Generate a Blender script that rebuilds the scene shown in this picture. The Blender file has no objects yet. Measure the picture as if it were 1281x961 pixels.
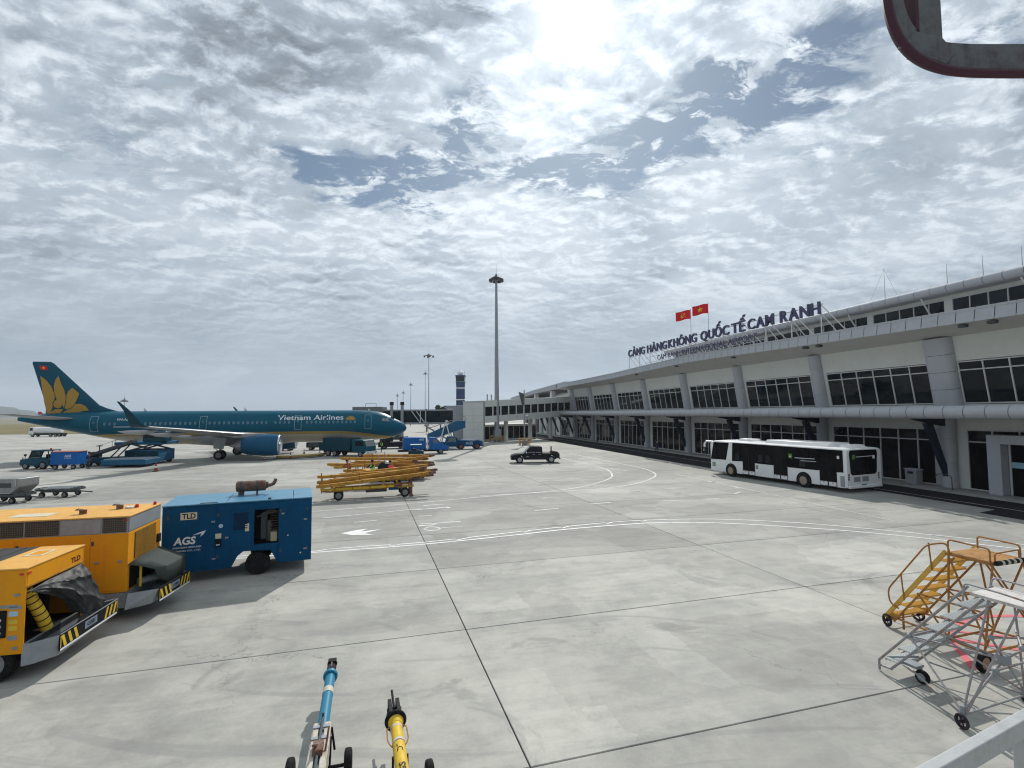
import bpy, bmesh, math, random
from mathutils import Vector, Matrix
random.seed(7)
S = bpy.context.scene
COL = S.collection
R = math.radians
PI = math.pi

# ------------------------------------------------------------------ camera
cam = bpy.data.cameras.new("camera")
camo = bpy.data.objects.new("camera", cam)
COL.objects.link(camo)
cam.sensor_width = 36.0
cam.lens = 36.0 * 634.0 / 1281.0
cam.clip_start = 0.05
cam.clip_end = 20000
camo.matrix_world = (Matrix.Translation((0, 0, 5.39)) @ Matrix.Rotation(PI / 2 + 0.0575, 4, 'X')
                     @ Matrix.Rotation(-0.006, 4, 'Z'))
S.camera = camo
S.view_settings.view_transform = 'Standard'
S.view_settings.look = 'None'
S.view_settings.exposure = 0.0
S.view_settings.gamma = 1.0
S.cycles.filter_width = 1.15
S.render.resolution_x = 1024
S.render.resolution_y = 768

SUN_EL, SUN_AZ = R(39.5), R(7.4)          # azimuth clockwise from +Y
SUN = Vector((math.sin(SUN_AZ) * math.cos(SUN_EL), math.cos(SUN_AZ) * math.cos(SUN_EL), math.sin(SUN_EL)))
sl = bpy.data.lights.new("sun", 'SUN')
sl.energy = 4.0
sl.angle = R(0.6)
sl.color = (1.0, 0.965, 0.91)
so = bpy.data.objects.new("sun", sl)
COL.objects.link(so)
so.rotation_euler = SUN.to_track_quat('Z', 'Y').to_euler()
so.location = (0, 0, 60)


# ------------------------------------------------------------------ node helpers
class NT:
    def __init__(self, tree):
        self.t = tree

    def n(self, typ, **kw):
        nd = self.t.nodes.new(typ)
        for k, v in kw.items():
            if k.startswith('i_'):
                key = k[2:]
                key = int(key) if key.isdigit() else key.replace('_', ' ')
                self.set(nd.inputs[key], v)
            else:
                setattr(nd, k, v)
        return nd

    def set(self, sock, v):
        if isinstance(v, bpy.types.NodeSocket):
            self.t.links.new(v, sock)
        elif v is not None:
            sock.default_value = v

    def m(self, op, a, b=None, c=None, clamp=False):
        nd = self.t.nodes.new('ShaderNodeMath')
        nd.operation = op
        nd.use_clamp = clamp
        self.set(nd.inputs[0], a)
        if b is not None: self.set(nd.inputs[1], b)
        if c is not None: self.set(nd.inputs[2], c)
        return nd.outputs[0]

    def v(self, op, a, b=None):
        nd = self.t.nodes.new('ShaderNodeVectorMath')
        nd.operation = op
        self.set(nd.inputs[0], a)
        if b is not None:
            self.set(nd.inputs[3 if op == 'SCALE' else 1], b)
        return nd.outputs[1] if op in ('DISTANCE', 'LENGTH', 'DOT_PRODUCT') else nd.outputs[0]

    def noise(self, vec, scale, detail=4, rough=0.55, dist=0.0, out='Fac'):
        nd = self.t.nodes.new('ShaderNodeTexNoise')
        self.set(nd.inputs['Vector'], vec)
        nd.inputs['Scale'].default_value = scale
        nd.inputs['Detail'].default_value = detail
        nd.inputs['Roughness'].default_value = rough
        nd.inputs['Distortion'].default_value = dist
        return nd.outputs[0 if out == 'Fac' else 1]

    def ramp(self, fac, stops, interp='LINEAR'):
        nd = self.t.nodes.new('ShaderNodeValToRGB')
        cr = nd.color_ramp
        cr.interpolation = interp
        while len(cr.elements) < len(stops):
            cr.elements.new(0.5)
        for e, (p, c) in zip(cr.elements, stops):
            e.position = p
            e.color = c if len(c) == 4 else (*c, 1)
        self.set(nd.inputs[0], fac)
        return nd.outputs[0]

    def mix(self, fac, a, b, mode='MIX'):
        nd = self.t.nodes.new('ShaderNodeMix')
        nd.data_type = 'RGBA'
        nd.blend_type = mode
        nd.clamp_factor = True
        self.set(nd.inputs[0], fac)
        for s, v in ((nd.inputs[6], a), (nd.inputs[7], b)):
            if isinstance(v, tuple) and len(v) == 3: v = (*v, 1)
            self.set(s, v)
        return nd.outputs[2]

    def smooth(self, x, lo, hi, a=0.0, b=1.0):
        nd = self.t.nodes.new('ShaderNodeMapRange')
        nd.interpolation_type = 'SMOOTHSTEP'
        self.set(nd.inputs[0], x)
        nd.inputs[1].default_value = lo
        nd.inputs[2].default_value = hi
        nd.inputs[3].default_value = a
        nd.inputs[4].default_value = b
        return nd.outputs[0]


# ------------------------------------------------------------------ sky
W = bpy.data.worlds.new("World")
S.world = W
W.use_nodes = True
t = NT(W.node_tree)
W.node_tree.nodes.clear()
sky = t.n('ShaderNodeTexSky')
sky.sky_type = 'NISHITA'
sky.sun_disc = False
sky.sun_elevation = SUN_EL
sky.sun_rotation = SUN_AZ
sky.air_density = 1.0
sky.dust_density = 0.7
sky.ozone_density = 2.2
tc = t.n('ShaderNodeTexCoord')
d = t.v('NORMALIZE', tc.outputs['Generated'])
sx = t.n('ShaderNodeSeparateXYZ', i_0=d)
zc = t.m('ADD', t.m('MAXIMUM', sx.outputs[2], 0.0), 0.22)
cx = t.n('ShaderNodeCombineXYZ')
t.set(cx.inputs[0], t.m('DIVIDE', sx.outputs[0], zc))
t.set(cx.inputs[1], t.m('DIVIDE', sx.outputs[1], zc))
p = cx.outputs[0]
wn = t.noise(p, 3.0, 4, 0.6, 0, 'Color')
warp = t.v('SUBTRACT', wn, (0.5, 0.5, 0.5))
pw = t.v('ADD', p, t.v('SCALE', warp, 0.34))


def blobs(lst, vec=None):
    acc = None
    for (bx, by, r, amp) in lst:
        dd = t.v('DISTANCE', vec or pw, (bx, by, 0.0))
        g = t.smooth(dd, 0.0, r, amp, 0.0)
        acc = g if acc is None else t.m('ADD', acc, g)
    return acc


gap = blobs([(-0.5, 1.36, 0.207, 0.62), (-0.4, 1.46, 0.207, 0.73), (-0.28, 1.42, 0.22, 0.9), (-0.17, 1.3, 0.195, 0.9), (-0.09, 1.17, 0.146, 0.78), (0.03, 1.33, 0.183, 0.67), (0.16, 1.33, 0.22, 0.95), (0.3, 1.31, 0.22, 1.01), (0.42, 1.2, 0.22, 1.06), (0.51, 1.1, 0.183, 0.95), (0.59, 1.02, 0.171, 0.84), (0.64, 0.93, 0.146, 0.62), (0.9, 0.92, 0.171, 0.56), (-0.75, 1.58, 0.268, 0.28), (0.28, 1.47, 0.195, 0.45), (-0.21, 1.66, 0.244, 0.28), (0.75, 1.35, 0.366, 0.28), (-1.0, 1.2, 0.366, 0.28), (1.1, 1.5, 0.366, 0.17)])
# wisps that cross the open patches
wm = t.n('ShaderNodeMapping')
t.set(wm.inputs['Vector'], t.v('ADD', p, t.v('SCALE', warp, 0.16)))
wm.inputs['Rotation'].default_value = (0, 0, R(-32))
wm.inputs['Scale'].default_value = (0.7, 1.35, 1)
nW = t.noise(wm.outputs[0], 7.0, 9, 0.70, 0.4)
gap = t.m('MULTIPLY', gap, t.smooth(nW, 0.40, 0.62, 1.35, 0.10))
el = sx.outputs[2]
low = t.smooth(el, 0.05, 0.42)                 # clouds merge into a paler sheet towards the horizon
# high thin layer
nA = t.noise(p, 1.5, 7, 0.62, 0.6)
veil = t.smooth(t.m('SUBTRACT', nA, t.m('MULTIPLY', gap, .60)), 0.02, 0.46, 0.06, 0.98)
# broken altocumulus puffs
mp = t.n('ShaderNodeMapping')
t.set(mp.inputs['Vector'], t.v('ADD', p, t.v('SCALE', warp, 0.10)))
mp.inputs['Rotation'].default_value = (0, 0, R(-24))
mp.inputs['Scale'].default_value = (0.86, 1.12, 1)
pq = mp.outputs[0]
sun_p = Vector((SUN.x, SUN.y)) / (SUN.z + .22)
nB = t.noise(pq, 9.0, 8, 0.62, 0.30)
nB2 = t.noise(t.v('ADD', pq, (0.008, 0.032, 0.0)), 9.0, 5, 0.56, 0.30)
nC = t.noise(pq, 32.0, 5, 0.66, 0.25)
nD = t.noise(p, 1.15, 5, 0.55, 0.4)
cov = t.m('ADD', t.m('ADD', t.m('MULTIPLY', nB, .60), t.m('MULTIPLY', nC, .20)), t.m('MULTIPLY', nD, .34))
cov = t.m('SUBTRACT', cov, t.m('MULTIPLY', gap, .13))
puff = t.m('MULTIPLY', t.smooth(cov, 0.475, 0.610), t.m('ADD', .40, t.m('MULTIPLY', low, .55)))
lit = t.m('ADD', t.m('MULTIPLY', t.m('SUBTRACT', nB, nB2), 3.4), t.m('MULTIPLY', t.m('SUBTRACT', nC, .5), .75))
thick = t.noise(t.v('ADD', p, (3.3, 1.7, 0.0)), 1.7, 6, 0.58, 0.5)
dark = blobs([(-0.46, .92, .26, .12), (-0.33, .98, .22, .10), (-0.12, .90, .12, .26), (-0.17, .97, .12, .14), (-.62, .95, .26, .08), (-.52, .84, .2, .08), (-.06, .87, .09, .2)])
light = blobs([(.5, 1.5, .5, .10), (0, 1.6, .5, .10), (.0, 1.08, .3, .08), (.2, 1.08, .3, .08), (.35, .97, .25, .06), (.8, 1.7, .8, .12), (-.9, 1.6, .6, .06), (.0, 1.95, .6, .10)], p)
vb = t.m('SUBTRACT', t.m('ADD', thick, light), t.m('MULTIPLY', dark, t.smooth(nW, .25, .6, 1.5, .55)))
vb = t.m('ADD', vb, t.m('MULTIPLY', t.m('SUBTRACT', nB, .5), .18))
vcol = t.ramp(vb, [(0.02, (1.3, 1.45, 1.6)), (0.22, (2.5, 2.8, 3.05)), (0.40, (4.0, 4.45, 4.8)), (0.56, (5.3, 5.75, 6.0)), (0.74, (6.9, 7.15, 7.25))])
pb = t.m('ADD', vb, t.m('MULTIPLY', lit, .48))
pcol = t.ramp(pb, [(0.02, (1.4, 1.55, 1.7)), (0.24, (3.2, 3.5, 3.75)), (0.42, (5.2, 5.6, 5.85)), (0.60, (7.0, 7.3, 7.4)), (0.82, (8.8, 8.95, 8.9))])
sd = t.v('DOT_PRODUCT', d, tuple(SUN))
ang = t.m('SUBTRACT', 1.0, sd)
g1_ = t.m('EXPONENT', t.m('MULTIPLY', ang, -650.0))
g2_ = t.m('EXPONENT', t.m('MULTIPLY', ang, -34.0))
g3_ = t.m('EXPONENT', t.m('MULTIPLY', ang, -5.0))
lum = t.m('ADD', t.m('MULTIPLY', g3_, 0.16), t.m('ADD', 0.90, t.m('MULTIPLY', g2_, 0.22)))
base = t.mix(veil, t.v('MULTIPLY', sky.outputs[0], (.37, .43, .43)), t.v('SCALE', vcol, lum))
base = t.mix(puff, base, t.v('SCALE', pcol, lum))
gl = t.m('MULTIPLY', g1_, 9.0)
glc = t.n('ShaderNodeCombineXYZ')
for i, f in enumerate((1.0, 0.97, 0.91)):
    t.set(glc.inputs[i], t.m('MULTIPLY', gl, f))
tot = t.v('ADD', t.v('MULTIPLY', base, (1.025, 1.085, 1.17)), glc.outputs[0])
hz = t.smooth(t.m('ADD', sx.outputs[2], t.m('MULTIPLY', t.m('SUBTRACT', nD, .5), .16)), 0.02, 0.30, 1.0, 0.0)
hm = t.n('ShaderNodeMapping')
t.set(hm.inputs['Vector'], d)
hm.inputs['Scale'].default_value = (1, 1, 3.2)
hn = t.m('ADD', t.m('MULTIPLY', t.noise(hm.outputs[0], 5.5, 7, 0.6, 0.6), .8), t.m('MULTIPLY', t.noise(hm.outputs[0], 1.6, 2, .5), .3))
hcol = t.ramp(hn, [(0.40, (2.55, 3.25, 4.0)), (0.57, (3.0, 3.75, 4.5)), (0.68, (4.1, 4.85, 5.4)), (0.78, (5.8, 6.4, 6.7))])
tot = t.mix(t.m('MULTIPLY', hz, 0.94), tot, hcol)
bg = t.n('ShaderNodeBackground', i_Color=tot, i_Strength=0.1)
out = t.n('ShaderNodeOutputWorld')
W.node_tree.links.new(bg.outputs[0], out.inputs[0])


# ------------------------------------------------------------------ materials
MATS = {}


def mat(name, col, rough=0.5, metal=0.0, dirt=0.25, scale=2.0, bump=0.0, spec=0.12, dirtcol=None, coat=0.0, coords='Object',
        bscale=None):
    """painted / metal / rubber surface with uneven wear, grime and roughness"""
    if name in MATS: return MATS[name]
    m = bpy.data.materials.new(name)
    m.use_nodes = True
    t = NT(m.node_tree)
    b = m.node_tree.nodes['Principled BSDF']
    tc = t.n('ShaderNodeTexCoord')
    vec = tc.outputs['Object'] if coords == 'Object' else t.n('ShaderNodeNewGeometry').outputs['Position']
    n = t.noise(vec, scale, 6, 0.65, 0.4)
    n2 = t.noise(vec, scale * 7, 4, 0.6)
    f = t.m('MULTIPLY', t.smooth(t.m('ADD', t.m('MULTIPLY', n, .65), t.m('MULTIPLY', n2, .35)), 0.42, 0.72), dirt, clamp=True)
    sm_ = t.n('ShaderNodeMapping')
    t.set(sm_.inputs['Vector'], vec)
    sm_.inputs['Scale'].default_value = (4.0 * scale, 4.0 * scale, .30 * scale)
    sk = t.noise(sm_.outputs[0], 1.6, 5, .7, .2)
    f = t.m('ADD', f, t.m('MULTIPLY', t.smooth(sk, .53, .72), dirt * .55), clamp=True)
    dc = dirtcol or tuple(c * 0.42 + 0.02 for c in col)
    c = t.mix(f, col, dc)
    t.set(b.inputs['Base Color'], c)
    t.set(b.inputs['Roughness'], t.m('ADD', rough - .06, t.m('MULTIPLY', n2, .16 + .2 * dirt), clamp=True))
    b.inputs['Metallic'].default_value = metal
    b.inputs['Specular IOR Level'].default_value = spec
    if coat: b.inputs['Coat Weight'].default_value = coat * .3; b.inputs['Coat Roughness'].default_value = 0.08
    if bump:
        bp = t.n('ShaderNodeBump')
        bp.inputs['Strength'].default_value = bump
        bp.inputs['Distance'].default_value = 0.02
        t.set(bp.inputs['Height'], t.noise(vec, bscale or scale * 5, 5, 0.6))
        t.set(b.inputs['Normal'], bp.outputs[0])
    MATS[name] = m
    return m


def concrete(name, slab):
    m = bpy.data.materials.new(name)
    m.use_nodes = True
    t = NT(m.node_tree)
    b = m.node_tree.nodes['Principled BSDF']
    pos = t.n('ShaderNodeNewGeometry').outputs['Position']
    rot = t.n('ShaderNodeMapping')
    t.set(rot.inputs['Vector'], pos)
    rot.inputs['Rotation'].default_value = (0, 0, -0.283)
    rp = rot.outputs[0]
    big = t.noise(pos, 0.16, 6, 0.66, 0.15)
    mid = t.noise(pos, 0.9, 8, 0.72, 0.2)
    fine = t.noise(pos, 14.0, 5, 0.7)
    st = t.n('ShaderNodeMapping')
    t.set(st.inputs['Vector'], rp)
    st.inputs['Scale'].default_value = (0.10, 1.1, 1)
    streak = t.noise(st.outputs[0], 1.3, 7, 0.72, 0.4)
    val = t.m('ADD', t.m('ADD', t.m('MULTIPLY', big, .34), t.m('MULTIPLY', mid, .36)),
              t.m('ADD', t.m('MULTIPLY', streak, .22), t.m('MULTIPLY', fine, .08)))
    col = t.ramp(val, [(0.32, (.222, .218, .202)), (0.44, (.335, .332, .312)), (0.54, (.445, .44, .405)),
                       (0.68, (.56, .545, .49))])
    # oil and water stains with shapes of their own
    s1 = t.smooth(t.noise(t.v('ADD', pos, (11.0, 4.0, 0.0)), 0.33, 5, 0.62, 1.4), 0.60, 0.66)
    col = t.mix(t.m('MULTIPLY', s1, 0.46), col, (.235, .235, .225))
    s2 = t.smooth(t.noise(t.v('ADD', pos, (3.0, 40.0, 0.0)), 1.7, 4, 0.6, 0.8), 0.70, 0.76)
    col = t.mix(t.m('MULTIPLY', s2, 0.3), col, (.33, .27, .17))
    s3 = t.smooth(t.noise(t.v('ADD', pos, (70.0, 9.0, 0.0)), 5.5, 3, 0.5, 0.3), 0.765, 0.79)
    col = t.mix(t.m('MULTIPLY', s3, 0.45), col, (.13, .13, .125))
    # the lane used by buses and tugs is greyed by rubber and fuel
    spy = t.n('ShaderNodeSeparateXYZ', i_0=t.v('ADD', pos, t.v('SCALE', t.v('SUBTRACT', t.noise(pos, .07, 4, .6, .6, 'Color'), (.5, .5, .5)), 26.0)))
    lane = t.m('MULTIPLY', t.smooth(spy.outputs[1], 13.0, 27.0), t.smooth(spy.outputs[1], 62.0, 95.0, 1.0, .35))
    col = t.mix(t.m('MULTIPLY', lane, t.m('ADD', .16, t.m('MULTIPLY', mid, .34))), col, (.215, .213, .208))
    # broom-swept and washed patches with soft borders
    pm = t.n('ShaderNodeMapping')
    t.set(pm.inputs['Vector'], t.v('ADD', rp, t.v('SCALE', t.noise(pos, .8, 3, .6, 0, 'Color'), .9)))
    pm.inputs['Scale'].default_value = (.16, .33, 1)
    pn_ = t.noise(pm.outputs[0], 1.0, 1, .4)
    col = t.mix(t.m('MULTIPLY', t.smooth(pn_, .56, .60), .30), col, (.27, .268, .255))
    col = t.mix(t.m('MULTIPLY', t.smooth(pn_, .40, .36), .28), col, (.55, .54, .50))
    vc = t.n('ShaderNodeTexVoronoi')
    vc.distance = 'CHEBYCHEV'
    t.set(vc.inputs['Vector'], t.v('ADD', rp, t.v('SCALE', t.noise(pos, 2.5, 4, .7, 0, 'Color'), .22)))
    vc.inputs['Scale'].default_value = .34
    vs_ = t.n('ShaderNodeSeparateXYZ', i_0=vc.outputs['Color'])
    col = t.v('SCALE', col, t.m('ADD', .90, t.m('MULTIPLY', vs_.outputs[0], .16)))
    col = t.v('MULTIPLY', col, (1.005, 1.0, .975))
    spk = t.smooth(t.noise(pos, 55.0, 3, .6), .62, .72)
    col = t.mix(t.m('MULTIPLY', spk, .22), col, (.2, .2, .19))
    # fine cracks
    vo = t.n('ShaderNodeTexVoronoi')
    vo.feature = 'DISTANCE_TO_EDGE'
    t.set(vo.inputs['Vector'], t.v('ADD', pos, t.v('SCALE', t.noise(pos, 1.1, 5, .65, 0, 'Color'), 2.2)))
    vo.inputs['Scale'].default_value = .13
    ck = t.m('MULTIPLY', t.m('LESS_THAN', vo.outputs[0], .0016), t.smooth(t.noise(pos, .21, 2, .5), .52, .58))
    col = t.mix(t.m('MULTIPLY', ck, .6), col, (.12, .12, .115))
    # faint tyre tracks following the lanes
    tr = t.n('ShaderNodeMapping')
    t.set(tr.inputs['Vector'], t.v('ADD', pos, t.v('SCALE', t.noise(pos, .05, 2, .5, 0, 'Color'), 9.0)))
    tr.inputs['Rotation'].default_value = (0, 0, -0.5)
    tr.inputs['Scale'].default_value = (0.03, 2.1, 1)
    tn = t.smooth(t.noise(tr.outputs[0], 1.0, 3, 0.55, 0.4), 0.60, 0.68)
    col = t.mix(t.m('MULTIPLY', tn, 0.34), col, (.21, .21, .205))
    if slab:
        oi = t.n('ShaderNodeObjectInfo')
        k = t.m('ADD', 0.85, t.m('MULTIPLY', oi.outputs['Random'], 0.24))
        col = t.v('SCALE', col, k)
    else:
        # joints too far off to tell the slabs apart
        sp = t.n('ShaderNodeSeparateXYZ', i_0=t.v('SUBTRACT', rp, (2.49, 7.66, 0.0)))
        def line(x, L):
            fr = t.m('FRACT', t.m('DIVIDE', x, L))
            return t.m('MINIMUM', fr, t.m('SUBTRACT', 1.0, fr))
        jx = t.m('LESS_THAN', line(sp.outputs[0], 10.6), 0.0022)
        jy = t.m('LESS_THAN', line(sp.outputs[1], 5.15), 0.0045)
        col = t.mix(t.m('MULTIPLY', t.m('MAXIMUM', jx, jy), .6), col, (.10, .10, .10))
    t.set(b.inputs['Base Color'], col)
    t.set(b.inputs['Roughness'], t.m('ADD', .66, t.m('MULTIPLY', mid, .3), clamp=True))
    b.inputs['Specular IOR Level'].default_value = 0.15
    bp = t.n('ShaderNodeBump')
    bp.inputs['Strength'].default_value = 0.25
    bp.inputs['Distance'].default_value = 0.01
    t.set(bp.inputs['Height'], t.m('ADD', t.m('MULTIPLY', fine, .6), mid))
    t.set(b.inputs['Normal'], bp.outputs[0])
    MATS[name] = m
    return m


def worn_paint(name, col, under=(.40, .40, .375), wear=0.5):
    m = bpy.data.materials.new(name)
    m.use_nodes = True
    t = NT(m.node_tree)
    b = m.node_tree.nodes['Principled BSDF']
    pos = t.n('ShaderNodeNewGeometry').outputs['Position']
    n = t.m('ADD', t.m('MULTIPLY', t.noise(pos, 1.4, 6, .7, .5), .6), t.m('MULTIPLY', t.noise(pos, 22, 4, .7), .4))
    f = t.smooth(n, wear, wear + .14)
    t.set(b.inputs['Base Color'], t.mix(f, col, under))
    b.inputs['Roughness'].default_value = 0.7
    MATS[name] = m
    return m


CON = concrete('concrete_slab_surface', True)
CONF = concrete('concrete_apron_surface', False)
JOINT = mat('joint_filler', (.05, .05, .05), .9)
LINE = worn_paint('worn_white_line_paint', (.72, .72, .70), wear=.50)
LINE2 = worn_paint('faded_white_line_paint', (.60, .60, .58), wear=.43)
REDL = worn_paint('worn_red_line_paint', (.62, .13, .15), wear=.56)
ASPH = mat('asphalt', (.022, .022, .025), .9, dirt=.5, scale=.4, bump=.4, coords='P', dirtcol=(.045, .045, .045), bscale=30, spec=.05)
CURB = mat('kerb_concrete', (.30, .30, .285), .8, dirt=.5, scale=.8, bump=.2, coords='P')
GRASS = mat('dry_grass', (.20, .17, .085), .9, dirt=.8, scale=.05, coords='P', dirtcol=(.09, .10, .045))
HILL = mat('hill_scrub', (.075, .085, .065), .95, dirt=.8, scale=.006, coords='P', dirtcol=(.05, .065, .04))
TERR = mat('sandy_terrain', (.24, .215, .16), .95, dirt=.7, scale=.02, coords='P', dirtcol=(.10, .11, .06))
WALLM = mat('painted_wall', (.62, .635, .60), .75, dirt=.22, scale=.35, coords='P', dirtcol=(.40, .40, .37))
ALU = mat('aluminium_cladding', (.43, .445, .475), .6, .05, dirt=.3, scale=.6, coords='P', dirtcol=(.30, .31, .33))
ALUD = mat('grey_cladding', (.36, .375, .40), .45, .35, dirt=.35, scale=.6, coords='P')
SOFF = mat('soffit_paint', (.50, .50, .475), .8, dirt=.2, scale=.4, coords='P')
FRAME = mat('window_frame_paint', (.60, .61, .60), .45, dirt=.2, scale=1.5, coords='P')
def glass(name, lo, hi, spec):
    m = bpy.data.materials.new(name)
    m.use_nodes = True
    t = NT(m.node_tree)
    b = m.node_tree.nodes['Principled BSDF']
    r = t.n('ShaderNodeObjectInfo').outputs['Random']
    pos = t.n('ShaderNodeNewGeometry').outputs['Position']
    n = t.noise(pos, .5, 4, .6, .5)
    t.set(b.inputs['Base Color'], t.mix(t.m('MULTIPLY', r, t.smooth(n, .35, .7)), lo, hi))
    b.inputs['Roughness'].default_value = .04
    b.inputs['Specular IOR Level'].default_value = spec
    bp = t.n('ShaderNodeBump')
    bp.inputs['Strength'].default_value = .06
    bp.inputs['Distance'].default_value = .05
    t.set(bp.inputs['Height'], t.m('ADD', t.noise(pos, .35, 2, .5), t.m('MULTIPLY', r, .5)))
    t.set(b.inputs['Normal'], bp.outputs[0])
    MATS[name] = m
    return m


STEEL = mat('dark_blue_steel', (.018, .030, .052), .45, .2, dirt=.3, scale=1, coords='P')
GLASS = glass('tinted_glass', (.004, .008, .011), (.022, .036, .046), .24)
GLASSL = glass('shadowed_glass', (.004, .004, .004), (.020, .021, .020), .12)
ROOFM = mat('roof_sheet', (.42, .43, .44), .55, .2, dirt=.4, scale=.3, coords='P')
SIGNM = mat('sign_letter_blue_grey', (.085, .085, .160), .42, dirt=.3, scale=1, coords='P')
POLE = mat('galvanised_pole', (.33, .35, .37), .5, .5, dirt=.35, scale=.9)
POLED = mat('dark_grey_metal', (.09, .095, .10), .5, .3, dirt=.35)
RUB = mat('tyre_rubber', (.011, .011, .012), .75, dirt=.5, scale=6, dirtcol=(.06, .058, .052), bump=.2)
RIMM = mat('steel_rim', (.24, .24, .24), .5, .05, dirt=.5, scale=8)
BLACK = mat('black_plastic', (.010, .010, .011), .6, dirt=.3, scale=4, dirtcol=(.05, .05, .05))
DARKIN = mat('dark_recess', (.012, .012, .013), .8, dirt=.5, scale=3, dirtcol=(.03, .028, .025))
WHITE = mat('white_paint', (.74, .745, .74), .35, dirt=.22, scale=1.2, coat=.3, dirtcol=(.5, .49, .46))
WHITET = mat('white_lettering', (.72, .74, .76), .5, dirt=.15, scale=3)
BLUEG = mat('airport_blue_paint', (.004, .066, .160), .42, dirt=.5, scale=1.1, dirtcol=(.004, .032, .065), bump=.02, spec=.08)
BLUER = mat('sunlit_blue_roof', (.055, .22, .35), .32, dirt=.45, scale=.9, dirtcol=(.03, .12, .20), spec=.7)  # body blue made lighter and glossier: sunlit roof sheen put into the colour
BLUEB = mat('bright_blue_paint', (.008, .115, .38), .35, dirt=.25, scale=1.1, coat=.3)
TEALD = mat('dark_teal_paint', (.004, .050, .075), .4, dirt=.35, scale=1.1, coat=.2)
TEAL = mat('teal_paint', (.005, .075, .11), .4, dirt=.3, scale=1.1, coat=.2)
NAVY = mat('dark_navy_paint', (.006, .008, .014), .3, dirt=.25, scale=1.2, coat=.5)
ORANGE = mat('amber_orange_paint', (.72, .30, .012), .46, dirt=.42, scale=.8, dirtcol=(.46, .19, .03), bump=.03)
ORANR = mat('pale_orange_roof', (.70, .38, .085), .5, dirt=.6, scale=.7, dirtcol=(.42, .22, .06), spec=.3)  # paler, less saturated orange kept for the roof panels
YELW = mat('tow_bar_yellow', (.70, .47, .045), .45, dirt=.5, scale=3.5, dirtcol=(.30, .20, .06))
AMBER = mat('weathered_amber_paint', (.50, .265, .045), .6, dirt=.8, scale=1.8, dirtcol=(.17, .085, .03))
YSTEP = mat('step_yellow_paint', (.66, .40, .08), .5, dirt=.5, scale=4, dirtcol=(.38, .20, .06))
RUSTY = mat('rusty_yellow_pipe', (.40, .19, .06), .6, dirt=.9, scale=5, dirtcol=(.17, .07, .03))
RUSTG = mat('rust_spotted_grey_pipe', (.33, .34, .36), .5, .3, dirt=.8, scale=2.2, dirtcol=(.28, .13, .06))
GALV = mat('galvanised_tread', (.50, .53, .53), .5, .4, dirt=.5, scale=5, dirtcol=(.33, .33, .31))
LGREY = mat('light_grey_steel', (.30, .325, .35), .45, .25, dirt=.4, scale=1.6, dirtcol=(.15, .16, .17))
MESH = mat('brown_mesh', (.085, .055, .022), .7, dirt=.6, scale=3)
DGREY = mat('charcoal_louvre', (.065, .062, .056), .6, .2, dirt=.5, scale=4)
TARPD = mat('dark_vinyl_tarp', (.022, .024, .026), .45, dirt=.5, scale=2, spec=.16, dirtcol=(.06, .06, .058), bump=.25, bscale=5)
TARPG = mat('grey_green_canvas', (.070, .084, .079), .9, dirt=.3, scale=2, bump=.25, bscale=12)
REDP = mat('red_lamp', (.55, .03, .03), .3)
RUST = mat('rusty_steel', (.14, .065, .045), .75, dirt=.8, scale=6, dirtcol=(.30, .26, .22), bump=.4)
GOLD = mat('gold_livery', (.42, .255, .055), .45, dirt=.12, scale=1, dirtcol=(.38, .25, .08))
FLAGR = mat('red_flag_cloth', (.66, .022, .03), .7, dirt=.15, scale=3)
FLAGY = mat('yellow_emblem', (.85, .55, .03), .6)
SILV = mat('polished_metal', (.62, .63, .65), .22, .9, dirt=.2, scale=3)
CONE = mat('cone_orange', (.30, .07, .03), .6, dirt=.4, scale=5)
SKIN = mat('skin', (.32, .17, .11), .6, dirt=.1)
HIVIS = mat('high_visibility_green', (.35, .75, .10), .7, dirt=.15, scale=6)
HIRED = mat('high_visibility_red', (.80, .09, .06), .7, dirt=.15, scale=6)
CLOTH = mat('dark_work_cloth', (.025, .03, .045), .85, dirt=.3, scale=8)
CLOTHB = mat('blue_work_cloth', (.03, .05, .12), .85, dirt=.3, scale=8)
ALUC = mat('container_aluminium', (.36, .36, .36), .4, .7, dirt=.6, scale=1.3, dirtcol=(.14, .13, .12))
CARGOB = mat('blue_loader_paint', (.022, .12, .23), .45, dirt=.5, scale=1.3, dirtcol=(.03, .06, .09))
STICK = mat('pale_blue_sticker', (.40, .55, .68), .5)
CREAM = mat('cream_sticker', (.62, .58, .42), .5, dirt=.3, scale=9)
LEAF = mat('leaf', (.045, .075, .028), .7, dirt=.7, scale=.8, coords='P', dirtcol=(.022, .038, .015))
BARK = mat('bark', (.11, .085, .06), .9, dirt=.5)
TOWB = mat('tower_blue', (.025, .050, .13), .5, dirt=.2, scale=.2, coords='P')


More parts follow.
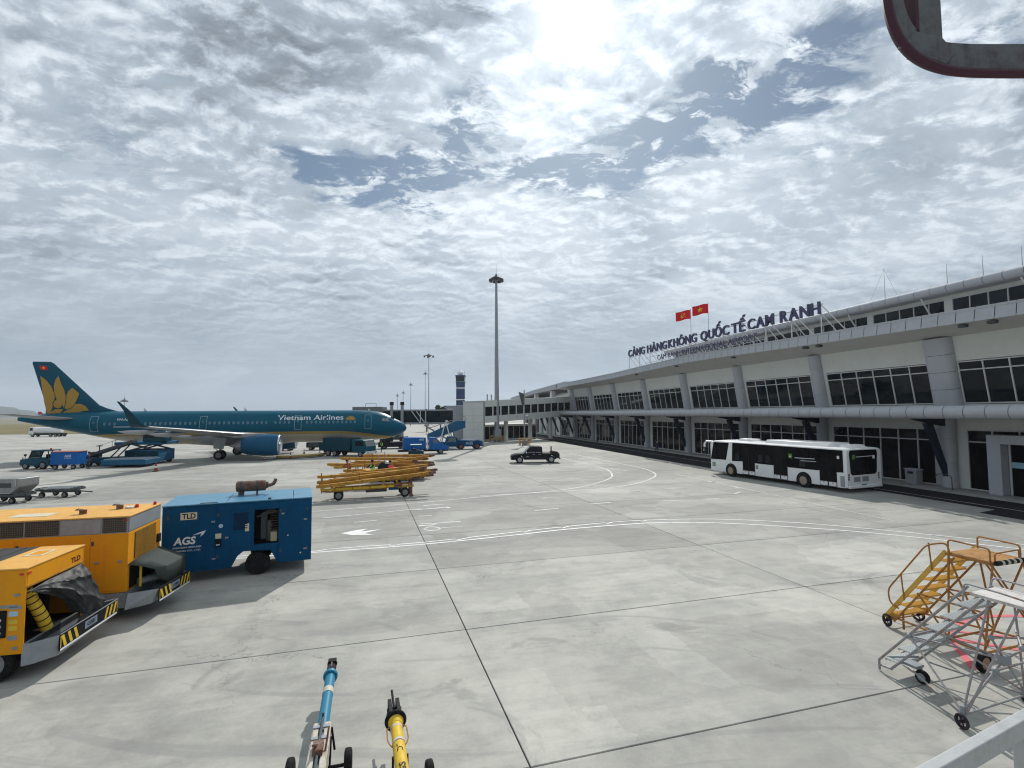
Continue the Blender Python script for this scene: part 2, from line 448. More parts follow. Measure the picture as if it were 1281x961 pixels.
# ------------------------------------------------------------------ mesh builder
class M:
    def __init__(self):
        self.v, self.f, self.mi = [], [], []

    def add(self, vs, fs, mi=0):
        o = len(self.v)
        self.v += [tuple(x) for x in vs]
        self.f += [tuple(i + o for i in f) for f in fs]
        self.mi += [mi] * len(fs)
        return self

    def box(self, x0, x1, y0, y1, z0, z1, mi=0, rot=None):
        vs = [Vector((x, y, z)) for z in (z0, z1) for y in (y0, y1) for x in (x0, x1)]
        if rot is not None:
            c = Vector(((x0 + x1) / 2, (y0 + y1) / 2, (z0 + z1) / 2))
            vs = [c + rot @ (q - c) for q in vs]
        return self.add(vs, [(0, 2, 3, 1), (4, 5, 7, 6), (0, 1, 5, 4), (2, 6, 7, 3), (0, 4, 6, 2), (1, 3, 7, 5)], mi)

    def prism(self, poly, a, b, axis='y', mi=0):
        """polygon extruded from a to b: axis y -> poly is (x,z); x -> (y,z); z -> (x,y)"""
        def P(u, w, k):
            return (u, k, w) if axis == 'y' else (k, u, w) if axis == 'x' else (u, w, k)
        n = len(poly)
        vs = [P(u, w, a) for u, w in poly] + [P(u, w, b) for u, w in poly]
        fs = [tuple(range(n)), tuple(range(2 * n - 1, n - 1, -1))]
        fs += [(i, i + n, (i + 1) % n + n, (i + 1) % n) for i in range(n)]
        return self.add(vs, fs, mi)

    def loft(self, rings, caps=True, mi=0, closed=True):
        n = len(rings[0])
        vs = [q for r in rings for q in r]
        fs = []
        for k in range(len(rings) - 1):
            for i in range(n if closed else n - 1):
                j = (i + 1) % n
                fs.append((k * n + i, k * n + j, (k + 1) * n + j, (k + 1) * n + i))
        if caps:
            fs.append(tuple(range(n - 1, -1, -1)))
            fs.append(tuple(range((len(rings) - 1) * n, len(rings) * n)))
        return self.add(vs, fs, mi)

    def cyl(self, p0, p1, r0, r1=None, n=12, caps=True, mi=0):
        r1 = r0 if r1 is None else r1
        p0, p1 = Vector(p0), Vector(p1)
        q = (p1 - p0).to_track_quat('Z', 'Y')
        rings = []
        for p, r in ((p0, r0), (p1, r1)):
            rings.append([p + q @ Vector((r * math.cos(2 * PI * i / n), r * math.sin(2 * PI * i / n), 0)) for i in range(n)])
        return self.loft(rings, caps, mi)

    def lathe(self, p0, axis, prof, n=16, mi=0, caps=True):
        """prof: list of (distance along axis, radius)"""
        p0 = Vector(p0)
        q = Vector(axis).to_track_quat('Z', 'Y')
        rings = [[p0 + q @ Vector((r * math.cos(2 * PI * i / n), r * math.sin(2 * PI * i / n), h)) for i in range(n)]
                 for h, r in prof]
        return self.loft(rings, caps, mi)

    def tube(self, pts, r, n=7, mi=0, closed=False, flat=None, up=None):
        """swept round tube, or a flat bar of size flat=(w,h)"""
        pts = [Vector(q) for q in pts]
        rings = []
        N = len(pts)
        prev = None
        for i, q in enumerate(pts):
            a = pts[i - 1] if (i > 0 or closed) else q
            b = pts[(i + 1) % N] if (i < N - 1 or closed) else q
            tg = (b - a).normalized()
            if prev is None:
                u = Vector(up) if up else (Vector((0, 0, 1)) if abs(tg.z) < .9 else Vector((1, 0, 0)))
            else:
                u = prev
            s = tg.cross(u).normalized()
            u = s.cross(tg).normalized()
            prev = u
            if flat:
                w, h = flat[0] / 2, flat[1] / 2
                rings.append([q + s * w + u * h, q - s * w + u * h, q - s * w - u * h, q + s * w - u * h])
            else:
                rr = r[i] if isinstance(r, (list, tuple)) else r
                rings.append([q + s * rr * math.cos(2 * PI * k / n) + u * rr * math.sin(2 * PI * k / n) for k in range(n)])
        if closed: rings.append(rings[0])
        return self.loft(rings, not closed, mi)

    def bar(self, a, b, w, h=None, mi=0):
        a, b = Vector(a), Vector(b)
        return self.tube([a, b], 0, flat=(w, h or w), mi=mi)

    def ball(self, c, r, n=10, mi=0, sz=1.0):
        prof = [(-r * sz * math.cos(PI * k / n), max(r * math.sin(PI * k / n), r * .02)) for k in range(n + 1)]
        return self.lathe(c, (0, 0, 1), prof, n * 2, mi)

    def quad(self, a, b, c, d, mi=0):
        return self.add([a, b, c, d], [(0, 1, 2, 3)], mi)

    def poly(self, pts, mi=0):
        return self.add(pts, [tuple(range(len(pts)))], mi)

    def xf(self, mtx):
        self.v = [tuple(mtx @ Vector(q)) for q in self.v]
        return self

    def mesh(self, name, mats, smooth=35):
        me = bpy.data.meshes.new(name)
        me.from_pydata(self.v, [], self.f)
        mats = mats if isinstance(mats, (list, tuple)) else [mats]
        for m in mats: me.materials.append(m)
        me.polygons.foreach_set('material_index', self.mi)
        bm = bmesh.new()
        bm.from_mesh(me)
        bmesh.ops.recalc_face_normals(bm, faces=bm.faces)
        bm.to_mesh(me)
        bm.free()
        if smooth:
            me.polygons.foreach_set('use_smooth', [True] * len(me.polygons))
            me.set_sharp_from_angle(angle=R(smooth))
        me.update()
        return me

    def build(self, name, mats, parent=None, loc=(0, 0, 0), rz=0.0, smooth=35, bevel=0.0, kind=None, label=None):
        return place(self.mesh(name, mats, smooth), name, parent, loc, rz, bevel, kind, label)


def place(me, name, parent=None, loc=(0, 0, 0), rz=0.0, bevel=0.0, kind=None, label=None):
    o = bpy.data.objects.new(name, me)
    COL.objects.link(o)
    o.location = loc
    if rz: o.rotation_euler = (0, 0, rz)
    if parent is not None: o.parent = parent
    if kind: o['kind'] = kind
    if label: o['label'] = label
    if bevel:
        b = o.modifiers.new('bevel', 'BEVEL')
        b.width = bevel
        b.segments = 2
        b.limit_method = 'ANGLE'
        b.angle_limit = R(40)
        b.harden_normals = False
    return o


def thing(name, label, cat, loc=(0, 0, 0), rz=0.0, group=None):
    o = bpy.data.objects.new(name, None)
    o.empty_display_size = 0.5
    COL.objects.link(o)
    o.location = loc
    o.rotation_euler = (0, 0, rz)
    o['label'] = label
    o['category'] = cat
    if group: o['group'] = group
    return o


def tag(o, label, cat, group=None):
    o['label'] = label
    o['category'] = cat
    if group: o['group'] = group
    return o


def children(o):
    return [c for c in bpy.data.objects if c.parent == o]


def dup(root, loc, rz, label=None):
    kids = {}
    for c in bpy.data.objects:
        if c.parent: kids.setdefault(c.parent.name, []).append(c)
    def rec(o, par):
        c = o.copy()
        COL.objects.link(c)
        if par is not None: c.parent = par
        for k in kids.get(o.name, []): rec(k, c)
        return c
    r = rec(root, None)
    r.location = loc
    r.rotation_euler = (0, 0, rz)
    if label: r['label'] = label
    return r


def text_mesh(s, size=1.0, ext=0.0, bold=0.0, shear=0.0, spacing=1.0, fit=None):
    """flat lettering in the XY plane -> (verts, faces); fit = (width, cap height)"""
    cu = bpy.data.curves.new('txt', 'FONT')
    cu.body = s
    cu.size = size
    cu.extrude = ext
    cu.offset = bold
    cu.shear = shear
    cu.space_character = spacing
    cu.resolution_u = 3
    o = bpy.data.objects.new('txt', cu)
    COL.objects.link(o)
    bpy.context.view_layer.update()
    dg = bpy.context.evaluated_depsgraph_get()
    me = bpy.data.meshes.new_from_object(o.evaluated_get(dg))
    vs = [tuple(v.co) for v in me.vertices]
    fs = [tuple(p.vertices) for p in me.polygons]
    bpy.data.objects.remove(o)
    bpy.data.curves.remove(cu)
    bpy.data.meshes.remove(me)
    if vs and fit:
        x0 = min(v[0] for v in vs); x1 = max(v[0] for v in vs)
        y0 = min(v[1] for v in vs); y1 = max(v[1] for v in vs)
        sx = fit[0] / (x1 - x0) if fit[0] else fit[1] / (y1 - y0)
        sy = fit[1] / (y1 - y0) if fit[1] else sx
        vs = [((v[0] - x0) * sx, (v[1] - y0) * sy, v[2]) for v in vs]
    return vs, fs


def lettering(s, mtx, material, parent=None, name='lettering', fit=None, size=1.0, bold=0.0, shear=0.0, spacing=1.0, ext=0.0):
    vs, fs = text_mesh(s, size, ext, bold, shear, spacing, fit)
    m = M()
    m.add(vs, fs)
    m.xf(mtx)
    me = bpy.data.meshes.new(name)
    me.from_pydata(m.v, [], m.f)
    me.materials.append(material)
    return place(me, name, parent)


def face_mtx(origin, xdir, ydir):
    x = Vector(xdir).normalized(); y = Vector(ydir).normalized(); z = x.cross(y)
    m = Matrix((x, y, z)).transposed().to_4x4()
    m.translation = Vector(origin)
    return m


def wheel(parent, x, y, r, w, axis='y', rim=None, name='wheel', side=1):
    """tyre (part) with a rim (sub-part); axis along local y or x"""
    ax = (0, 1, 0) if axis == 'y' else (1, 0, 0)
    c = Vector((x, y, r))
    a = Vector(ax)
    h = w / 2
    pr = [(-h, r * .60), (-h * .98, r * .80), (-h * .8, r * .95), (-h * .45, r), (h * .45, r), (h * .8, r * .95),
          (h * .98, r * .80), (h, r * .60)]
    o = M().lathe(c, ax, pr, 22, caps=False).build(name, RUB, parent)
    q = M().lathe(c, ax, [(-h * .93, r * .62), (-h * .7, r * .52), (-h * .72, r * .2), (-h * .95, r * .17), (h * .95, r * .17),
                          (h * .72, r * .2), (h * .7, r * .52), (h * .93, r * .62)], 16)
    for k in range(5):
        an = 2 * PI * k / 5
        u = Vector((math.cos(an), 0, math.sin(an))) if axis == 'y' else Vector((0, math.cos(an), math.sin(an)))
        for s in (-1, 1):
            q.cyl(c + u * r * .33 + a * h * .66 * s, c + u * r * .33 + a * h * .8 * s, r * .04, n=5)
    q.build('rim', rim or RIMM, o)
    return o


def structure(o):
    o['kind'] = 'structure'
    return o


# ================================================================== THE SETTING
GA = 0.283
GU = Vector((math.cos(GA), math.sin(GA), 0))       # across the slabs
GV = Vector((-math.sin(GA), math.cos(GA), 0))      # along the slabs
G0 = Vector((0.25, 8.05, 0))
LU, LV = 10.6, 5.15
I0, I1, J0, J1 = -6, 4, -4, 8


def gp(i, j, z=0.0):
    q = G0 + GU * LU * i + GV * LV * j
    return (q.x, q.y, z)


# apron: a great sheet with a sunk bed in which the single slabs lie
m = M()
c = [gp(I0, J0), gp(I1, J0), gp(I1, J1), gp(I0, J1)]
BIG = [(-260, -60, 0), (190, -60, 0), (190, 420, 0), (-150, 420, 0), (-135, 150, 0), (-260, 139, 0)]
m.add([BIG[0], BIG[1], c[1], c[0]], [(0, 1, 2, 3)])
m.add([BIG[1], BIG[2], c[2], c[1]], [(0, 1, 2, 3)])
m.add([BIG[2], BIG[3], BIG[4], c[3], c[2]], [(0, 1, 2, 3, 4)])
m.add([BIG[4], BIG[5], BIG[0], c[0], c[3]], [(0, 1, 2, 3, 4)])
bed = [(a, b, -0.03) for a, b, _ in c]
m.add(bed, [(0, 1, 2, 3)], 1)
for k in range(4):
    m.add([c[k], c[(k + 1) % 4], bed[(k + 1) % 4], bed[k]], [(0, 1, 2, 3)], 1)
apron = structure(m.build('apron', [CONF, JOINT], smooth=0))
sm = M()
g, ch = 0.013, 0.009
hx, hy = LU / 2 - g, LV / 2 - g
top = [(-hx + ch, -hy + ch, 0), (hx - ch, -hy + ch, 0), (hx - ch, hy - ch, 0), (-hx + ch, hy - ch, 0)]
lip = [(-hx, -hy, -ch), (hx, -hy, -ch), (hx, hy, -ch), (-hx, hy, -ch)]
low = [(a, b, -.029) for a, b, _ in lip]
sm.add(top + lip + low, [(0, 1, 2, 3)] + [(4 + k, 4 + (k + 1) % 4, (k + 1) % 4, k) for k in range(4)]
       + [(8 + k, 8 + (k + 1) % 4, 4 + (k + 1) % 4, 4 + k) for k in range(4)])
slab_me = sm.mesh('concrete_slab', CON, 0)
for i in range(I0, I1):
    for j in range(J0, J1):
        q = gp(i + .5, j + .5)
        place(slab_me, 'concrete_slab', apron, (q[0], q[1], random.uniform(-.0025, .0012)), GA)

# ground beyond the apron, grass and hill
m = M()
m.add([(-5000, -900, -.25), (5000, -900, -.25), (5000, 5000, -.25), (-5000, 5000, -.25)], [(0, 1, 2, 3)])
structure(m.build('terrain', TERR, smooth=0))
m = M()
N = 40
for k in range(N):
    x0, x1 = -420 + k * 8, -412 + k * 8
    y = lambda x: 139 + (x + 260) * .088
    m.add([(x0, y(x0) + .2, .02), (x1, y(x1) + .2, .02), (x1 * 1.9, y(x1) + 170, .35 + random.uniform(-.2, .3)),
           (x0 * 1.9, y(x0) + 170, .3)], [(0, 1, 2, 3)])
structure(m.build('grass_verge', GRASS))
m = M()
hp = [(-4300, 250), (-3800, 215), (-3300, 150), (-2900, 96), (-2660, 62), (-2520, 42), (-2440, 24), (-2330, 16), (-2200, 14),
      (-2060, 10), (-1900, 7), (-1500, 1), (-1200, -2)]
rows = []
for k, (f, dy) in enumerate(((0.0, -500), (.45, -300), (.8, -140), (1.0, 0), (.9, 160), (.4, 400), (0, 700))):
    row = []
    for i in range(len(hp) * 5 - 4):
        a = i / 5
        i0 = min(int(a), len(hp) - 2)
        u = a - i0
        hx_ = hp[i0][0] * (1 - u) + hp[i0 + 1][0] * u
        hz_ = hp[i0][1] * (1 - u) + hp[i0 + 1][1] * u
        row.append((hx_ * (1 + dy / 2700), 2600 + dy + 25 * math.sin(i * 1.3 + k), max(-3, hz_ * f + random.uniform(-1, 1) * (2.5 if 0 < f < 1 else .8)) if f else -3))
    rows.append(row)
m.loft(rows, caps=False, closed=False)
structure(m.build('hill', HILL))


# ------------------------------------------------------------------ painted markings
def catmull(pts, n=8):
    P = [Vector((*q[:2], 0)) for q in pts]
    P = [P[0] * 2 - P[1]] + P + [P[-1] * 2 - P[-2]]
    o = []
    for i in range(1, len(P) - 2):
        for k in range(n):
            u = k / n
            o.append(.5 * ((2 * P[i]) + (P[i + 1] - P[i - 1]) * u + (2 * P[i - 1] - 5 * P[i] + 4 * P[i + 1] - P[i + 2]) * u * u
                           + (3 * P[i] - P[i - 1] - 3 * P[i + 1] + P[i + 2]) * u ** 3))
    o.append(P[-2])
    return o


def ribbon(name, pts, w, material=None, z=.006, smooth=True, steps=None):
    P = catmull(pts) if smooth else [Vector((*q[:2], 0)) for q in pts]
    m = M()
    L, Rr = [], []
    for i, q in enumerate(P):
        tg = (P[min(i + 1, len(P) - 1)] - P[max(i - 1, 0)]).normalized()
        n = Vector((-tg.y, tg.x, 0))
        L.append(q + n * w / 2 + Vector((0, 0, z)))
        Rr.append(q - n * w / 2 + Vector((0, 0, z)))
    k = len(P)
    m.add(L + Rr, [(k + i, k + i + 1, i + 1, i) for i in range(k - 1)])
    return structure(m.build(name, material or LINE, smooth=0))


edge = [(-11.5, 19.05), (-7.83, 20.12), (-3.69, 21.30), (-0.06, 22.72), (2.15, 23.70), (4.72, 24.58), (6.98, 25.08), (10.07, 24.95),
        (13.3, 23.95), (16.2, 22.6), (19.5, 20.2), (23, 17.2)]
ribbon('painted_line', edge, .13)
up = [(-11.3, 19.4), (-6.6, 20.85), (-3.7, 21.62), (-.06, 23.25), (2.2, 24.25), (4.9, 25.3), (7.1, 25.75), (10.2, 25.85),
      (13.7, 24.95), (16.6, 23.4), (20.2, 20.9), (24, 17.6)]
zig = []
cu = catmull(up, 6)
for i, q in enumerate(cu):                     # the upper line is stepped, like a zip
    zig.append((q.x, q.y))
    if i % 5 == 4 and i < 38:
        zig.append((q.x + .12, q.y - .17))
ribbon('painted_line', zig, .11, smooth=False, z=.0075)
ribbon('painted_line', [(-12, 28.1), (-7.16, 30.3), (-2.13, 33.0), (3.29, 35.8), (5.95, 38.5), (8.28, 42.8), (8.95, 48.1), (8.3, 52), (6.9, 57), (4.6, 66)], .14, LINE2)
ribbon('painted_line', [(-2.15, 33.5), (3.22, 35.2), (6.77, 36.6), (9.74, 39.3), (12.2, 43.6), (12.66, 47.9), (11.9, 52), (10.2, 58), (7.6, 68)], .14, LINE2, z=.007)
ribbon('painted_line', [(-9.9, 26.7), (-5.2, 29.2)], .13, LINE2, smooth=False)
ribbon('painted_line', [(-7.9, 25.6), (-6.9, 26.1)], .12, LINE2, smooth=False)
for a, b in (((1.2, 28.4), (2.6, 29.0)), ((4.6, 30.3), (5.9, 30.8)), ((9.2, 31.4), (10.4, 31.3)), ((15.2, 39.8), (15.9, 38.9)),
             ((15.9, 37.4), (16.0, 36.3)), ((15.4, 34.6), (14.6, 33.7)), ((12.9, 32.0), (11.9, 31.7))):
    ribbon('painted_line', [a, b], .16, LINE2, smooth=False)
ribbon('road_edge_line', [(18.7, 25.2), (16.6, 34.6), (14.2, 45.0)], .10, LINE2, smooth=False)
m = M()
m.add([(x, y, .006) for x, y in ((-7.82, 23.3), (-7.35, 23.85), (-6.85, 24.22), (-7.0, 23.62), (-6.15, 24.1), (-6.72, 23.3), (-6.2, 22.98), (-7.2, 22.97))], [(0, 1, 2, 3), (0, 3, 5, 7), (3, 4, 5), (5, 6, 7)])
structure(m.build('painted_arrow', LINE, smooth=0))
# worn speed figures, read from the left-hand lane
ribbon('painted_number', [(-4.15, 24.13), (-4.03, 24.42), (-3.80, 24.48), (-3.55, 24.36), (-3.42, 24.13), (-3.55, 23.84), (-3.82, 23.76), (-4.05, 23.88), (-4.15, 24.13)], .15, LINE2)
ribbon('painted_number', [(-3.42, 24.28), (-2.39, 24.54)], .12, LINE2, smooth=False)
ribbon('painted_number', [(-4.53, 24.78), (-3.95, 24.87), (-3.68, 25.34), (-2.61, 25.69)], .20, LINE2)
ribbon('painted_number', [(-4.55, 25.32), (-3.94, 25.19)], .14, LINE2, smooth=False)
ribbon('painted_number', [(-5.65, 28.85), (-4.58, 29.15), (-3.89, 29.59), (-3.60, 29.30)], .22, LINE2)
ribbon('painted_number', [(-5.24, 30.04), (-4.77, 30.33), (-4.08, 30.52)], .22, LINE2)
ribbon('painted_number', [(-5.03, 27.04), (-4.3, 27.22)], .14, LINE2, smooth=False)
ribbon('red_painted_line', [(9.6, 10.9), (10.6, 12.6), (12.4, 13.6), (15.0, 13.4)], .15, REDL)
ribbon('red_painted_line', [(9.9, 12.6), (11.6, 11.6), (13.4, 10.5), (15.2, 9.0)], .15, REDL, z=.008)
ribbon('red_painted_line', [(10.2, 12.9), (12.4, 12.2), (14.4, 11.5)], .10, REDL, z=.010)

# ------------------------------------------------------------------ road and pavement by the terminal
TA = 0.2228
TG1 = Vector((-math.sin(TA), math.cos(TA), 0))
TG2 = Vector((math.cos(TA), math.sin(TA), 0))


def tp(s, d, z=0.0):
    q = TG1 * s + TG2 * d
    return Vector((q.x, q.y, z))


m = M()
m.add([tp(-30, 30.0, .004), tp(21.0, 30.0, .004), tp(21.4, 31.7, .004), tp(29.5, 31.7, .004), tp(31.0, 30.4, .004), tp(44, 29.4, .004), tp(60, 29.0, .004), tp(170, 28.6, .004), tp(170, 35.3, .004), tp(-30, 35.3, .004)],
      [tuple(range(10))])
structure(m.build('service_road', ASPH, smooth=0))  # real road, widened to the roof's shadow edge to paint in that shade
ribbon('road_edge_line', [tp(-20, 32.6), tp(120, 32.5)], .08, LINE2, smooth=False, z=.009)
m = M()
m.prism([(35.2, 0), (35.22, .13), (35.25, .15), (62, .15), (62, 0)], -30, 170, axis='x')
m.v = [tuple(tp(s, d, z)) for s, d, z in m.v]
structure(m.build('pavement', CURB, smooth=0))

# ================================================================== TERMINAL
TERM = thing('airport_terminal', 'long two storey airport terminal with leaning columns, dark window bands and a grey canopy tube', 'building',
             (0, 0, 0), PI / 2 + TA)
# local frame: x along the facade (away), y outwards to the apron, z up; y = -distance
D0 = 37.26
LEAN = .165
LA = math.atan(LEAN)
COLS = [-15.5, -4.9, 5.8, 16.7, 27.5, 38.1, 48.7, 59.6, 70.7, 81.7, 92.6, 102.8]
SA, SB = -24.0, 106.0


def fb(s):
    pts = [(-40, 10.3), (20, 10.68), (26, 10.80), (36, 10.98), (46, 11.20), (54, 11.34), (65, 11.15), (76, 10.90), (90, 10.80), (120, 10.72)]
    for (a, za), (b, zb) in zip(pts, pts[1:]):
        if s <= b: return za + (zb - za) * (s - a) / (b - a)
    return pts[-1][1]


def yl(z): return -D0 + LEAN * (z - 5.8)


WW = 8.9            # window band width
# walls
m = M()
def slabwall(x0, x1, z0, z1):
    m.add([(x0, yl(z0), z0), (x1, yl(z0), z0), (x1, yl(z1), z1), (x0, yl(z1), z1),
           (x0, yl(z0) - .3, z0), (x1, yl(z0) - .3, z0), (x1, yl(z1) - .3, z1), (x0, yl(z1) - .3, z1)],
          [(0, 1, 2, 3), (7, 6, 5, 4), (0, 4, 5, 1), (2, 6, 7, 3), (0, 3, 7, 4), (1, 5, 6, 2)])
slabwall(SA, SB, 8.72, 10.6)
edges = [SA] + [c for c in COLS] + [SB + 6]
wins = []
for a, b in zip(COLS, COLS[1:]):
    c0 = (a + b) / 2 - WW / 2
    wins.append(c0)
xs = [SA] + [v for c0 in wins for v in (c0, c0 + WW)] + [SB]
for k in range(0, len(xs), 2):
    slabwall(xs[k], xs[k + 1], 5.82, 8.72)
m.build('upper_wall', WALLM, TERM, smooth=0)
m = M()
m.box(SA, 150, -D0 - .3, -D0, 4.12, 5.8)
for k in range(0, len(xs), 2):
    m.box(xs[k], xs[k + 1], -D0 - .3, -D0, .15, 4.12)
m.box(SB, 150, -D0 - .5, -D0 - .2, .15, 4.12)
m.build('lower_wall', WALLM, TERM, smooth=0)
m = M()
m.box(SA, 150, -D0 - 24, -D0 - .4, 5.3, 5.6)       # floor
m.box(SA, 150, -D0 - 24.4, -D0 - 24, .15, 12.0)    # back wall
m.box(SA - .3, SA, -D0 - 24, -D0 - .31, .15, 12.0)
m.box(SB, SB + .3, -D0 - 24, -D0 + .4, 5.8, 10.9)
m.build('inner_shell', WALLM, TERM, smooth=0)


# window bands: a frame (part) with its panes (sub-parts)
def band_frame(h, ntr, cols=6, t=.07, dpt=.14):
    m = M()
    m.box(0, WW, -.06, dpt - .06, 0, t)
    m.box(0, WW, -.06, dpt - .06, h - t, h)
    m.box(0, WW, -.05, dpt - .065, ntr - t / 2, ntr + t / 2)
    for k in range(cols + 1):
        x = t / 2 + (WW - t) * k / cols
        m.box(x - t / 2, x + t / 2, -.055, dpt - .05, t + .002, h - t - .002)
    return m.mesh('window', FRAME, 0), cols


def pane_me(w, h, material):
    return M().box(0, w, -.01, .012, 0, h).mesh('pane', material, 0)


uf, nc = band_frame(2.86, 2.27)
lf, nc = band_frame(3.95, 3.15)
pw = (WW - .07) / 6 - .07
pu1 = pane_me(pw, 2.27 - .035 - .07, GLASS); pu2 = pane_me(pw, 2.86 - 2.27 - .105, GLASS)
pl1 = pane_me(pw, 3.15 - .035 - .07, GLASSL); pl2 = pane_me(pw, 3.95 - 3.15 - .105, GLASSL)
for c0 in wins:
    if c0 > 100: continue
    o = place(uf, 'window', TERM, (c0, yl(5.86) - .03, 5.86))
    o.rotation_euler = (-LA, 0, 0)
    q = place(lf, 'window', TERM, (c0, -D0 - .05, .16))
    for k in range(6):
        x = .07 + (WW - .07) * k / 6
        place(pu1, 'pane', o, (x, 0, .07)); place(pu2, 'pane', o, (x, 0, 2.27 + .035))
        place(pl1, 'pane', q, (x, 0, .07)); place(pl2, 'pane', q, (x, 0, 3.15 + .035))
# far ground floor beyond the end of the upper storey
for k in range(4):
    x0 = 107.5 + k * 10.8
    m = M()
    m.box(x0, x0 + 7, -D0 - .19, -D0 - .05, .16, .26); m.box(x0, x0 + 7, -D0 - .19, -D0 - .05, 3.8, 3.9)
    for q in range(6): m.box(x0 + q * 1.38, x0 + q * 1.38 + .1, -D0 - .19, -D0 - .045, .262, 3.798)
    f = m.build('window', FRAME, TERM, smooth=0)
    for q in range(5):
        place(pane_me(1.28, 3.52, GLASSL), 'pane', f, (x0 + q * 1.38 + .1, -D0 - .12, .27))

# columns clad in panel rings
def ring_me(r, w2, h):
    """half-round clad column ring: wide w2 beyond the round ends"""
    m = M()
    pts = []
    for k in range(11):
        a = -PI / 2 + PI * k / 10
        pts.append((w2 + r * math.cos(a), r * math.sin(a)))
    for k in range(11):
        a = PI / 2 + PI * k / 10
        pts.append((-w2 + r * math.cos(a), r * math.sin(a)))
    m.prism([(x, y) for x, y in pts], .012, h - .012, axis='z')
    return m.mesh('cladding_panel', ALU, 50)
for s in COLS:
    wide = abs(s - 27.5) < .1 or s < 10
    w2, r = (.42, .50) if wide else (.0, .56)
    H = 4.75
    core = M().cyl((0, 0, -.02), (0, 0, H), r * .93, n=12).build('column', ALUD, TERM, (s, yl(5.8) + .05, 5.72))
    core.rotation_euler = (-LA, 0, 0)
    me = ring_me(r, w2, H / 4)
    for k in range(4):
        place(me, 'cladding_panel', core, (0, 0, k * H / 4))
    lo = M().cyl((0, 0, 0), (0, 0, 5.0), .40, n=12).build('post', ALUD, TERM, (s, -D0 + .32, .15))
    me = ring_me(.44, 0, 5.0 / 3)
    for k in range(3): place(me, 'cladding_panel', lo, (0, 0, k * 5.0 / 3))
    if wide:
        M().box(s - .3, s + 1.15, -D0 - .02, -D0 + .10, .15, 4.1).build('pier', ALU, TERM, bevel=.02)
for s in (112.5, 118, 123.5, 129, 134.5, 140, 145.5):
    M().box(s - .45, s + .45, -D0 + .05, -D0 + .6, .15, 4.6).build('post', WALLM, TERM, bevel=.02)

# canopy: slab, nose tube of panels, steel brackets and struts
CT, CZ, CR = -33.72, 5.28, .42
m = M()
m.box(SA, 110, -D0 + .002, CT, 5.02, 5.16)
m.box(SA, 110, -D0 + .002, CT, 5.50, 5.56)
m.build('canopy_slab', SOFF, TERM, smooth=0)
def tube_piece(L):
    return M().cyl((.022, 0, 0), (L - .022, 0, 0), CR, n=18).mesh('canopy_panel', ALU, 50)
tm = tube_piece(1.17)
s = -3.0
M().cyl((SA, CT, CZ), (110, CT, CZ), CR * .93, n=14).build('canopy_nose', POLED, TERM)
while s < 62:
    place(tm, 'canopy_panel', TERM, (s, CT, CZ)); s += 1.17
m = M()
while s < 109:
    m.cyl((s + .015, CT, CZ), (s + 1.155, CT, CZ), CR, n=14); s += 1.17
s = -3.0 - 1.17
while s > SA:
    m.cyl((s + .015, CT, CZ), (s + 1.155, CT, CZ), CR, n=14); s -= 1.17
m.build('canopy_panel_run', ALU, TERM, kind='stuff')
bk = M()
bk.prism([(-.3, 5.0), (-.3, 4.25), (-3.3, 4.78), (-3.3, 5.0)], -.16, .16, axis='x')
bk.v = [(x, -(y + .0) - 0, z) for x, y, z in bk.v]
bk.v = [(x, y - 0.0, z) for x, y, z in bk.v]
stt = M()
stt.prism([(1.75, 4.5), (2.35, 4.55), (.75, .9), (.45, .9)], -.15, .15, axis='x')
bme = bk.mesh('canopy_bracket', STEEL, 0); sme = stt.mesh('strut', STEEL, 0)
for s in COLS[1:] + [108.0, 113.2, 118.4, 123.6]:
    o = place(bme, 'canopy_bracket', TERM, (s, -D0, 0), bevel=.02)
    place(sme, 'strut', o, (0, 0, 0), bevel=.02)

# roof: soffit, fascia panels, deck
FY = -33.78
st = [SA + (SB - SA) * k / 60 for k in range(61)]
m = M()
m.loft([[(s, -D0 + .70, 10.36), (s, FY - .04, fb(s) + .02), (s, FY - .04, fb(s) + .12), (s, -D0 + .6, 10.62)] for s in st], mi=0)
m.build('soffit', SOFF, TERM, smooth=0)
m = M()
m.loft([[(s, FY - .1, fb(s) + .70), (s, FY - .1, fb(s) + .80), (s, -D0 - 25, 12.25), (s, -D0 - 25, 12.05)] for s in st])
m.build('roof_deck', ROOFM, TERM, smooth=0)
PWD = 1.06
def fascia_geo(m, s, w):
    z0, z1 = fb(s), fb(s + w)
    a, b = s + .028, s + w - .028
    m.add([(a, FY, z0), (b, FY, z1), (b, FY - .14, z1 + .88), (a, FY - .14, z0 + .88),
           (a, FY - .05, z0), (b, FY - .05, z1), (b, FY - .19, z1 + .88), (a, FY - .19, z0 + .88)],
          [(0, 1, 2, 3), (7, 6, 5, 4), (0, 4, 5, 1), (3, 2, 6, 7), (0, 3, 7, 4), (1, 5, 6, 2)])
s = 0.0
while s < 58:
    m = M(); fascia_geo(m, s, PWD)
    m.build('fascia_panel', ALU, TERM, smooth=0); s += PWD
m = M()
while s < SB - PWD: fascia_geo(m, s, PWD); s += PWD
s = -PWD
while s > SA: fascia_geo(m, s, PWD); s -= PWD
m.build('fascia_panel_run', ALU, TERM, smooth=0, kind='stuff')
m = M()
m.loft([[(s, FY - .06, fb(s) + .03), (s, FY - .20, fb(s) + .84), (s, FY - .24, fb(s) + .84), (s, FY - .10, fb(s) + .03)] for s in st])
m.build('fascia_backing', POLED, TERM, smooth=0)
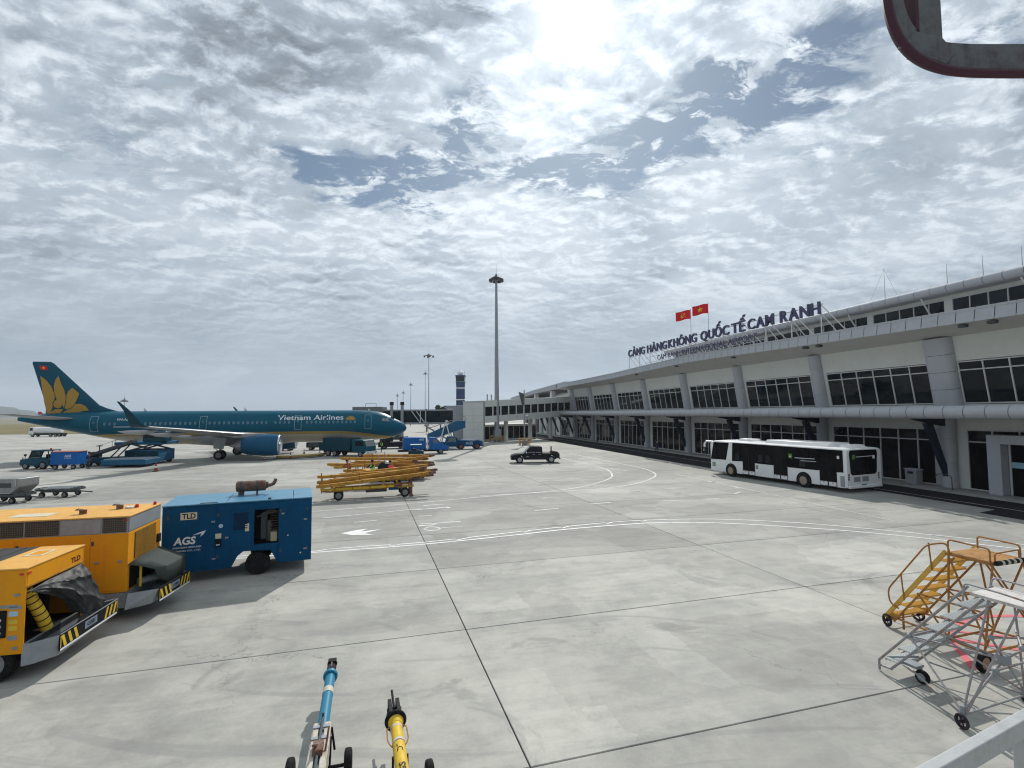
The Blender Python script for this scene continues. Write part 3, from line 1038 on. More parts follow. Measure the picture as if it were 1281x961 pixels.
for s in (22.4, 24.0, 35.0, 36.4, 46.0, 57.0, 68.0):
    m = M(); m.box(s, s + .4, FY - .55, FY - .2, fb(s) - .24, fb(s) - .06); m.box(s + .15, s + .25, FY - .42, FY - .34, fb(s) - .06, fb(s) + .03)
    m.build('floodlight', POLED, TERM, bevel=.02)

# clerestory storey set back on the roof
CY = -41.3
m = M()
m.box(SA, 70, CY - .3, CY, 11.8, 12.62)
m.box(SA, 70, CY - .3, CY, 13.92, 14.35)
for k in range(-6, 11):
    x = 32.2 + k * 6.6 - 2
    if SA < x < 69: m.box(x - .28, x + .28, CY - .28, CY + .03, 12.62, 13.92)
m.build('clerestory_wall', WALLM, TERM, smooth=0)
pc = pane_me(1.12, 1.22, GLASS)
for k in range(-4, 6):
    x0 = 32.2 + k * 6.6 - 2 + .28
    m = M()
    for q in range(6): m.box(x0 + q * 1.208 - .03, x0 + q * 1.208 + .03, CY - .12, CY + .02, 12.63, 13.91)
    m.box(x0, x0 + 6.04, CY - .12, CY + .015, 12.60, 12.66); m.box(x0, x0 + 6.04, CY - .12, CY + .015, 13.88, 13.94)
    m.box(x0, x0 + 6.04, CY - .1, CY + .06, 12.80, 12.84)
    f = m.build('clerestory_window', FRAME, TERM, smooth=0)
    for q in range(5): place(pc, 'pane', f, (x0 + q * 1.208 + .044, CY - .06, 12.665))
UY, UZ, UR = -40.3, 14.58, .35
m = M()
m.box(SA, 70.5, -D0 - 25, UY, 14.82, 14.93)
m.box(SA, 70.5, CY - 2, UY, 14.22, 14.28)
m.build('upper_roof', ROOFM, TERM, smooth=0)
M().cyl((SA, UY, UZ), (70.5, UY, UZ), UR * .94, n=14).build('upper_roof_nose', POLED, TERM)
um = M().cyl((.02, 0, 0), (1.19, 0, 0), UR, n=16).mesh('upper_roof_panel', ALU, 50)
s = 10.0
while s < 60: place(um, 'upper_roof_panel', TERM, (s, UY, UZ)); s += 1.21
m = M()
while s < 69.5: m.cyl((s + .01, UY, UZ), (s + 1.2, UY, UZ), UR, n=12); s += 1.21
m.build('upper_roof_panel_run', ALU, TERM, kind='stuff')
for k in range(-2, 5):
    x = 32.2 + k * 6.6 - 2 + 1.2
    M().bar((x, UY + .1, 14.18), (x - .1, CY + .06, 12.45), .09).build('roof_brace', FRAME, TERM)
# lower roof and wall past the end of the main roof
m = M()
m.loft([[(107.2, -D0 + 1.0, 11.05), (107.2, -D0 + 1.0, 12.35), (107.2, -D0 - 12, 12.4), (107.2, -D0 - 12, 11.1)],
        [(134, -D0 + 1.0, 10.6), (134, -D0 + 1.0, 11.6), (134, -D0 - 12, 11.7), (134, -D0 - 12, 10.7)],
        [(162, -D0 + 1.0, 9.4), (162, -D0 + 1.0, 10.4), (162, -D0 - 12, 10.5), (162, -D0 - 12, 9.5)]])
m.build('end_roof', ALU, TERM, smooth=0)
m = M()
m.box(107, 160, -D0 - 8, -D0 - .32, 5.6, 9.4)
for x in (118, 133): m.box(x, x + 1.6, -D0 - .32, -D0 + .6, 5.81, 10.7)
m.build('end_wall', WALLM, TERM, smooth=0)
# entrance portal on the ground floor, by the right-hand edge of the view
m = M()
m.box(24.0, 24.75, -D0 + .002, -D0 + 1.0, .15, 3.85)
m.box(19.6, 20.35, -D0 + .002, -D0 + 1.0, .15, 3.85)
m.box(20.352, 23.998, -D0 + .002, -D0 + 1.0, 3.3, 3.85)
pt_ = m.build('entrance_portal', ALU, TERM, smooth=0, bevel=.015)
m = M()
m.box(20.4, 23.95, -D0 + .3, -D0 + .36, .16, 3.28)
m.build('door_glass', GLASSL, pt_, smooth=0)
m = M()
m.box(20.4, 23.95, -D0 + .37, -D0 + .38, 1.85, 2.2)
m.build('door_band', mat('pale_blue_band', (.30, .47, .58), .4, coords='P'), pt_, smooth=0)
m = M()
m.box(23.85, 23.95, -D0 + .365, -D0 + .42, .16, 3.28); m.box(22.1, 22.18, -D0 + .365, -D0 + .42, .16, 3.28)
m.build('door_frame', FRAME, pt_, smooth=0)

# ------------------------------------------------------------------ roof sign
SIGN = thing('rooftop_sign', 'big blue grey raised letters on a steel frame along the terminal roof', 'sign', (0, 0, 0), PI / 2 + TA)
LY = -34.3
words = [('CẢNG', 70.95, 65.76), ('HÀNG', 65.03, 59.74), ('KHÔNG', 59.33, 52.92), ('QUỐC', 52.11, 46.95), ('TẾ', 46.54, 44.37),
         ('CAM', 44.0, 40.41), ('RANH', 39.58, 35.08)]
CAP = 1.08
def zb(s): return 13.50 + (s - 35) * .0085
for w, s0, s1 in words:
    gl = [text_mesh(chh, CAP / .727, .09, .022) for chh in w]
    wd = [max(v[0] for v in vs) - min(v[0] for v in vs) for vs, fs in gl]
    gap_ = .17
    sx_ = ((s0 - s1) - gap_ * (len(w) - 1)) / sum(wd)
    x = s0
    for (vs, fs), wdi in zip(gl, wd):
        x0 = min(v[0] for v in vs)
        mm = M()
        mm.add([((v[0] - x0) * sx_, v[1], v[2]) for v in vs], fs)
        mm.xf(face_mtx((x, LY, zb(x)), (-1, 0, 0), (0, 0, 1)))
        me = mm.mesh('letter', SIGNM, 0)
        place(me, 'letter', SIGN)
        x -= wdi * sx_ + gap_
lettering('CAM RANH INTERNATIONAL AIRPORT', face_mtx((62.0, LY + .12, 12.42), (-1, 0, 0), (0, 0, 1)), SIGNM, SIGN, 'small_lettering',
          fit=(19.4, .66), bold=.0, ext=.03)
m = M()
for k in range(12):
    s = 71.0 - k * 3.26
    m.bar((s, LY - .12, fb(s) + .75), (s, LY - .12, zb(s) + .9), .07)
    m.bar((s, LY - .14, zb(s) + .8), (s - .2, LY - 2.6, 12.0), .06)
    m.bar((s, LY - .14, zb(s) + .1), (s - .1, LY - 1.6, 12.0), .05)
for dz in (-.08, .8):
    m.bar((71.2, LY - .16, zb(71) + dz), (34.9, LY - .16, zb(35) + dz), .06)
m.bar((66, LY - .15, 12.36), (42, LY - .15, 12.36), .05)
m.bar((66, LY - .15, 13.1), (42, LY - .15, 13.1), .05)
m.build('sign_frame', FRAME, SIGN, smooth=0)


# ------------------------------------------------------------------ flags and lightning rods on the roof
def flag(s, z0, z1, label, emblem):
    base = tp(s, 38.0, 11.95)
    f = thing('flagpole', label, 'flag', base, 0, 'flags on the terminal roof')
    M().cyl((0, 0, 0), (0, 0, z1 - 11.95 + .1), .035, .022, n=8).ball((0, 0, z1 - 11.85), .06).build('pole', POLE, f)
    # cloth streams towards the apron and away from the viewer
    n, h, L = 18, z1 - z0, (z1 - z0) * 1.62
    dirv = (-TG2 * .93 + TG1 * .37).normalized()
    nv = Vector((-dirv.y, dirv.x, 0))
    def pos(u, v, off=0.0):
        wv = .14 * math.sin(u * 7.5 + v * .8) * (.3 + u)
        sag = -.20 * u * u - .10 * u
        return dirv * (u * L) + nv * (wv + off) + Vector((0, 0, z0 - 11.95 + v * h + sag + .05 * math.sin(u * 6)))
    m = M()
    g = [[pos(i / n, j / 6) for i in range(n + 1)] for j in range(7)]
    m.loft(g, caps=False, closed=False)
    cl = m.build('flag', FLAGR, f)
    def decal(polys):
        mm = M()
        for pl in polys:
            for off in (-.012, .012):
                mm.add([pos(.5 + (x * h / L), .5 + y, off) for x, y in pl], [tuple(range(len(pl)))])
        mm.build('emblem', FLAGY, cl, smooth=0)
    if emblem == 'star':
        c = [(0, 0)]
        tri = []
        P = [((.30 if k % 2 == 0 else .12) * math.sin(PI * k / 5), (.30 if k % 2 == 0 else .12) * math.cos(PI * k / 5)) for k in range(10)]
        decal([[(0, 0), P[k], P[(k + 1) % 10]] for k in range(10)])
    else:
        polys = []
        for k in range(10):
            a0, a1 = -2.2 + k * .36, -2.2 + (k + 1) * .36
            w0, w1 = .09 * math.sin(PI * (k + .3) / 10.6), .09 * math.sin(PI * (k + 1.3) / 10.9)
            polys.append([(.24 * math.cos(a0), .24 * math.sin(a0)), (.24 * math.cos(a1), .24 * math.sin(a1)),
                          ((.24 - w1) * math.cos(a1), (.24 - w1) * math.sin(a1)), ((.24 - w0) * math.cos(a0), (.24 - w0) * math.sin(a0))])
        polys.append([(-.20, .12), (-.16, .16), (.24, -.20), (.19, -.25)])
        polys.append([(-.26, .10), (-.12, .25), (-.05, .19), (-.19, .04)])
        polys.append([(-.16, -.20), (-.20, -.15), (-.28, -.24), (-.24, -.28)])
        decal(polys)
    return f


flag(59.9, 17.75, 18.95, 'red flag with yellow hammer and sickle flying from the left roof pole', 'hammer')
flag(56.0, 17.75, 18.95, 'red flag with a single yellow star flying from the right roof pole', 'star')
for s, zt, lab in ((35.9, 18.0, 'tall thin lightning rod beside the last sign letter on the upper roof'),
                   (30.7, 16.85, 'short lightning rod, second from the sign on the upper roof'),
                   (28.2, 16.85, 'short lightning rod, third from the sign on the upper roof'),
                   (25.8, 16.75, 'short lightning rod nearest the right edge on the upper roof')):
    b = tp(s, 42.0, 14.93)
    o = M().cyl((0, 0, 0), (0, 0, zt - 14.93), .03, .012, n=6).cyl((0, 0, 0), (0, 0, .1), .12, n=8)
    if zt > 17: o.bar((0, 0, zt - 15.0), (1.2, -.2, 0), .012); o.bar((0, 0, zt - 15.0), (-.9, .8, 0), .012)
    tag(o.build('lightning_rod', POLE, None, b), lab, 'lightning rod', 'lightning rods on the upper roof')

# ------------------------------------------------------------------ boarding corridor and its stair block
P1, P2 = Vector((-5.05, 93.4, 0)), Vector((12.6, 109.3, 0))
dv = P2 - P1
CL = dv.length
COR = thing('boarding_corridor', 'pale raised boarding corridor with a band of dark windows joining terminal and stair block', 'building',
            P1, math.atan2(dv.y, dv.x))
def cz(x): return 3.62 + 1.15 * x / CL
def sheared(m):
    m.v = [(x, y, z + 1.15 * x / CL) for x, y, z in m.v]
    return m
m = M()
m.box(0, CL, .0, 3.4, 3.62, 4.85); m.box(0, CL, .0, 3.4, 6.55, 7.75)
for k in range(13):
    x = CL * k / 12
    m.box(max(0, x - .13), min(CL, x + .13), .02, .2, 4.85, 6.55)
m.box(0, CL, 3.2, 3.38, 4.86, 6.54)
sheared(m).build('corridor_wall', WALLM, COR, smooth=0)
for k in range(12):
    x0, x1 = CL * k / 12 + .14, CL * (k + 1) / 12 - .14
    sheared(M().box(x0, x1, .09, .12, 4.86, 6.54)).build('pane', GLASS, COR, smooth=0)
for x in (6.5, 13.0, 19.0):
    M().box(x - .3, x + .3, 1.2, 1.8, 0, cz(x) + .05).build('support', WALLM, COR, smooth=0)
m = M()
m.box(2.0, 17.5, 4.2, 9.5, 0, 3.2)
m.build('ground_floor_room', WALLM, COR, smooth=0)
for k in range(9):
    M().box(3 + k * 1.6, 4.4 + k * 1.6, 4.12, 4.2, .35, 2.75).build('pane', GLASSL, COR, smooth=0)
for x in (8, 9): M().cyl((x - 6, 1.7, 7.7), (x - 6, 1.7, 9.0), .12, n=8).build('vent_pipe', POLE, COR)
m = M()
m.box(-9.0, -5.25, 93.0, 98.5, 0, 7.45)
BLK = tag(m.build('stair_block', ALUD, smooth=0), 'pale grey panelled stair block between jet bridge and boarding corridor', 'building')
for k in range(6):
    for i in range(2):
        x0 = -9.0 + i * 1.875
        M().box(x0 + .012, x0 + 1.863, 92.96, 93.005, k * 1.24 + .015, k * 1.24 + 1.225).build('wall_panel', WALLM, BLK, smooth=0)
M().box(-9.1, -5.15, 92.9, 98.6, 7.45, 7.62).build('roof', ALU, BLK, smooth=0)

# jet bridge
JB = thing('jet_bridge', 'dark glazed jet bridge reaching from the stair block to behind the airliner nose', 'jet bridge', (0, 97, 0))
m = M()
m.box(-11.2, -9.06, -1.2, 2.4, 0.0, 6.9); m.box(-12.6, -11.2, -.6, 2.2, 6.3, 6.9)
m.build('rotunda', ALUD, JB, bevel=.05)
m = M()
m.box(-24.6, -11.25, -.05, 2.6, 5.95, 6.2); m.box(-24.6, -11.25, -.05, 2.6, 3.35, 3.72)
m.box(-24.6, -11.25, 2.4, 2.6, 3.73, 5.94)
m.build('tunnel_frame', ALUD, JB, smooth=0)
m = M()
for k in range(5): m.box(-24.5 + k * 2.64, -22.0 + k * 2.64 - .05, .02, .06, 3.74, 5.93)
m.build('tunnel_glass', GLASS, JB, smooth=0)
m = M()
m.bar((-19.2, -.12, 5.9), (-17.6, -.12, 3.7), .13); m.bar((-18.3, -.12, 5.9), (-16.7, -.12, 3.7), .13)
m.bar((-17.5, -.13, 3.6), (-17.5, -.13, 6.0), .14); m.bar((-16.5, -.13, 3.6), (-16.5, -.13, 6.0), .14)
m.build('truss', FRAME, JB, smooth=0)
m = M(); m.box(-30.2, -24.65, -1.2, 3.0, 3.4, 6.75)
cab_ = m.build('cab', mat('jet_bridge_grey', (.17, .17, .17), .6, dirt=.4, coords='P'), JB, bevel=.08)
M().bar((-28, 0, 7.4), (-26, 0, 7.4), .06).bar((-28, 0, 6.7), (-28, 0, 7.4), .06).bar((-26, 0, 6.7), (-26, 0, 7.4), .06).build('roof_rail', POLED, cab_)
for x in (-20.9, -22.9):
    o = M().cyl((x, -.55, .3), (x, -.55, 7.1), .30, n=14).build('lift_column', POLE, JB)
    M().cyl((x, -.55, 7.1), (x, -.55, 7.65), .42, .36, n=14).build('cap', BLACK, o)
m = M(); m.box(-23.4, -20.4, -1.0, 2.8, .5, 1.05); m.box(-22.3, -21.5, -.6, 2.2, 1.05, 3.4)
bg_ = m.build('wheel_bogie', POLED, JB, bevel=.03)
for x in (-23.0, -20.8): M().lathe((x, -.9, .5), (0, 1, 0), [(-.2, .35), (-.18, .5), (.18, .5), (.2, .35)], 14).build('tyre', RUB, bg_)
m = M()
for k in range(8):
    x = -16.5 + k * .62; z = 3.3 - k * .40
    m.box(x, x + .64, -1.4, -.4, z - .06, z)
m.bar((-16.6, -1.42, 3.2), (-11.6, -1.42, .15), .14); m.bar((-16.6, -.38, 3.2), (-11.6, -.38, .15), .14)
m.bar((-16.6, -1.42, 4.2), (-11.6, -1.42, 1.15), .06)
m.build('service_stair', POLE, JB, smooth=0)

# ------------------------------------------------------------------ control tower
CTW = thing('control_tower', 'dark blue control tower with white bands and a white radar dome on top', 'tower', (-25.4, 250, 0))
M().box(-2.0, 2.0, -2, 2, 0, 21.0).build('shaft', TOWB, CTW, bevel=.15)
for z in (11.9, 17.6, 6.0): M().box(-2.05, 2.05, -2.05, 2.05, z, z + .5).build('white_band', WHITE, CTW)
M().loft([[(sx_ * r, sy_ * r, z) for sx_, sy_ in ((-1, -1), (1, -1), (1, 1), (-1, 1))] for z, r in ((19.4, 2.03), (20.6, 2.12), (21.0, 2.16))]).build('gallery', TOWB, CTW, smooth=0)
M().loft([[(sx_ * r, sy_ * r, z) for sx_, sy_ in ((-1, -1), (1, -1), (1, 1), (-1, 1))] for z, r in ((21.0, 2.05), (23.6, 2.25))]).build('cab_glass', GLASS, CTW, smooth=0)
M().box(-2.4, 2.4, -2.4, 2.4, 23.6, 24.2).build('roof', TOWB, CTW, bevel=.1)
M().box(-2.45, 2.45, -2.45, 2.45, 20.9, 21.05).build('walkway', POLE, CTW)
M().ball((0, 0, 25.2), 1.25, 10).cyl((0, 0, 24.2), (0, 0, 24.6), .5).build('radar_dome', WHITE, CTW)
M().cyl((1.9, 0, 24.2), (1.9, 0, 26.6), .05, n=6).cyl((-1.6, .5, 24.2), (-1.6, .5, 26.0), .05, n=6).build('antenna', POLED, CTW)


# ------------------------------------------------------------------ masts
def light_mast(loc, h, r0, r1, label, group, head=1.0, nl=8):
    t_ = thing('light_mast', label, 'light mast', loc, .3, group)
    o = M().cyl((0, 0, 0), (0, 0, h), r0, r1, n=14)
    o.cyl((0, 0, 0), (0, 0, .12), r0 * 1.9, n=14)
    o.box(-r0 * 1.15, r0 * 1.15, -r0 * 1.25, r0 * 1.1, .5, 2.4)
    o.build('pole', POLE, t_)
    o = M()
    o.lathe((0, 0, h - .9), (0, 0, 1), [(0, .9 * head), (.12, 1.0 * head), (.22, .9 * head), (.22, .5 * head), (0, .5 * head)], 16)
    for k in range(4): o.bar((0, 0, h - .2), (head * .9 * math.cos(PI * k / 2), head * .9 * math.sin(PI * k / 2), h - .75), .08 * head)
    o.cyl((0, 0, h - .4), (0, 0, h), .28 * head, .15 * head, n=10); o.cyl((0, 0, h), (0, 0, h + 2.0 * head), .03, .012, n=6)
    hd = o.build('head_frame', POLED, t_)
    lm = M().box(-.30, .30, -.18, .22, -.28, .20).box(-.26, .26, .22, .24, -.24, .16)
    for k in range(nl):
        a = 2 * PI * k / nl
        f = place(lm.mesh('floodlight', POLED, 0), 'floodlight', hd, (1.15 * head * math.cos(a), 1.15 * head * math.sin(a), h - 1.15), a - PI / 2)
        f.scale = (head, head, head)
    return t_


light_mast((-2.9, 95.85, 0), 32.0, .52, .20, 'tallest grey floodlight mast standing in front of the boarding corridor', 'floodlight masts', 1.0)
for (x, y, h, hd, lab) in ((-36.2, 220, 31.5, 1.6, 'second tallest floodlight mast, right behind the jet bridge roof'),
                           (-37.9, 221, 23.8, .7, 'slim mast standing just left of the second floodlight mast'),
                           (-44.0, 220, 18.9, .6, 'slim distant mast, third to the left of the control tower'),
                           (-47.3, 220, 15.4, .5, 'distant mast rising just above the second lift column'),
                           (-49.8, 220, 14.2, .5, 'leftmost short mast, between the two lift columns'),
                           (-153, 200, 12.2, .9, 'small far lamp mast seen above the upturned wing tip')):
    light_mast((x, y, 0), h, .24 if h > 25 else .16, .12 if h > 25 else .08, lab, 'floodlight masts', hd, 4)


def guard(loc, w, label):
    g_ = thing('guard_frame', label, 'barrier', loc, .1, 'guard frames round pole feet')
    for sx_ in (-1, 1):
        for sy_ in (-1, 1): M().cyl((sx_ * w, sy_ * w, 0), (sx_ * w, sy_ * w, 1.15), .07, n=8).build('post', RUSTY, g_)
    for z in (.55, 1.1):
        for sgn in (-1, 1):
            M().cyl((-w, sgn * w, z), (w, sgn * w, z), .055, n=8).build('rail', AMBER, g_); M().cyl((sgn * w, -w, z), (sgn * w, w, z), .055, n=8).build('rail', AMBER, g_)
    for k in range(3): M().box(-w + .3 + k * (w * 2 - 1.0) / 2, -w + .7 + k * (w * 2 - 1.0) / 2, -w * .7, -w * .7 + .3, 0, .85).build('concrete_block', CURB, g_, bevel=.03)
guard((-2.9, 95.7, 0), 1.15, 'rusty yellow guard frame round the foot of the tallest mast')
guard((2.05, 85.8, 0), .8, 'rusty yellow guard frame round the pole behind the pickup')
cp = thing('camera_pole', 'slim grey pole with a flat box on top behind the pickup truck', 'pole', (2.05, 85.83, 0))
M().cyl((0, 0, 0), (0, 0, 9.3), .13, .09, n=10).build('pole', POLE, cp)
o = M().prism([(-.95, 9.0), (-.1, 8.7), (-.1, 6.6), (-.35, 6.6)], -.12, .12, axis='y').build('panel', POLED, cp, bevel=.02)
M().ball((.45, 0, 4.75), .26, 8).bar((0, 0, 4.9), (.45, 0, 4.95), .06).build('lamp', POLE, cp)


# ------------------------------------------------------------------ trees beyond the bridge
def tree(loc, h, w, label, seed):
    rnd = random.Random(seed)
    tr = thing('tree', label, 'tree', loc, 0, 'trees behind the jet bridge')
    m = M()
    m.tube([(0, 0, 0), (.1, 0, h * .3), (0, .1, h * .6)], [.28, .2, .1], 8)
    for k in range(6):
        a = k * 1.05
        m.tube([(0, 0, h * .35), (w * .3 * math.cos(a), w * .3 * math.sin(a), h * .6), (w * .45 * math.cos(a), w * .45 * math.sin(a), h * .75)], [.11, .07, .03], 5)
    m.build('trunk', BARK, tr)
    m = M()
    cl = [(rnd.uniform(-.8, .8) * w, rnd.uniform(-.6, .6) * w, h * rnd.uniform(.45, .92), rnd.uniform(.28, .5) * w) for _ in range(16)]
    for cx_, cy_, cz_, r in cl:
        for _ in range(90):
            v = Vector((rnd.gauss(0, 1), rnd.gauss(0, 1), rnd.gauss(0, .8))).normalized() * r * rnd.uniform(.55, 1.05)
            q = Vector((cx_, cy_, cz_)) + v
            a = Vector((rnd.uniform(-1, 1), rnd.uniform(-1, 1), rnd.uniform(-1, 1))).normalized() * .26
            b = a.cross(Vector((rnd.uniform(-1, 1), rnd.uniform(-1, 1), .3))).normalized() * .16
            m.quad(q - a, q - b, q + a, q + b)
    m.build('crown', LEAF, tr, smooth=0)
tree((-21.2, 150, 0), 8.0, 1.9, 'round dark green tree top showing above the jet bridge roof', 3)
tree((-25.6, 152, 0), 6.8, 1.4, 'small shrubby tree just left of the round tree behind the jet bridge', 4)


# ================================================================== AIRLINER
def livery(name, top, belly, stripe):
    m = bpy.data.materials.new(name)
    m.use_nodes = True
    t = NT(m.node_tree)
    b = m.node_tree.nodes['Principled BSDF']
    tc = t.n('ShaderNodeTexCoord')
    sp = t.n('ShaderNodeSeparateXYZ', i_0=tc.outputs['Object'])
    s = t.m('MULTIPLY', sp.outputs[0], -1.0)
    zb_ = t.m('ADD', t.smooth(s, 0.3, 9.0, 2.25, 3.17), t.smooth(s, 33.0, 42.0, 0.0, -.5))
    dz = t.m('SUBTRACT', sp.outputs[2], zb_)
    n = t.noise(tc.outputs['Object'], .6, 5, .6)
    col = t.mix(t.m('GREATER_THAN', dz, -.34), belly, stripe)
    col = t.mix(t.m('GREATER_THAN', dz, 0.0), col, top)
    # panel joints and grime
    fr = t.m('FRACT', t.m('DIVIDE', s, 2.13))
    j = t.m('LESS_THAN', t.m('MINIMUM', fr, t.m('SUBTRACT', 1.0, fr)), .006)
    col = t.mix(t.m('MULTIPLY', j, .35), col, (.02, .04, .05))
    col = t.mix(t.m('MULTIPLY', t.smooth(n, .5, .75), .18), col, (.06, .07, .07))
    t.set(b.inputs['Base Color'], col)
    t.set(b.inputs['Roughness'], t.m('ADD', .24, t.m('MULTIPLY', n, .18)))
    b.inputs['Specular IOR Level'].default_value = .12
    MATS[name] = m
    return m


LIV = livery('teal_and_gold_livery', (.001, .092, .148), (.47, .43, .34), (.40, .27, .085))
LIVW = livery('white_livery', (.62, .62, .62), (.50, .50, .50), (.55, .05, .05))
WING = mat('wing_grey', (.36, .37, .375), .4, .25, dirt=.3, scale=.7, dirtcol=(.22, .22, .215))
PALE = mat('pale_window', (.10, .20, .25), .2, dirt=.3, scale=2, dirtcol=(.03, .06, .08))
NACB = mat('nacelle_blue', (.003, .080, .165), .3, dirt=.2, scale=1, coat=.4)
FUS = [(0.0, .04, 3.44, 3.36), (.18, .42, 3.84, 3.02), (.5, .74, 4.12, 2.78), (1.0, 1.06, 4.42, 2.52), (1.6, 1.32, 4.72, 2.30),
       (2.2, 1.50, 5.08, 2.13), (2.9, 1.66, 5.42, 2.00), (3.8, 1.80, 5.66, 1.89), (5.0, 1.91, 5.80, 1.80), (7.0, 1.975, 5.87, 1.73),
       (14, 1.975, 5.87, 1.73), (22, 1.975, 5.87, 1.73), (29, 1.975, 5.87, 1.73), (31.5, 1.95, 5.87, 1.90), (34, 1.84, 5.86, 2.30),
       (36.5, 1.64, 5.83, 2.85), (39, 1.33, 5.76, 3.46), (41.5, .92, 5.62, 4.06), (43.3, .52, 5.42, 4.50), (44.4, .24, 5.2, 4.76)]


def fus_at(s):
    for a, b in zip(FUS, FUS[1:]):
        if s <= b[0]:
            u = (s - a[0]) / (b[0] - a[0])
            return [a[k] + (b[k] - a[k]) * u for k in (1, 2, 3)]
    return FUS[-1][1:]


def side(s, z, off=.015, sgn=-1):
    hw, tp_, bt = fus_at(s)
    c, h = (tp_ + bt) / 2, (tp_ - bt) / 2
    u = max(-1, min(1, (z - c) / h))
    y = hw * math.sqrt(max(0, 1 - u * u)) + off
    return (-s, sgn * y, z)


def airfoil(n=9):
    P = []
    for k in range(n + 1):
        x = .5 * (1 - math.cos(PI * k / n))
        P.append((x, 5 * (.2969 * math.sqrt(x) - .126 * x - .3516 * x * x + .2843 * x ** 3 - .1015 * x ** 4)))
    return P


AF = airfoil()


def wing_ring(s, y, z, c, th, up=(0, 0, 1)):
    up = Vector(up)
    o = Vector((-s, y, z))
    r = [o + Vector((-x * c, 0, 0)) + up * (t_ * th * c) for x, t_ in AF]
    r += [o + Vector((-x * c, 0, 0)) - up * (t_ * th * c * .7) for x, t_ in reversed(AF[1:-1])]
    return r


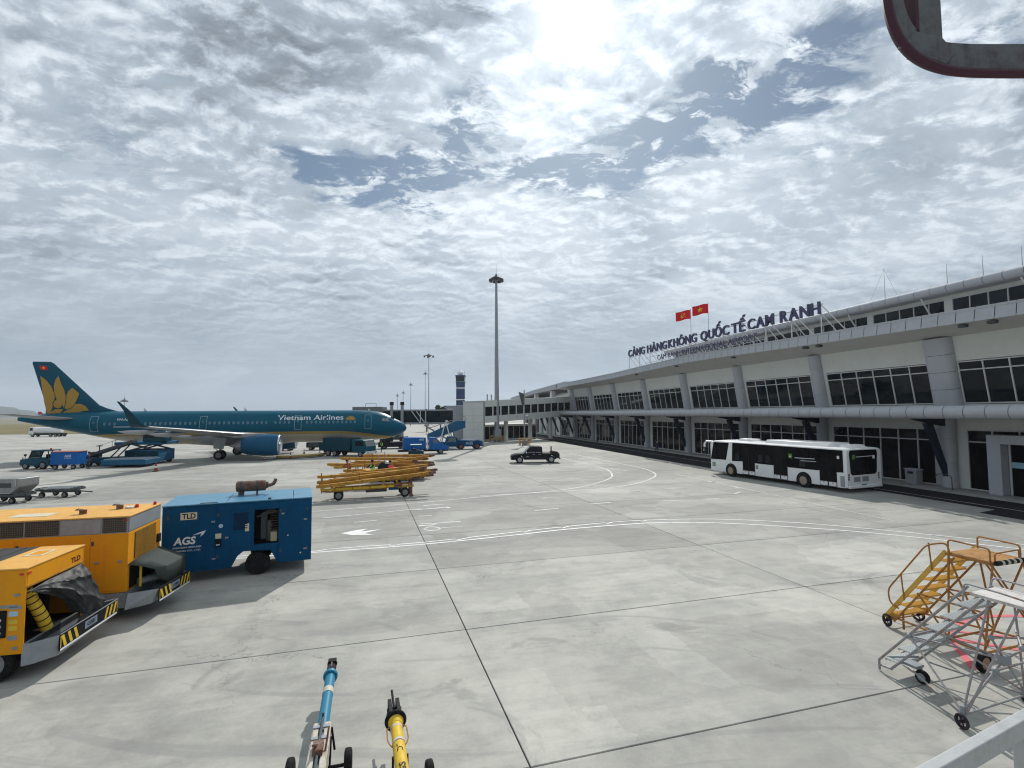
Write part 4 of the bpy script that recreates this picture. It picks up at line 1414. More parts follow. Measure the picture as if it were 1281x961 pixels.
def airliner(name, label, loc, rz, sc, liv, finm, full=True):
    A = thing(name, label, 'airliner', loc, rz)
    A.scale = (sc, sc, sc)
    rings = []
    dense = []
    for a, b in zip(FUS, FUS[1:]):
        k = 1 if b[0] < 6 else max(1, int((b[0] - a[0]) / 1.2))
        dense += [a[0] + (b[0] - a[0]) * i / k for i in range(k)]
    dense.append(FUS[-1][0])
    for s in dense:
        hw, t_, b_ = fus_at(s)
        c, h = (t_ + b_) / 2, (t_ - b_) / 2
        rings.append([(-s, hw * math.sin(2 * PI * i / 36), c + h * math.cos(2 * PI * i / 36)) for i in range(36)])
    fus = M().loft(rings).build('fuselage', liv, A, smooth=50)
    # belly fairing
    bf = []
    for s, w, zb2 in ((14.2, .6, 1.75), (15.8, 1.7, 1.55), (18, 2.05, 1.38), (21, 2.1, 1.36), (23.5, 1.95, 1.45), (25.5, 1.2, 1.62), (27.2, .4, 1.76)):
        bf.append([(-s, w * math.cos(PI * k / 10), 2.6 - (2.6 - zb2) * math.sin(PI * k / 10) ** .8) for k in range(11)] + [(-s, 0, 3.0)])
    M().loft(bf).build('belly_fairing', WING if full else liv, A, smooth=50)
    for sg in (-1, 1):
        W_ = [wing_ring(15.4, sg * 1.3, 2.55, 7.4, .13), wing_ring(16.8, sg * 2.6, 2.70, 6.3, .125), wing_ring(19.1, sg * 6.3, 3.12, 4.1, .115),
              wing_ring(21.9, sg * 11.5, 3.72, 2.85, .11), wing_ring(24.45, sg * 16.3, 4.25, 1.60, .105)]
        w = M().loft(W_).build('wing', WING, A, smooth=50)
        sh = [wing_ring(24.45, sg * 16.31, 4.25, 1.59, .10), wing_ring(24.62, sg * 16.85, 4.36, 1.30, .09, (0, -sg * .3, .95)),
              wing_ring(24.78, sg * 17.25, 4.60, 1.02, .085, (0, -sg * .7, .7)), wing_ring(25.02, sg * 17.5, 5.0, .78, .08, (0, -sg * .95, .3)),
              wing_ring(25.55, sg * 17.72, 5.8, .50, .08, (0, -sg, .1)), wing_ring(26.35, sg * 17.88, 6.62, .20, .08, (0, -sg, .1))]
        M().loft(sh).build('wing_tip', TEALD if full else WING, w, smooth=50)
        if full:
            for tt, s0, z0 in ((8.0, 22.0, 2.95), (11.2, 23.3, 3.35), (14.2, 24.6, 3.72)):
                M().loft([[(-s0 - d_, sg * tt + r * math.cos(2 * PI * k / 10), z0 + dz_ + r * 1.1 * math.sin(2 * PI * k / 10)) for k in range(10)]
                          for d_, r, dz_ in ((0, .03, .1), (.5, .17, 0), (1.5, .24, -.08), (2.6, .18, -.04), (3.4, .03, .06))]).build('flap_fairing', WING, w, smooth=50)
            # flap and aileron hinge lines as thin proud strips
            M().bar((-23.35, sg * 2.4, 2.93), (-23.4, sg * 6.5, 3.22), .10, .03).bar((-23.5, sg * 6.6, 3.24), (-26.2, sg * 15.2, 4.22), .08, .03).build('flap_gap', POLED, w, smooth=0)
        # engines
        ey = sg * 5.75
        prof = [(0.0, 1.06), (-.02, 1.10), (.08, 1.17), (.3, 1.23), (.9, 1.28), (1.8, 1.28), (2.7, 1.2), (3.5, 1.06), (4.1, .93), (4.1, .88), (3.3, .9)]
        e = M().lathe((-14.95, ey, 1.74), (-1, 0, 0), prof, 28, caps=False).build('engine', NACB if full else liv, w, smooth=50)
        if full:
            # children of the aircraft so that nothing goes deeper than three levels
            M().lathe((-14.95, ey, 1.74), (-1, 0, 0), [(.16, 1.185), (.07, 1.175), (-.03, 1.11), (-.03, 1.05), (.12, 1.0), (.5, .98)], 28, caps=False).build('engine_lip', SILV, A, smooth=60)
            m = M().lathe((-14.95, ey, 1.74), (-1, 0, 0), [(.52, .97), (.53, .01)], 24, caps=False)
            for k in range(18):
                a = 2 * PI * k / 18
                m.quad((-15.43, ey + .3 * math.cos(a), 1.74 + .3 * math.sin(a)), (-15.35, ey + .3 * math.cos(a + .15), 1.74 + .3 * math.sin(a + .15)),
                       (-15.33, ey + .95 * math.cos(a + .28), 1.74 + .95 * math.sin(a + .28)), (-15.43, ey + .95 * math.cos(a + .08), 1.74 + .95 * math.sin(a + .08)))
            m.lathe((-15.0, ey, 1.74), (-1, 0, 0), [(0, .02), (.2, .18), (.45, .28)], 14)
            m.build('engine_fan', POLED, A)
            M().lathe((-18.6, ey, 1.74), (-1, 0, 0), [(0, .86), (.5, .72), (1.1, .55), (1.1, .5), (.7, .5)], 20, caps=False).lathe((-19.3, ey, 1.74), (-1, 0, 0), [(0, .42), (.6, .3), (1.3, .03)], 14).build('exhaust_cone', ALUC, A)
            M().prism([(-16.0, 2.9), (-19.9, 2.6), (-21.6, 3.0), (-19.0, 3.15), (-17.0, 3.12)], ey - .14, ey + .14, axis='y').build('pylon', WING, A, bevel=.03)
        S_ = [wing_ring(38.0, sg * .7, 4.95, 3.9, .10), wing_ring(41.3, sg * 6.1, 5.55, 1.65, .09), wing_ring(41.7, sg * 6.2, 5.56, 1.1, .05)]
        M().loft(S_).build('tailplane', WING, A, smooth=50)
    FS = [(5.40, 33.2, 8.6, .028), (5.72, 33.7, 8.1, .028), (5.95, 34.7, 7.1, .034), (6.25, 35.6, 6.2, .042), (6.6, 36.35, 5.45, .05), (11.55, 41.15, 2.18, .05), (11.76, 41.48, 1.8, .02)]
    rg = []
    for z, le, c, th in FS:
        r = [Vector((-le - x * c, t_ * th * c * 2, z)) for x, t_ in AF]
        r += [Vector((-le - x * c, -t_ * th * c * 2, z)) for x, t_ in reversed(AF[1:-1])]
        rg.append(r)
    fin = M().loft(rg).build('tail_fin', finm, A, smooth=50)

    def fin_y(s, z):
        for a, b in zip(FS, FS[1:]):
            if z <= b[0]:
                u = max(0, (z - a[0]) / (b[0] - a[0]))
                le, c, th = [a[k] + (b[k] - a[k]) * u for k in (1, 2, 3)]
                x = min(1, max(0, (s - le) / c))
                return 5 * (.2969 * math.sqrt(x) - .126 * x - .3516 * x * x + .2843 * x ** 3 - .1015 * x ** 4) * th * c * 2
        return .02
    # gear
    if full:
        for (s, t_, r, w, dd) in ((21.98, 3.8, .57, .40, .46), (21.98, -3.8, .57, .40, .46), (5.07, 0, .39, .24, .25)):
            g_ = M().cyl((-s, t_, r), (-s + .1, t_ * .97, 2.7), .13, .17, n=10).cyl((-s, t_ - dd, r), (-s, t_ + dd, r), .09, n=8)
            g_.bar((-s, t_, 1.2), (-s, t_ * .6, 2.4), .12).bar((-s + .0, t_, .9), (-s - .5, t_, 1.25), .07)
            g_ = g_.build('landing_gear', LGREY, A)
            for q in (-dd, dd):
                wheel_into(g_, -s, t_ + q, r, w)
            if t_:
                M().prism([(-s - .62, 1.35), (-s + .45, 1.25), (-s + .75, 2.6), (-s - .75, 2.6)], t_ + (.30 if t_ > 0 else -.34), t_ + (.34 if t_ > 0 else -.30), axis='y').build('gear_door', WING, A, smooth=0)
    return A, fus, fin, fin_y


def wheel_into(par, x, y, r, w):
    h = w / 2
    c = Vector((x, y, r))
    m = M().lathe(c, (0, 1, 0), [(-h, r * .55), (-h * .98, r * .8), (-h * .75, r * .96), (-h * .3, r), (h * .3, r), (h * .75, r * .96), (h * .98, r * .8), (h, r * .55)], 22, caps=False)
    m.lathe(c, (0, 1, 0), [(-h * .9, r * .57), (-h * .7, r * .5), (-h * .75, r * .18), (-h * 1.02, r * .15), (h * 1.02, r * .15), (h * .75, r * .18), (h * .7, r * .5), (h * .9, r * .57)], 16, mi=1)
    return m.build('wheel', [RUB, RIMM], par)


AIR, FUSO, FINO, fin_y = airliner('airliner', 'teal and gold airliner with a lotus on its tail parked side on', (-14.66, 70.58, 0), .24, 1.01, LIV, mat('tail_fin_teal', (.001, .074, .122), .28, dirt=.15, scale=.6, coat=.3))
# doors on the visible and the far side
for s in (5.05, 13.65, 24.5, 36.1):
    for sg in (-1, 1):
        w_, z0, z1 = (.42, 3.42, 5.25) if s != 24.5 else (.40, 3.55, 5.2)
        m = M()
        tk = .05
        def strip(pts, dx, dz):
            a = [side(s_, z_, .022, sg) for s_, z_ in pts]; b = [side(s_ + dx, z_ + dz, .022, sg) for s_, z_ in pts]
            k = len(pts); m.add(a + b, [(i, i + 1, k + i + 1, k + i) for i in range(k - 1)])
        zz = [z0 + (z1 - z0) * i / 8 for i in range(9)]
        strip([(s - w_, z) for z in zz], tk, 0); strip([(s + w_ - tk, z) for z in zz], tk, 0)
        strip([(s - w_, z0), (s, z0), (s + w_, z0)], 0, tk); strip([(s - w_, z1 - tk), (s, z1 - tk), (s + w_, z1 - tk)], 0, tk)
        dr = m.build('door', mat('door_outline', (.26, .38, .44), .5), AIR, smooth=0)
        M().add([side(s - .1, 4.35, .03, sg), side(s + .1, 4.35, .03, sg), side(s + .1, 4.65, .03, sg), side(s - .1, 4.65, .03, sg)], [(0, 1, 2, 3)]).build('door_window', PALE, dr, smooth=0)
# cabin windows: dozens of tiny panes joined
m = M()
s = 6.7
while s < 35.2:
    if all(abs(s - d_) > .62 for d_ in (5.05, 13.65, 24.5, 36.1)) and not 16.6 < s < 17.1 and not 31.6 < s < 33.8:
        for sg in (-1, 1):
            P_ = [(s + .125 * math.cos(PI * k / 5), 4.34 + .185 * math.sin(PI * k / 5)) for k in range(10)]
            m.poly([side(a, b, .02, sg) for a, b in P_], 1)
            P_ = [(s + .085 * math.cos(PI * k / 5), 4.34 + .14 * math.sin(PI * k / 5)) for k in range(10)]
            m.poly([side(a, b, .028, sg) for a, b in P_], 0)
    s += .533
m.build('cabin_windows', [PALE, mat('window_rim', (.22, .33, .38), .4)], AIR, smooth=0, kind='stuff')
# flight deck windows
for sg in (-1, 1):
    for P_ in ([(1.62, 4.42), (2.25, 4.36), (2.35, 4.82), (2.0, 4.86)], [(2.32, 4.36), (2.85, 4.36), (2.85, 4.80), (2.42, 4.82)], [(2.92, 4.38), (3.3, 4.46), (3.25, 4.74), (2.92, 4.80)]):
        M().poly([side(a, b, .02, sg) for a, b in P_]).build('cockpit_window', mat('cockpit_glass', (.20, .23, .24), .08, spec=.8, dirt=.4), AIR, smooth=0)  # base colour lightened to paint in a pale reflection
m = M()
m.poly([(-1.60, -.55, 4.78), (-1.60, .55, 4.78), (-2.05, .60, 5.12), (-2.05, -.60, 5.12)])
m.v = [(x - .02, y, z + .03) for x, y, z in m.v]
m.build('windscreen', MATS['cockpit_glass'], AIR, smooth=0)


def hull_text(s, s0, s1, z0, z1, material, name):
    vs, fs = text_mesh(s, 1, 0, .012, 0, 1.0, fit=(s0 - s1, z1 - z0))
    m = M(); m.add([side(s0 - x, z0 + y, .03) for x, y, z in vs], fs)
    me = bpy.data.meshes.new(name); me.from_pydata(m.v, [], m.f); me.materials.append(material)
    return place(me, name, AIR)


hull_text('Vietnam Airlines', 16.1, 8.15, 4.62, 5.26, WHITET, 'airline_name')
hull_text('VN-A505', 33.75, 32.05, 4.72, 5.0, WHITET, 'registration')
m = M()
m.add([side(34.0, 3.95, .03), side(32.1, 3.95, .03), side(32.1, 4.02, .03), side(34.0, 4.02, .03)], [(0, 1, 2, 3)])
m.build('name_line', WHITET, AIR, smooth=0)
# gold lotus beside the name
m = M()
for a, L_, w_ in ((-75, .75, .2), (-48, .62, .2), (-22, .58, .18), (0, .58, .18), (22, .58, .18), (48, .62, .2), (75, .75, .2)):
    a = R(a)
    c, s_ = math.cos(a), math.sin(a)
    pts = [(0, 0), (w_ * .7, L_ * .45), (0, L_), (-w_ * .7, L_ * .45)]
    m.poly([side(7.25 - (x * c + y * s_), 4.62 + (-x * s_ + y * c) * .98, .03) for x, y in pts])
m.build('small_lotus', GOLD, AIR, smooth=0)


# lotus and flag on the tail fin, drawn in (distance from nose, height)
def fin_poly(zx, material, name, par, off=.06):
    q = []
    for x, y in zx:
        px, py = x * .1093, 440 + y * .1093
        z = 11.76 - (py - 453.2) / 10.6
        s = 43.3 - (px - 41.6 + .5 * (11.76 - z)) / 12.6
        q.append((s, z))
    m = M()
    # fan of small triangles that follow the curved side of the fin
    cx_ = sum(a for a, b in q) / len(q); cz_ = sum(b for a, b in q) / len(q)
    q = [(cx_ + (a - cx_) * 1.085, cz_ + (b - cz_) * 1.075) for a, b in q]
    for sg in (-1, 1):
        n = len(q)
        r0 = [(cx_, cz_)] * n
        r1 = [(cx_ + (a - cx_) * .5, cz_ + (b - cz_) * .5) for a, b in q]
        P3 = lambda L_: [(-a, sg * (fin_y(a, b) + off), b) for a, b in L_]
        m.add(P3(r1) + P3(q) + P3([(cx_, cz_)]), [(i, (i + 1) % n, n + (i + 1) % n, n + i) for i in range(n)] + [(2 * n, (i + 1) % n, i) for i in range(n)])
    return m.build(name, material, par, smooth=0)


for pl in ([(480, 300), (545, 345), (605, 420), (632, 490), (640, 540), (612, 590), (612, 640), (590, 685), (545, 685), (520, 590), (500, 470)],
           [(690, 295), (720, 380), (755, 450), (770, 520), (765, 590), (745, 640), (728, 600), (700, 568), (668, 552), (645, 480), (638, 400), (658, 340)],
           [(850, 430), (925, 490), (905, 550), (878, 605), (840, 645), (790, 660), (762, 650), (782, 590), (790, 500), (812, 460)],
           [(890, 612), (950, 610), (1000, 635), (1035, 680), (960, 690), (880, 718), (790, 733), (720, 718), (790, 680), (850, 655)],
           [(675, 560), (715, 580), (728, 610), (715, 640), (680, 655), (640, 640), (625, 610), (640, 575)],
           [(545, 692), (600, 692), (650, 668), (700, 668), (735, 668), (700, 712), (640, 725), (560, 722)]):
    fin_poly(pl, GOLD, 'lotus_petal', FINO)
fin_poly([(470, 168), (552, 176), (556, 216), (478, 214)], FLAGR, 'flag_mark', FINO)
fin_poly([(515 + (18 if k % 2 == 0 else 8) * math.sin(PI * k / 5), 194 - (18 if k % 2 == 0 else 8) * math.cos(PI * k / 5)) for k in range(10)], FLAGY, 'star_mark', FINO, .09)
M().prism([(-20.0, 5.85), (-20.35, 5.85), (-20.45, 6.25), (-20.3, 6.25)], -.03, .03).prism([(-31.2, 5.85), (-31.6, 5.85), (-31.7, 6.2), (-31.5, 6.2)], -.03, .03).prism([(-4.8, 5.75), (-5.1, 5.78), (-5.15, 6.05), (-5.0, 6.05)], -.03, .03).build('aerial', WHITE, AIR, smooth=0)

airliner('airliner', 'distant white airliner with a red tail fin half hidden behind the lotus tail', (-178.8, 223, 0), .12, .62, LIVW, mat('red_tail', (.55, .03, .05), .4), full=False)


# ================================================================== PEOPLE
def person(loc, rz, label, shirt, trousers, vest=None, hat=None, pose='stand', h=1.7):
    P_ = thing('person', label, 'person', loc, rz)
    k = h / 1.7
    pel, che, nek, hed = (0, 0, .93), (0, .02, 1.28), (0, .03, 1.46), (0, .05, 1.62)
    arms = [(.20, .02, 1.40), (.25, .06, 1.14), (.22, .22, .96)]
    handed = [(.21, .28, .90)]
    legs = [(.10, 0, .88), (.12, .03, .50), (.12, 0, .09)]
    if pose == 'reach':
        arms = [(.19, .06, 1.40), (.24, .30, 1.22), (.16, .52, 1.20)]; handed = [(.14, .60, 1.20)]
    if pose == 'walk':
        arms = [(.20, .02, 1.40), (.25, -.04, 1.14), (.24, .10, .92)]; handed = [(.23, .16, .88)]
    if pose == 'lean':
        che, nek, hed = (0, .14, 1.24), (0, .24, 1.39), (0, .32, 1.52)
        arms = [(.19, .22, 1.34), (.24, .42, 1.12), (.14, .58, 1.02)]; handed = [(.12, .66, 1.0)]
    V = [pel, (0, 0, 1.08), che, nek, hed, (hed[0], hed[1] + .01, hed[2] + .12)]
    E = [(0, 1), (1, 2), (2, 3), (3, 4), (4, 5)]
    rad = [(.15, .12), (.145, .11), (.18, .125), (.06, .06), (.085, .10), (.07, .085)]
    for sg in (-1, 1):
        o = len(V)
        V += [(sg * x, y, z) for x, y, z in arms + handed]
        E += [(2, o), (o, o + 1), (o + 1, o + 2), (o + 2, o + 3)]
        rad += [(.075, .075), (.052, .052), (.038, .038), (.035, .045)]
        o = len(V)
        st_ = .16 * sg if pose == 'walk' else 0
        V += [(sg * legs[0][0], legs[0][1], legs[0][2]), (sg * legs[1][0], legs[1][1] + st_ * .7, legs[1][2]), (sg * legs[2][0], legs[2][1] + st_, legs[2][2]), (sg * .12, .15 + st_, .05)]
        E += [(0, o), (o, o + 1), (o + 1, o + 2), (o + 2, o + 3)]
        rad += [(.095, .10), (.065, .065), (.045, .05), (.042, .04)]
    me = bpy.data.meshes.new('body')
    me.from_pydata([Vector(v) * k for v in V], E, [])
    o = bpy.data.objects.new('tmp', me)
    COL.objects.link(o)
    md = o.modifiers.new('skin', 'SKIN')
    for i, r in enumerate(rad): me.skin_vertices[0].data[i].radius = (r[0] * k, r[1] * k)
    me.skin_vertices[0].data[0].use_root = True
    o.modifiers.new('sub', 'SUBSURF').levels = 1
    bpy.context.view_layer.update()
    ev = bpy.data.meshes.new_from_object(o.evaluated_get(bpy.context.evaluated_depsgraph_get()))
    bpy.data.objects.remove(o)
    ev.name = 'body'
    for mm in (shirt, trousers, SKIN, BLACK): ev.materials.append(mm)
    for p in ev.polygons:
        c = p.center / k
        p.use_smooth = True
        hand = min((c - Vector((sg * handed[0][0], handed[0][1], handed[0][2]))).length for sg in (-1, 1)) < .10
        p.material_index = 3 if c.z < .10 else 2 if (c - Vector(hed)).length < .2 or hand else 1 if c.z < .95 and abs(c.x) < .2 else 0
    place(ev, 'body', P_)
    if vest:
        rg = []
        for z, w, d_, y in ((.98, .19, .165, 0), (1.12, .195, .165, .01), (che[2], .215, .17, che[1]), (che[2] + .13, .19, .14, che[1] + .02)):
            rg.append([(w * k * math.cos(2 * PI * i / 16), (y + d_ * math.sin(2 * PI * i / 16)) * k, z * k) for i in range(16)])
        m = M().loft(rg, caps=False)
        m.build('vest', vest, P_, smooth=60)
        M().loft([[(x * 1.02, y * 1.02, z - .05 * k + dz_) for x, y, z in rg[1]] for dz_ in (0, .05)], caps=False).build('reflective_band', WHITE, P_, smooth=60)
    hx_, hy_, hz_ = hed
    M().ball((hx_ * k, (hy_ - .005) * k, (hz_ + .10) * k), .112 * k, 8, sz=.85).box(-.07 * k, .07 * k, (hy_ + .07) * k, (hy_ + .19) * k, (hz_ + .10) * k, (hz_ + .115) * k).build('cap' if hat else 'hair', hat or BLACK, P_)
    return P_


person((-11.0, 40.2, 0), 2.4, 'worker in a green high visibility vest, seen from behind at the yellow beams', CLOTH, CLOTH, HIVIS, None, 'reach')
person((-9.55, 40.3, 0), .6, 'worker in a red vest bending beside the yellow beams', CLOTHB, CLOTH, HIRED, None, 'lean')
person((-18.4, 71.7, 0), 1.8, 'crew member in a green vest standing under the airliner nose', CLOTH, CLOTH, HIVIS, BLACK, 'stand', 1.65)
person((-42.75, 51.4, 0), -1.4, 'worker in blue walking between the blue cart and the belt loader', CLOTHB, CLOTH, None, BLACK, 'walk', 1.68)
person(tuple(tp(79.6, 32.6, .004)), 1.2, 'dark clothed person on the service road far along the terminal', CLOTH, CLOTH, None, None, 'walk', 1.75)
person(tuple(tp(60.2, 32.8, .004)), 2.8, 'dark clothed person on the road in front of the bus', CLOTH, CLOTHB, None, None, 'walk', 1.7)
person((-13.6, 42.5, 0), 1.0, 'worker in a reddish shirt crouched at the far end of the yellow beams', mat('red_cloth', (.30, .06, .05), .8), CLOTH, None, BLACK, 'lean', 1.6)


# ================================================================== CONES
cone0 = thing('traffic_cone', 'large dark orange traffic cone in the shade of the wing tip', 'traffic cone', (-34.25, 49.06, 0), 0, 'traffic cones around the airliner')
M().box(-.22, .22, -.22, .22, 0, .05).build('base', BLACK, cone0, bevel=.01)
M().lathe((0, 0, .05), (0, 0, 1), [(0, .17), (.40, .09), (.82, .035), (.84, .0)], 14).build('cone', CONE, cone0)
M().lathe((0, 0, .36), (0, 0, 1), [(0, .119), (.16, .083)], 14, caps=False).build('reflective_band', WHITE, cone0)
for (x, y, sc, lab) in ((-54.8, 57.1, .9, 'traffic cone in front of the blue baggage tug at far left'), (-29.3, 60.3, .62, 'small cone lying close to the near engine, left of the lip'),
                        (-27.1, 62.3, .95, 'traffic cone just right of the near engine lip'), (-28.6, 70.0, .7, 'traffic cone behind the yellow hose, left one'),
                        (-27.2, 72.0, .55, 'small traffic cone farthest behind the yellow hose')):
    c = dup(cone0, (x, y, 0), random.uniform(0, 3), lab)
    c.scale = (sc, sc, sc)


# ================================================================== GROUND VEHICLES NEAR THE AIRLINER
def window(m_name, pts, parent, material=None, off=0):
    """flat pane given by 4+ points"""
    return M().poly(pts).build(m_name, material or GLASS, parent, smooth=0)


# teal service truck
T = thing('service_truck', 'dark teal box truck with white bumper parked under the airliner nose', 'truck', (-20.9, 65.4, 0), -.408)
m = M().box(-3.5, .95, -1.05, 1.05, .75, 2.35).box(-3.46, .9, -1.08, -1.05, .85, 1.2)
bd = m.build('box_body', TEALD, T, bevel=.04)
for x in (-2.6, -1.5, -.4): M().box(x - .5, x + .5, -1.075, -1.05, 1.3, 2.2).build('locker_door', TEALD, bd, bevel=.015)
M().box(-4.15, -3.52, -1.0, 1.0, .7, 1.7).build('rear_platform', TEALD, T, bevel=.03)
m = M().box(-3.9, 3.2, -.45, .45, .5, .74)
m.build('chassis', BLACK, T)
m = M().prism([(1.25, .65), (3.35, .65), (3.4, 1.25), (3.05, 2.1), (2.9, 2.18), (1.25, 2.18)], -1.02, 1.02)
cb = m.build('cab', TEAL, T, bevel=.05)
window('windscreen', [(3.40, -.9, 1.35), (3.40, .9, 1.35), (3.10, .85, 2.04), (3.10, -.85, 2.04)], cb, mat('pale_windscreen', (.10, .13, .13), .1, spec=.8))
for sg in (-1, 1): window('side_window', [(1.75, sg * 1.026, 1.4), (3.1, sg * 1.026, 1.4), (2.95, sg * 1.026, 2.0), (1.75, sg * 1.026, 2.0)], cb)
M().box(3.36, 3.55, -1.03, 1.03, .42, .74).build('bumper', WHITE, T, bevel=.03)
for sg in (-1, 1):
    M().box(3.5, 3.57, sg * .75 - .14, sg * .75 + .14, .53, .66).build('headlight', SILV, T)
    for x in (-2.65, -1.55, 2.55): wheel(T, x, sg * .86, .42, .3)
M().bar((3.2, -1.05, 1.9), (3.3, -1.35, 1.85), .03).box(3.27, 3.33, -1.45, -1.28, 1.5, 1.95).build('mirror', BLACK, T)

# yellow air hose and black cable
m = M()
hp_ = [(-29.0, 62.6, .2), (-27.5, 63.4, .16), (-25.6, 65.4, .16), (-24.6, 66.7, .2), (-24.3, 67.0, .5), (-24.2, 67.0, 1.6)]
m.tube(catmull([(a, b) for a, b, c in hp_], 1) and [Vector(q) for q in hp_], .17, 10)
tag(m.build('air_hose', mat('hose_ochre', (.46, .33, .10), .7, dirt=.5)), 'thick yellow air hose running from the teal truck along the ground', 'hose')
m = M().tube([(-29.2, 62.3, .03), (-27.0, 62.0, .03), (-24.8, 63.6, .03), (-24.3, 65.2, .05), (-24.2, 65.8, .7)], .035, 6)
tag(m.build('power_cable', BLACK), 'black power cable lying beside the yellow air hose', 'cable')

# blue van like cart with box and sloping nose
T = thing('baggage_van', 'bright blue open van with box body and sloping nose beyond the yellow beams', 'van', (-11.63, 68.6, 0), .28)
bx = M().box(-3.05, -.1, -.95, .95, .62, 2.25).build('box_body', BLUEB, T, bevel=.12)
lettering('AGS', face_mtx((-1.0, -.957, 1.85), (1, 0, 0), (0, 0, 1)), WHITET, bx, fit=(.6, .25), bold=.02)
M().box(-3.7, 2.9, -.8, .8, .38, .60).build('chassis', BLACK, T, bevel=.03)
cb = M().prism([(.42, .55), (2.95, .55), (3.0, .95), (1.9, 1.45), (1.25, 2.18), (.42, 2.22)], -.93, .93).build('cab', BLUEB, T, bevel=.06)
for sg in (-1, 1): window('side_window', [(.85, sg * .937, 1.45), (1.65, sg * .937, 1.42), (1.2, sg * .937, 2.02), (.85, sg * .937, 2.05)], cb, MATS['pale_windscreen'])
window('windscreen', [(1.86, -.8, 1.52), (1.86, .8, 1.52), (1.3, .8, 2.15), (1.3, -.8, 2.15)], cb)
M().box(.02, .14, -.9, -.8, .6, 2.0).build('post', WHITE, T)
for sg in (-1, 1):
    M().box(2.93, 3.02, sg * .6 - .13, sg * .6 + .13, .68, .84).build('headlight', SILV, T)
    for x in (-1.87, 1.87): wheel(T, x, sg * .8, .36, .24)

# low tow tractor with lettering
T = thing('tow_tractor', 'teal four wheeled tow tractor with red rims and white lettering', 'tractor', (-6.93, 77.5, 0), .26)
bd = M().prism([(-1.5, .42), (2.15, .42), (2.3, .7), (2.2, 1.3), (-1.5, 1.42)], -.95, .95).build('body', BLUEG, T, bevel=.05)
lettering('AGS', face_mtx((-.35, -.957, .72), (1, 0, 0), (0, 0, 1)), STICK, bd, fit=(1.1, .42), bold=.02)
cb = M().prism([(-3.2, .42), (-1.52, .42), (-1.52, 1.6), (-1.75, 1.95), (-2.9, 1.95), (-3.25, 1.1)], -.9, .9).build('cab', BLUEG, T, bevel=.05)
for sg in (-1, 1): window('side_window', [(-3.0, sg * .906, 1.15), (-1.75, sg * .906, 1.15), (-1.85, sg * .906, 1.82), (-2.8, sg * .906, 1.82)], cb, MATS['pale_windscreen'])
REDR = mat('dull_red_rim', (.25, .10, .09), .6, dirt=.5, scale=8)
for sg in (-1, 1):
    for x in (-1.05, 1.4): wheel(T, x, sg * .86, .46, .28, rim=REDR)
M().box(2.2, 2.5, -.6, .6, .42, .62).build('coupling', BLACK, T)

# boarding stairs with a white A frame
T = thing('boarding_stairs', 'blue mobile boarding stairs with a white A shaped frame under the jet bridge', 'stairs', (-10.4, 80.5, 0), 0)
for y in (-.9, .9):
    M().prism([(-2.9, 1.2), (2.9, 3.1), (2.9, 4.2), (1.6, 4.2), (-2.9, 2.2)], y - .04, y + .04).build('side_panel', CARGOB, T, smooth=0)
m = M()
for k in range(14): m.box(-2.8 + k * .40, -2.4 + k * .40, -.84, .84, 1.15 + k * .14, 1.2 + k * .14)
m.build('steps', GALV, T, smooth=0)
m = M()
for y in (-1.1, 1.1): m.bar((-.95, y, .7), (.0, y, 4.2), .16); m.bar((.95, y, .7), (.0, y, 4.2), .16)
m.bar((0, -1.1, 4.2), (0, 1.1, 4.2), .18)
m.build('a_frame', WHITE, T, smooth=0)
M().box(-3.0, 3.0, -.85, .85, .45, .9).build('chassis', BLUEG, T, bevel=.04)
for sg in (-1, 1):
    for x in (-2.1, 2.1): wheel(T, x, sg * .8, .38, .25)
for y in (-.95, .95): M().tube([(-3.0, y, 2.0), (-3.0, y, 3.0), (2.9, y, 5.0), (2.9, y, 4.2)], .04, 6).build('handrail', POLE, T)

# small dark tug with a hoop
T = thing('small_tug', 'small dark teal tug with a roof hoop in front of the blue van', 'tug', (-12.1, 64.0, 0), .2)
M().prism([(-.95, .3), (.95, .3), (.95, .75), (.35, .85), (-.95, .8)], -.55, .55).build('body', TEALD, T, bevel=.04)
M().tube([(-.62, -.5, .8), (-.62, -.5, 1.5), (.62, -.5, 1.5), (.62, -.5, .8)], .05, 8).tube([(-.62, .5, .8), (-.62, .5, 1.5), (.62, .5, 1.5), (.62, .5, .8)], .05, 8).build('hoop', TEAL, T)
M().box(-.7, .7, -.55, .55, 1.5, 1.56).build('roof', WHITE, T, bevel=.02)
M().box(-.5, 0, -.4, .4, .8, 1.0).box(-.55, -.45, -.4, .4, .95, 1.35).build('seat', BLACK, T, bevel=.03)
for sg in (-1, 1):
    for x in (-.6, .6): wheel(T, x, sg * .5, .28, .18)
# dark pushback tug under the nose
T = thing('pushback_tug', 'low dark pushback tug half hidden behind the airliner nose', 'tug', (-18.7, 79.5, 0), .3)
M().prism([(-2.2, .3), (2.2, .3), (2.3, .9), (1.4, 1.05), (-2.2, 1.0)], -1.1, 1.1).build('body', NAVY, T, bevel=.06)
cb = M().prism([(-2.0, 1.0), (-.4, 1.0), (-.6, 1.7), (-1.9, 1.7)], -.8, .8).build('cab', NAVY, T, bevel=.04)
for sg in (-1, 1):
    window('side_window', [(-1.85, sg * .806, 1.1), (-.6, sg * .806, 1.1), (-.7, sg * .806, 1.6), (-1.8, sg * .806, 1.6)], cb)
    for x in (-1.3, 1.3): wheel(T, x, sg * .95, .5, .3)
M().cyl((2.3, 0, .5), (5.4, 0, .42), .07, n=8).build('tow_bar', AMBER, T)
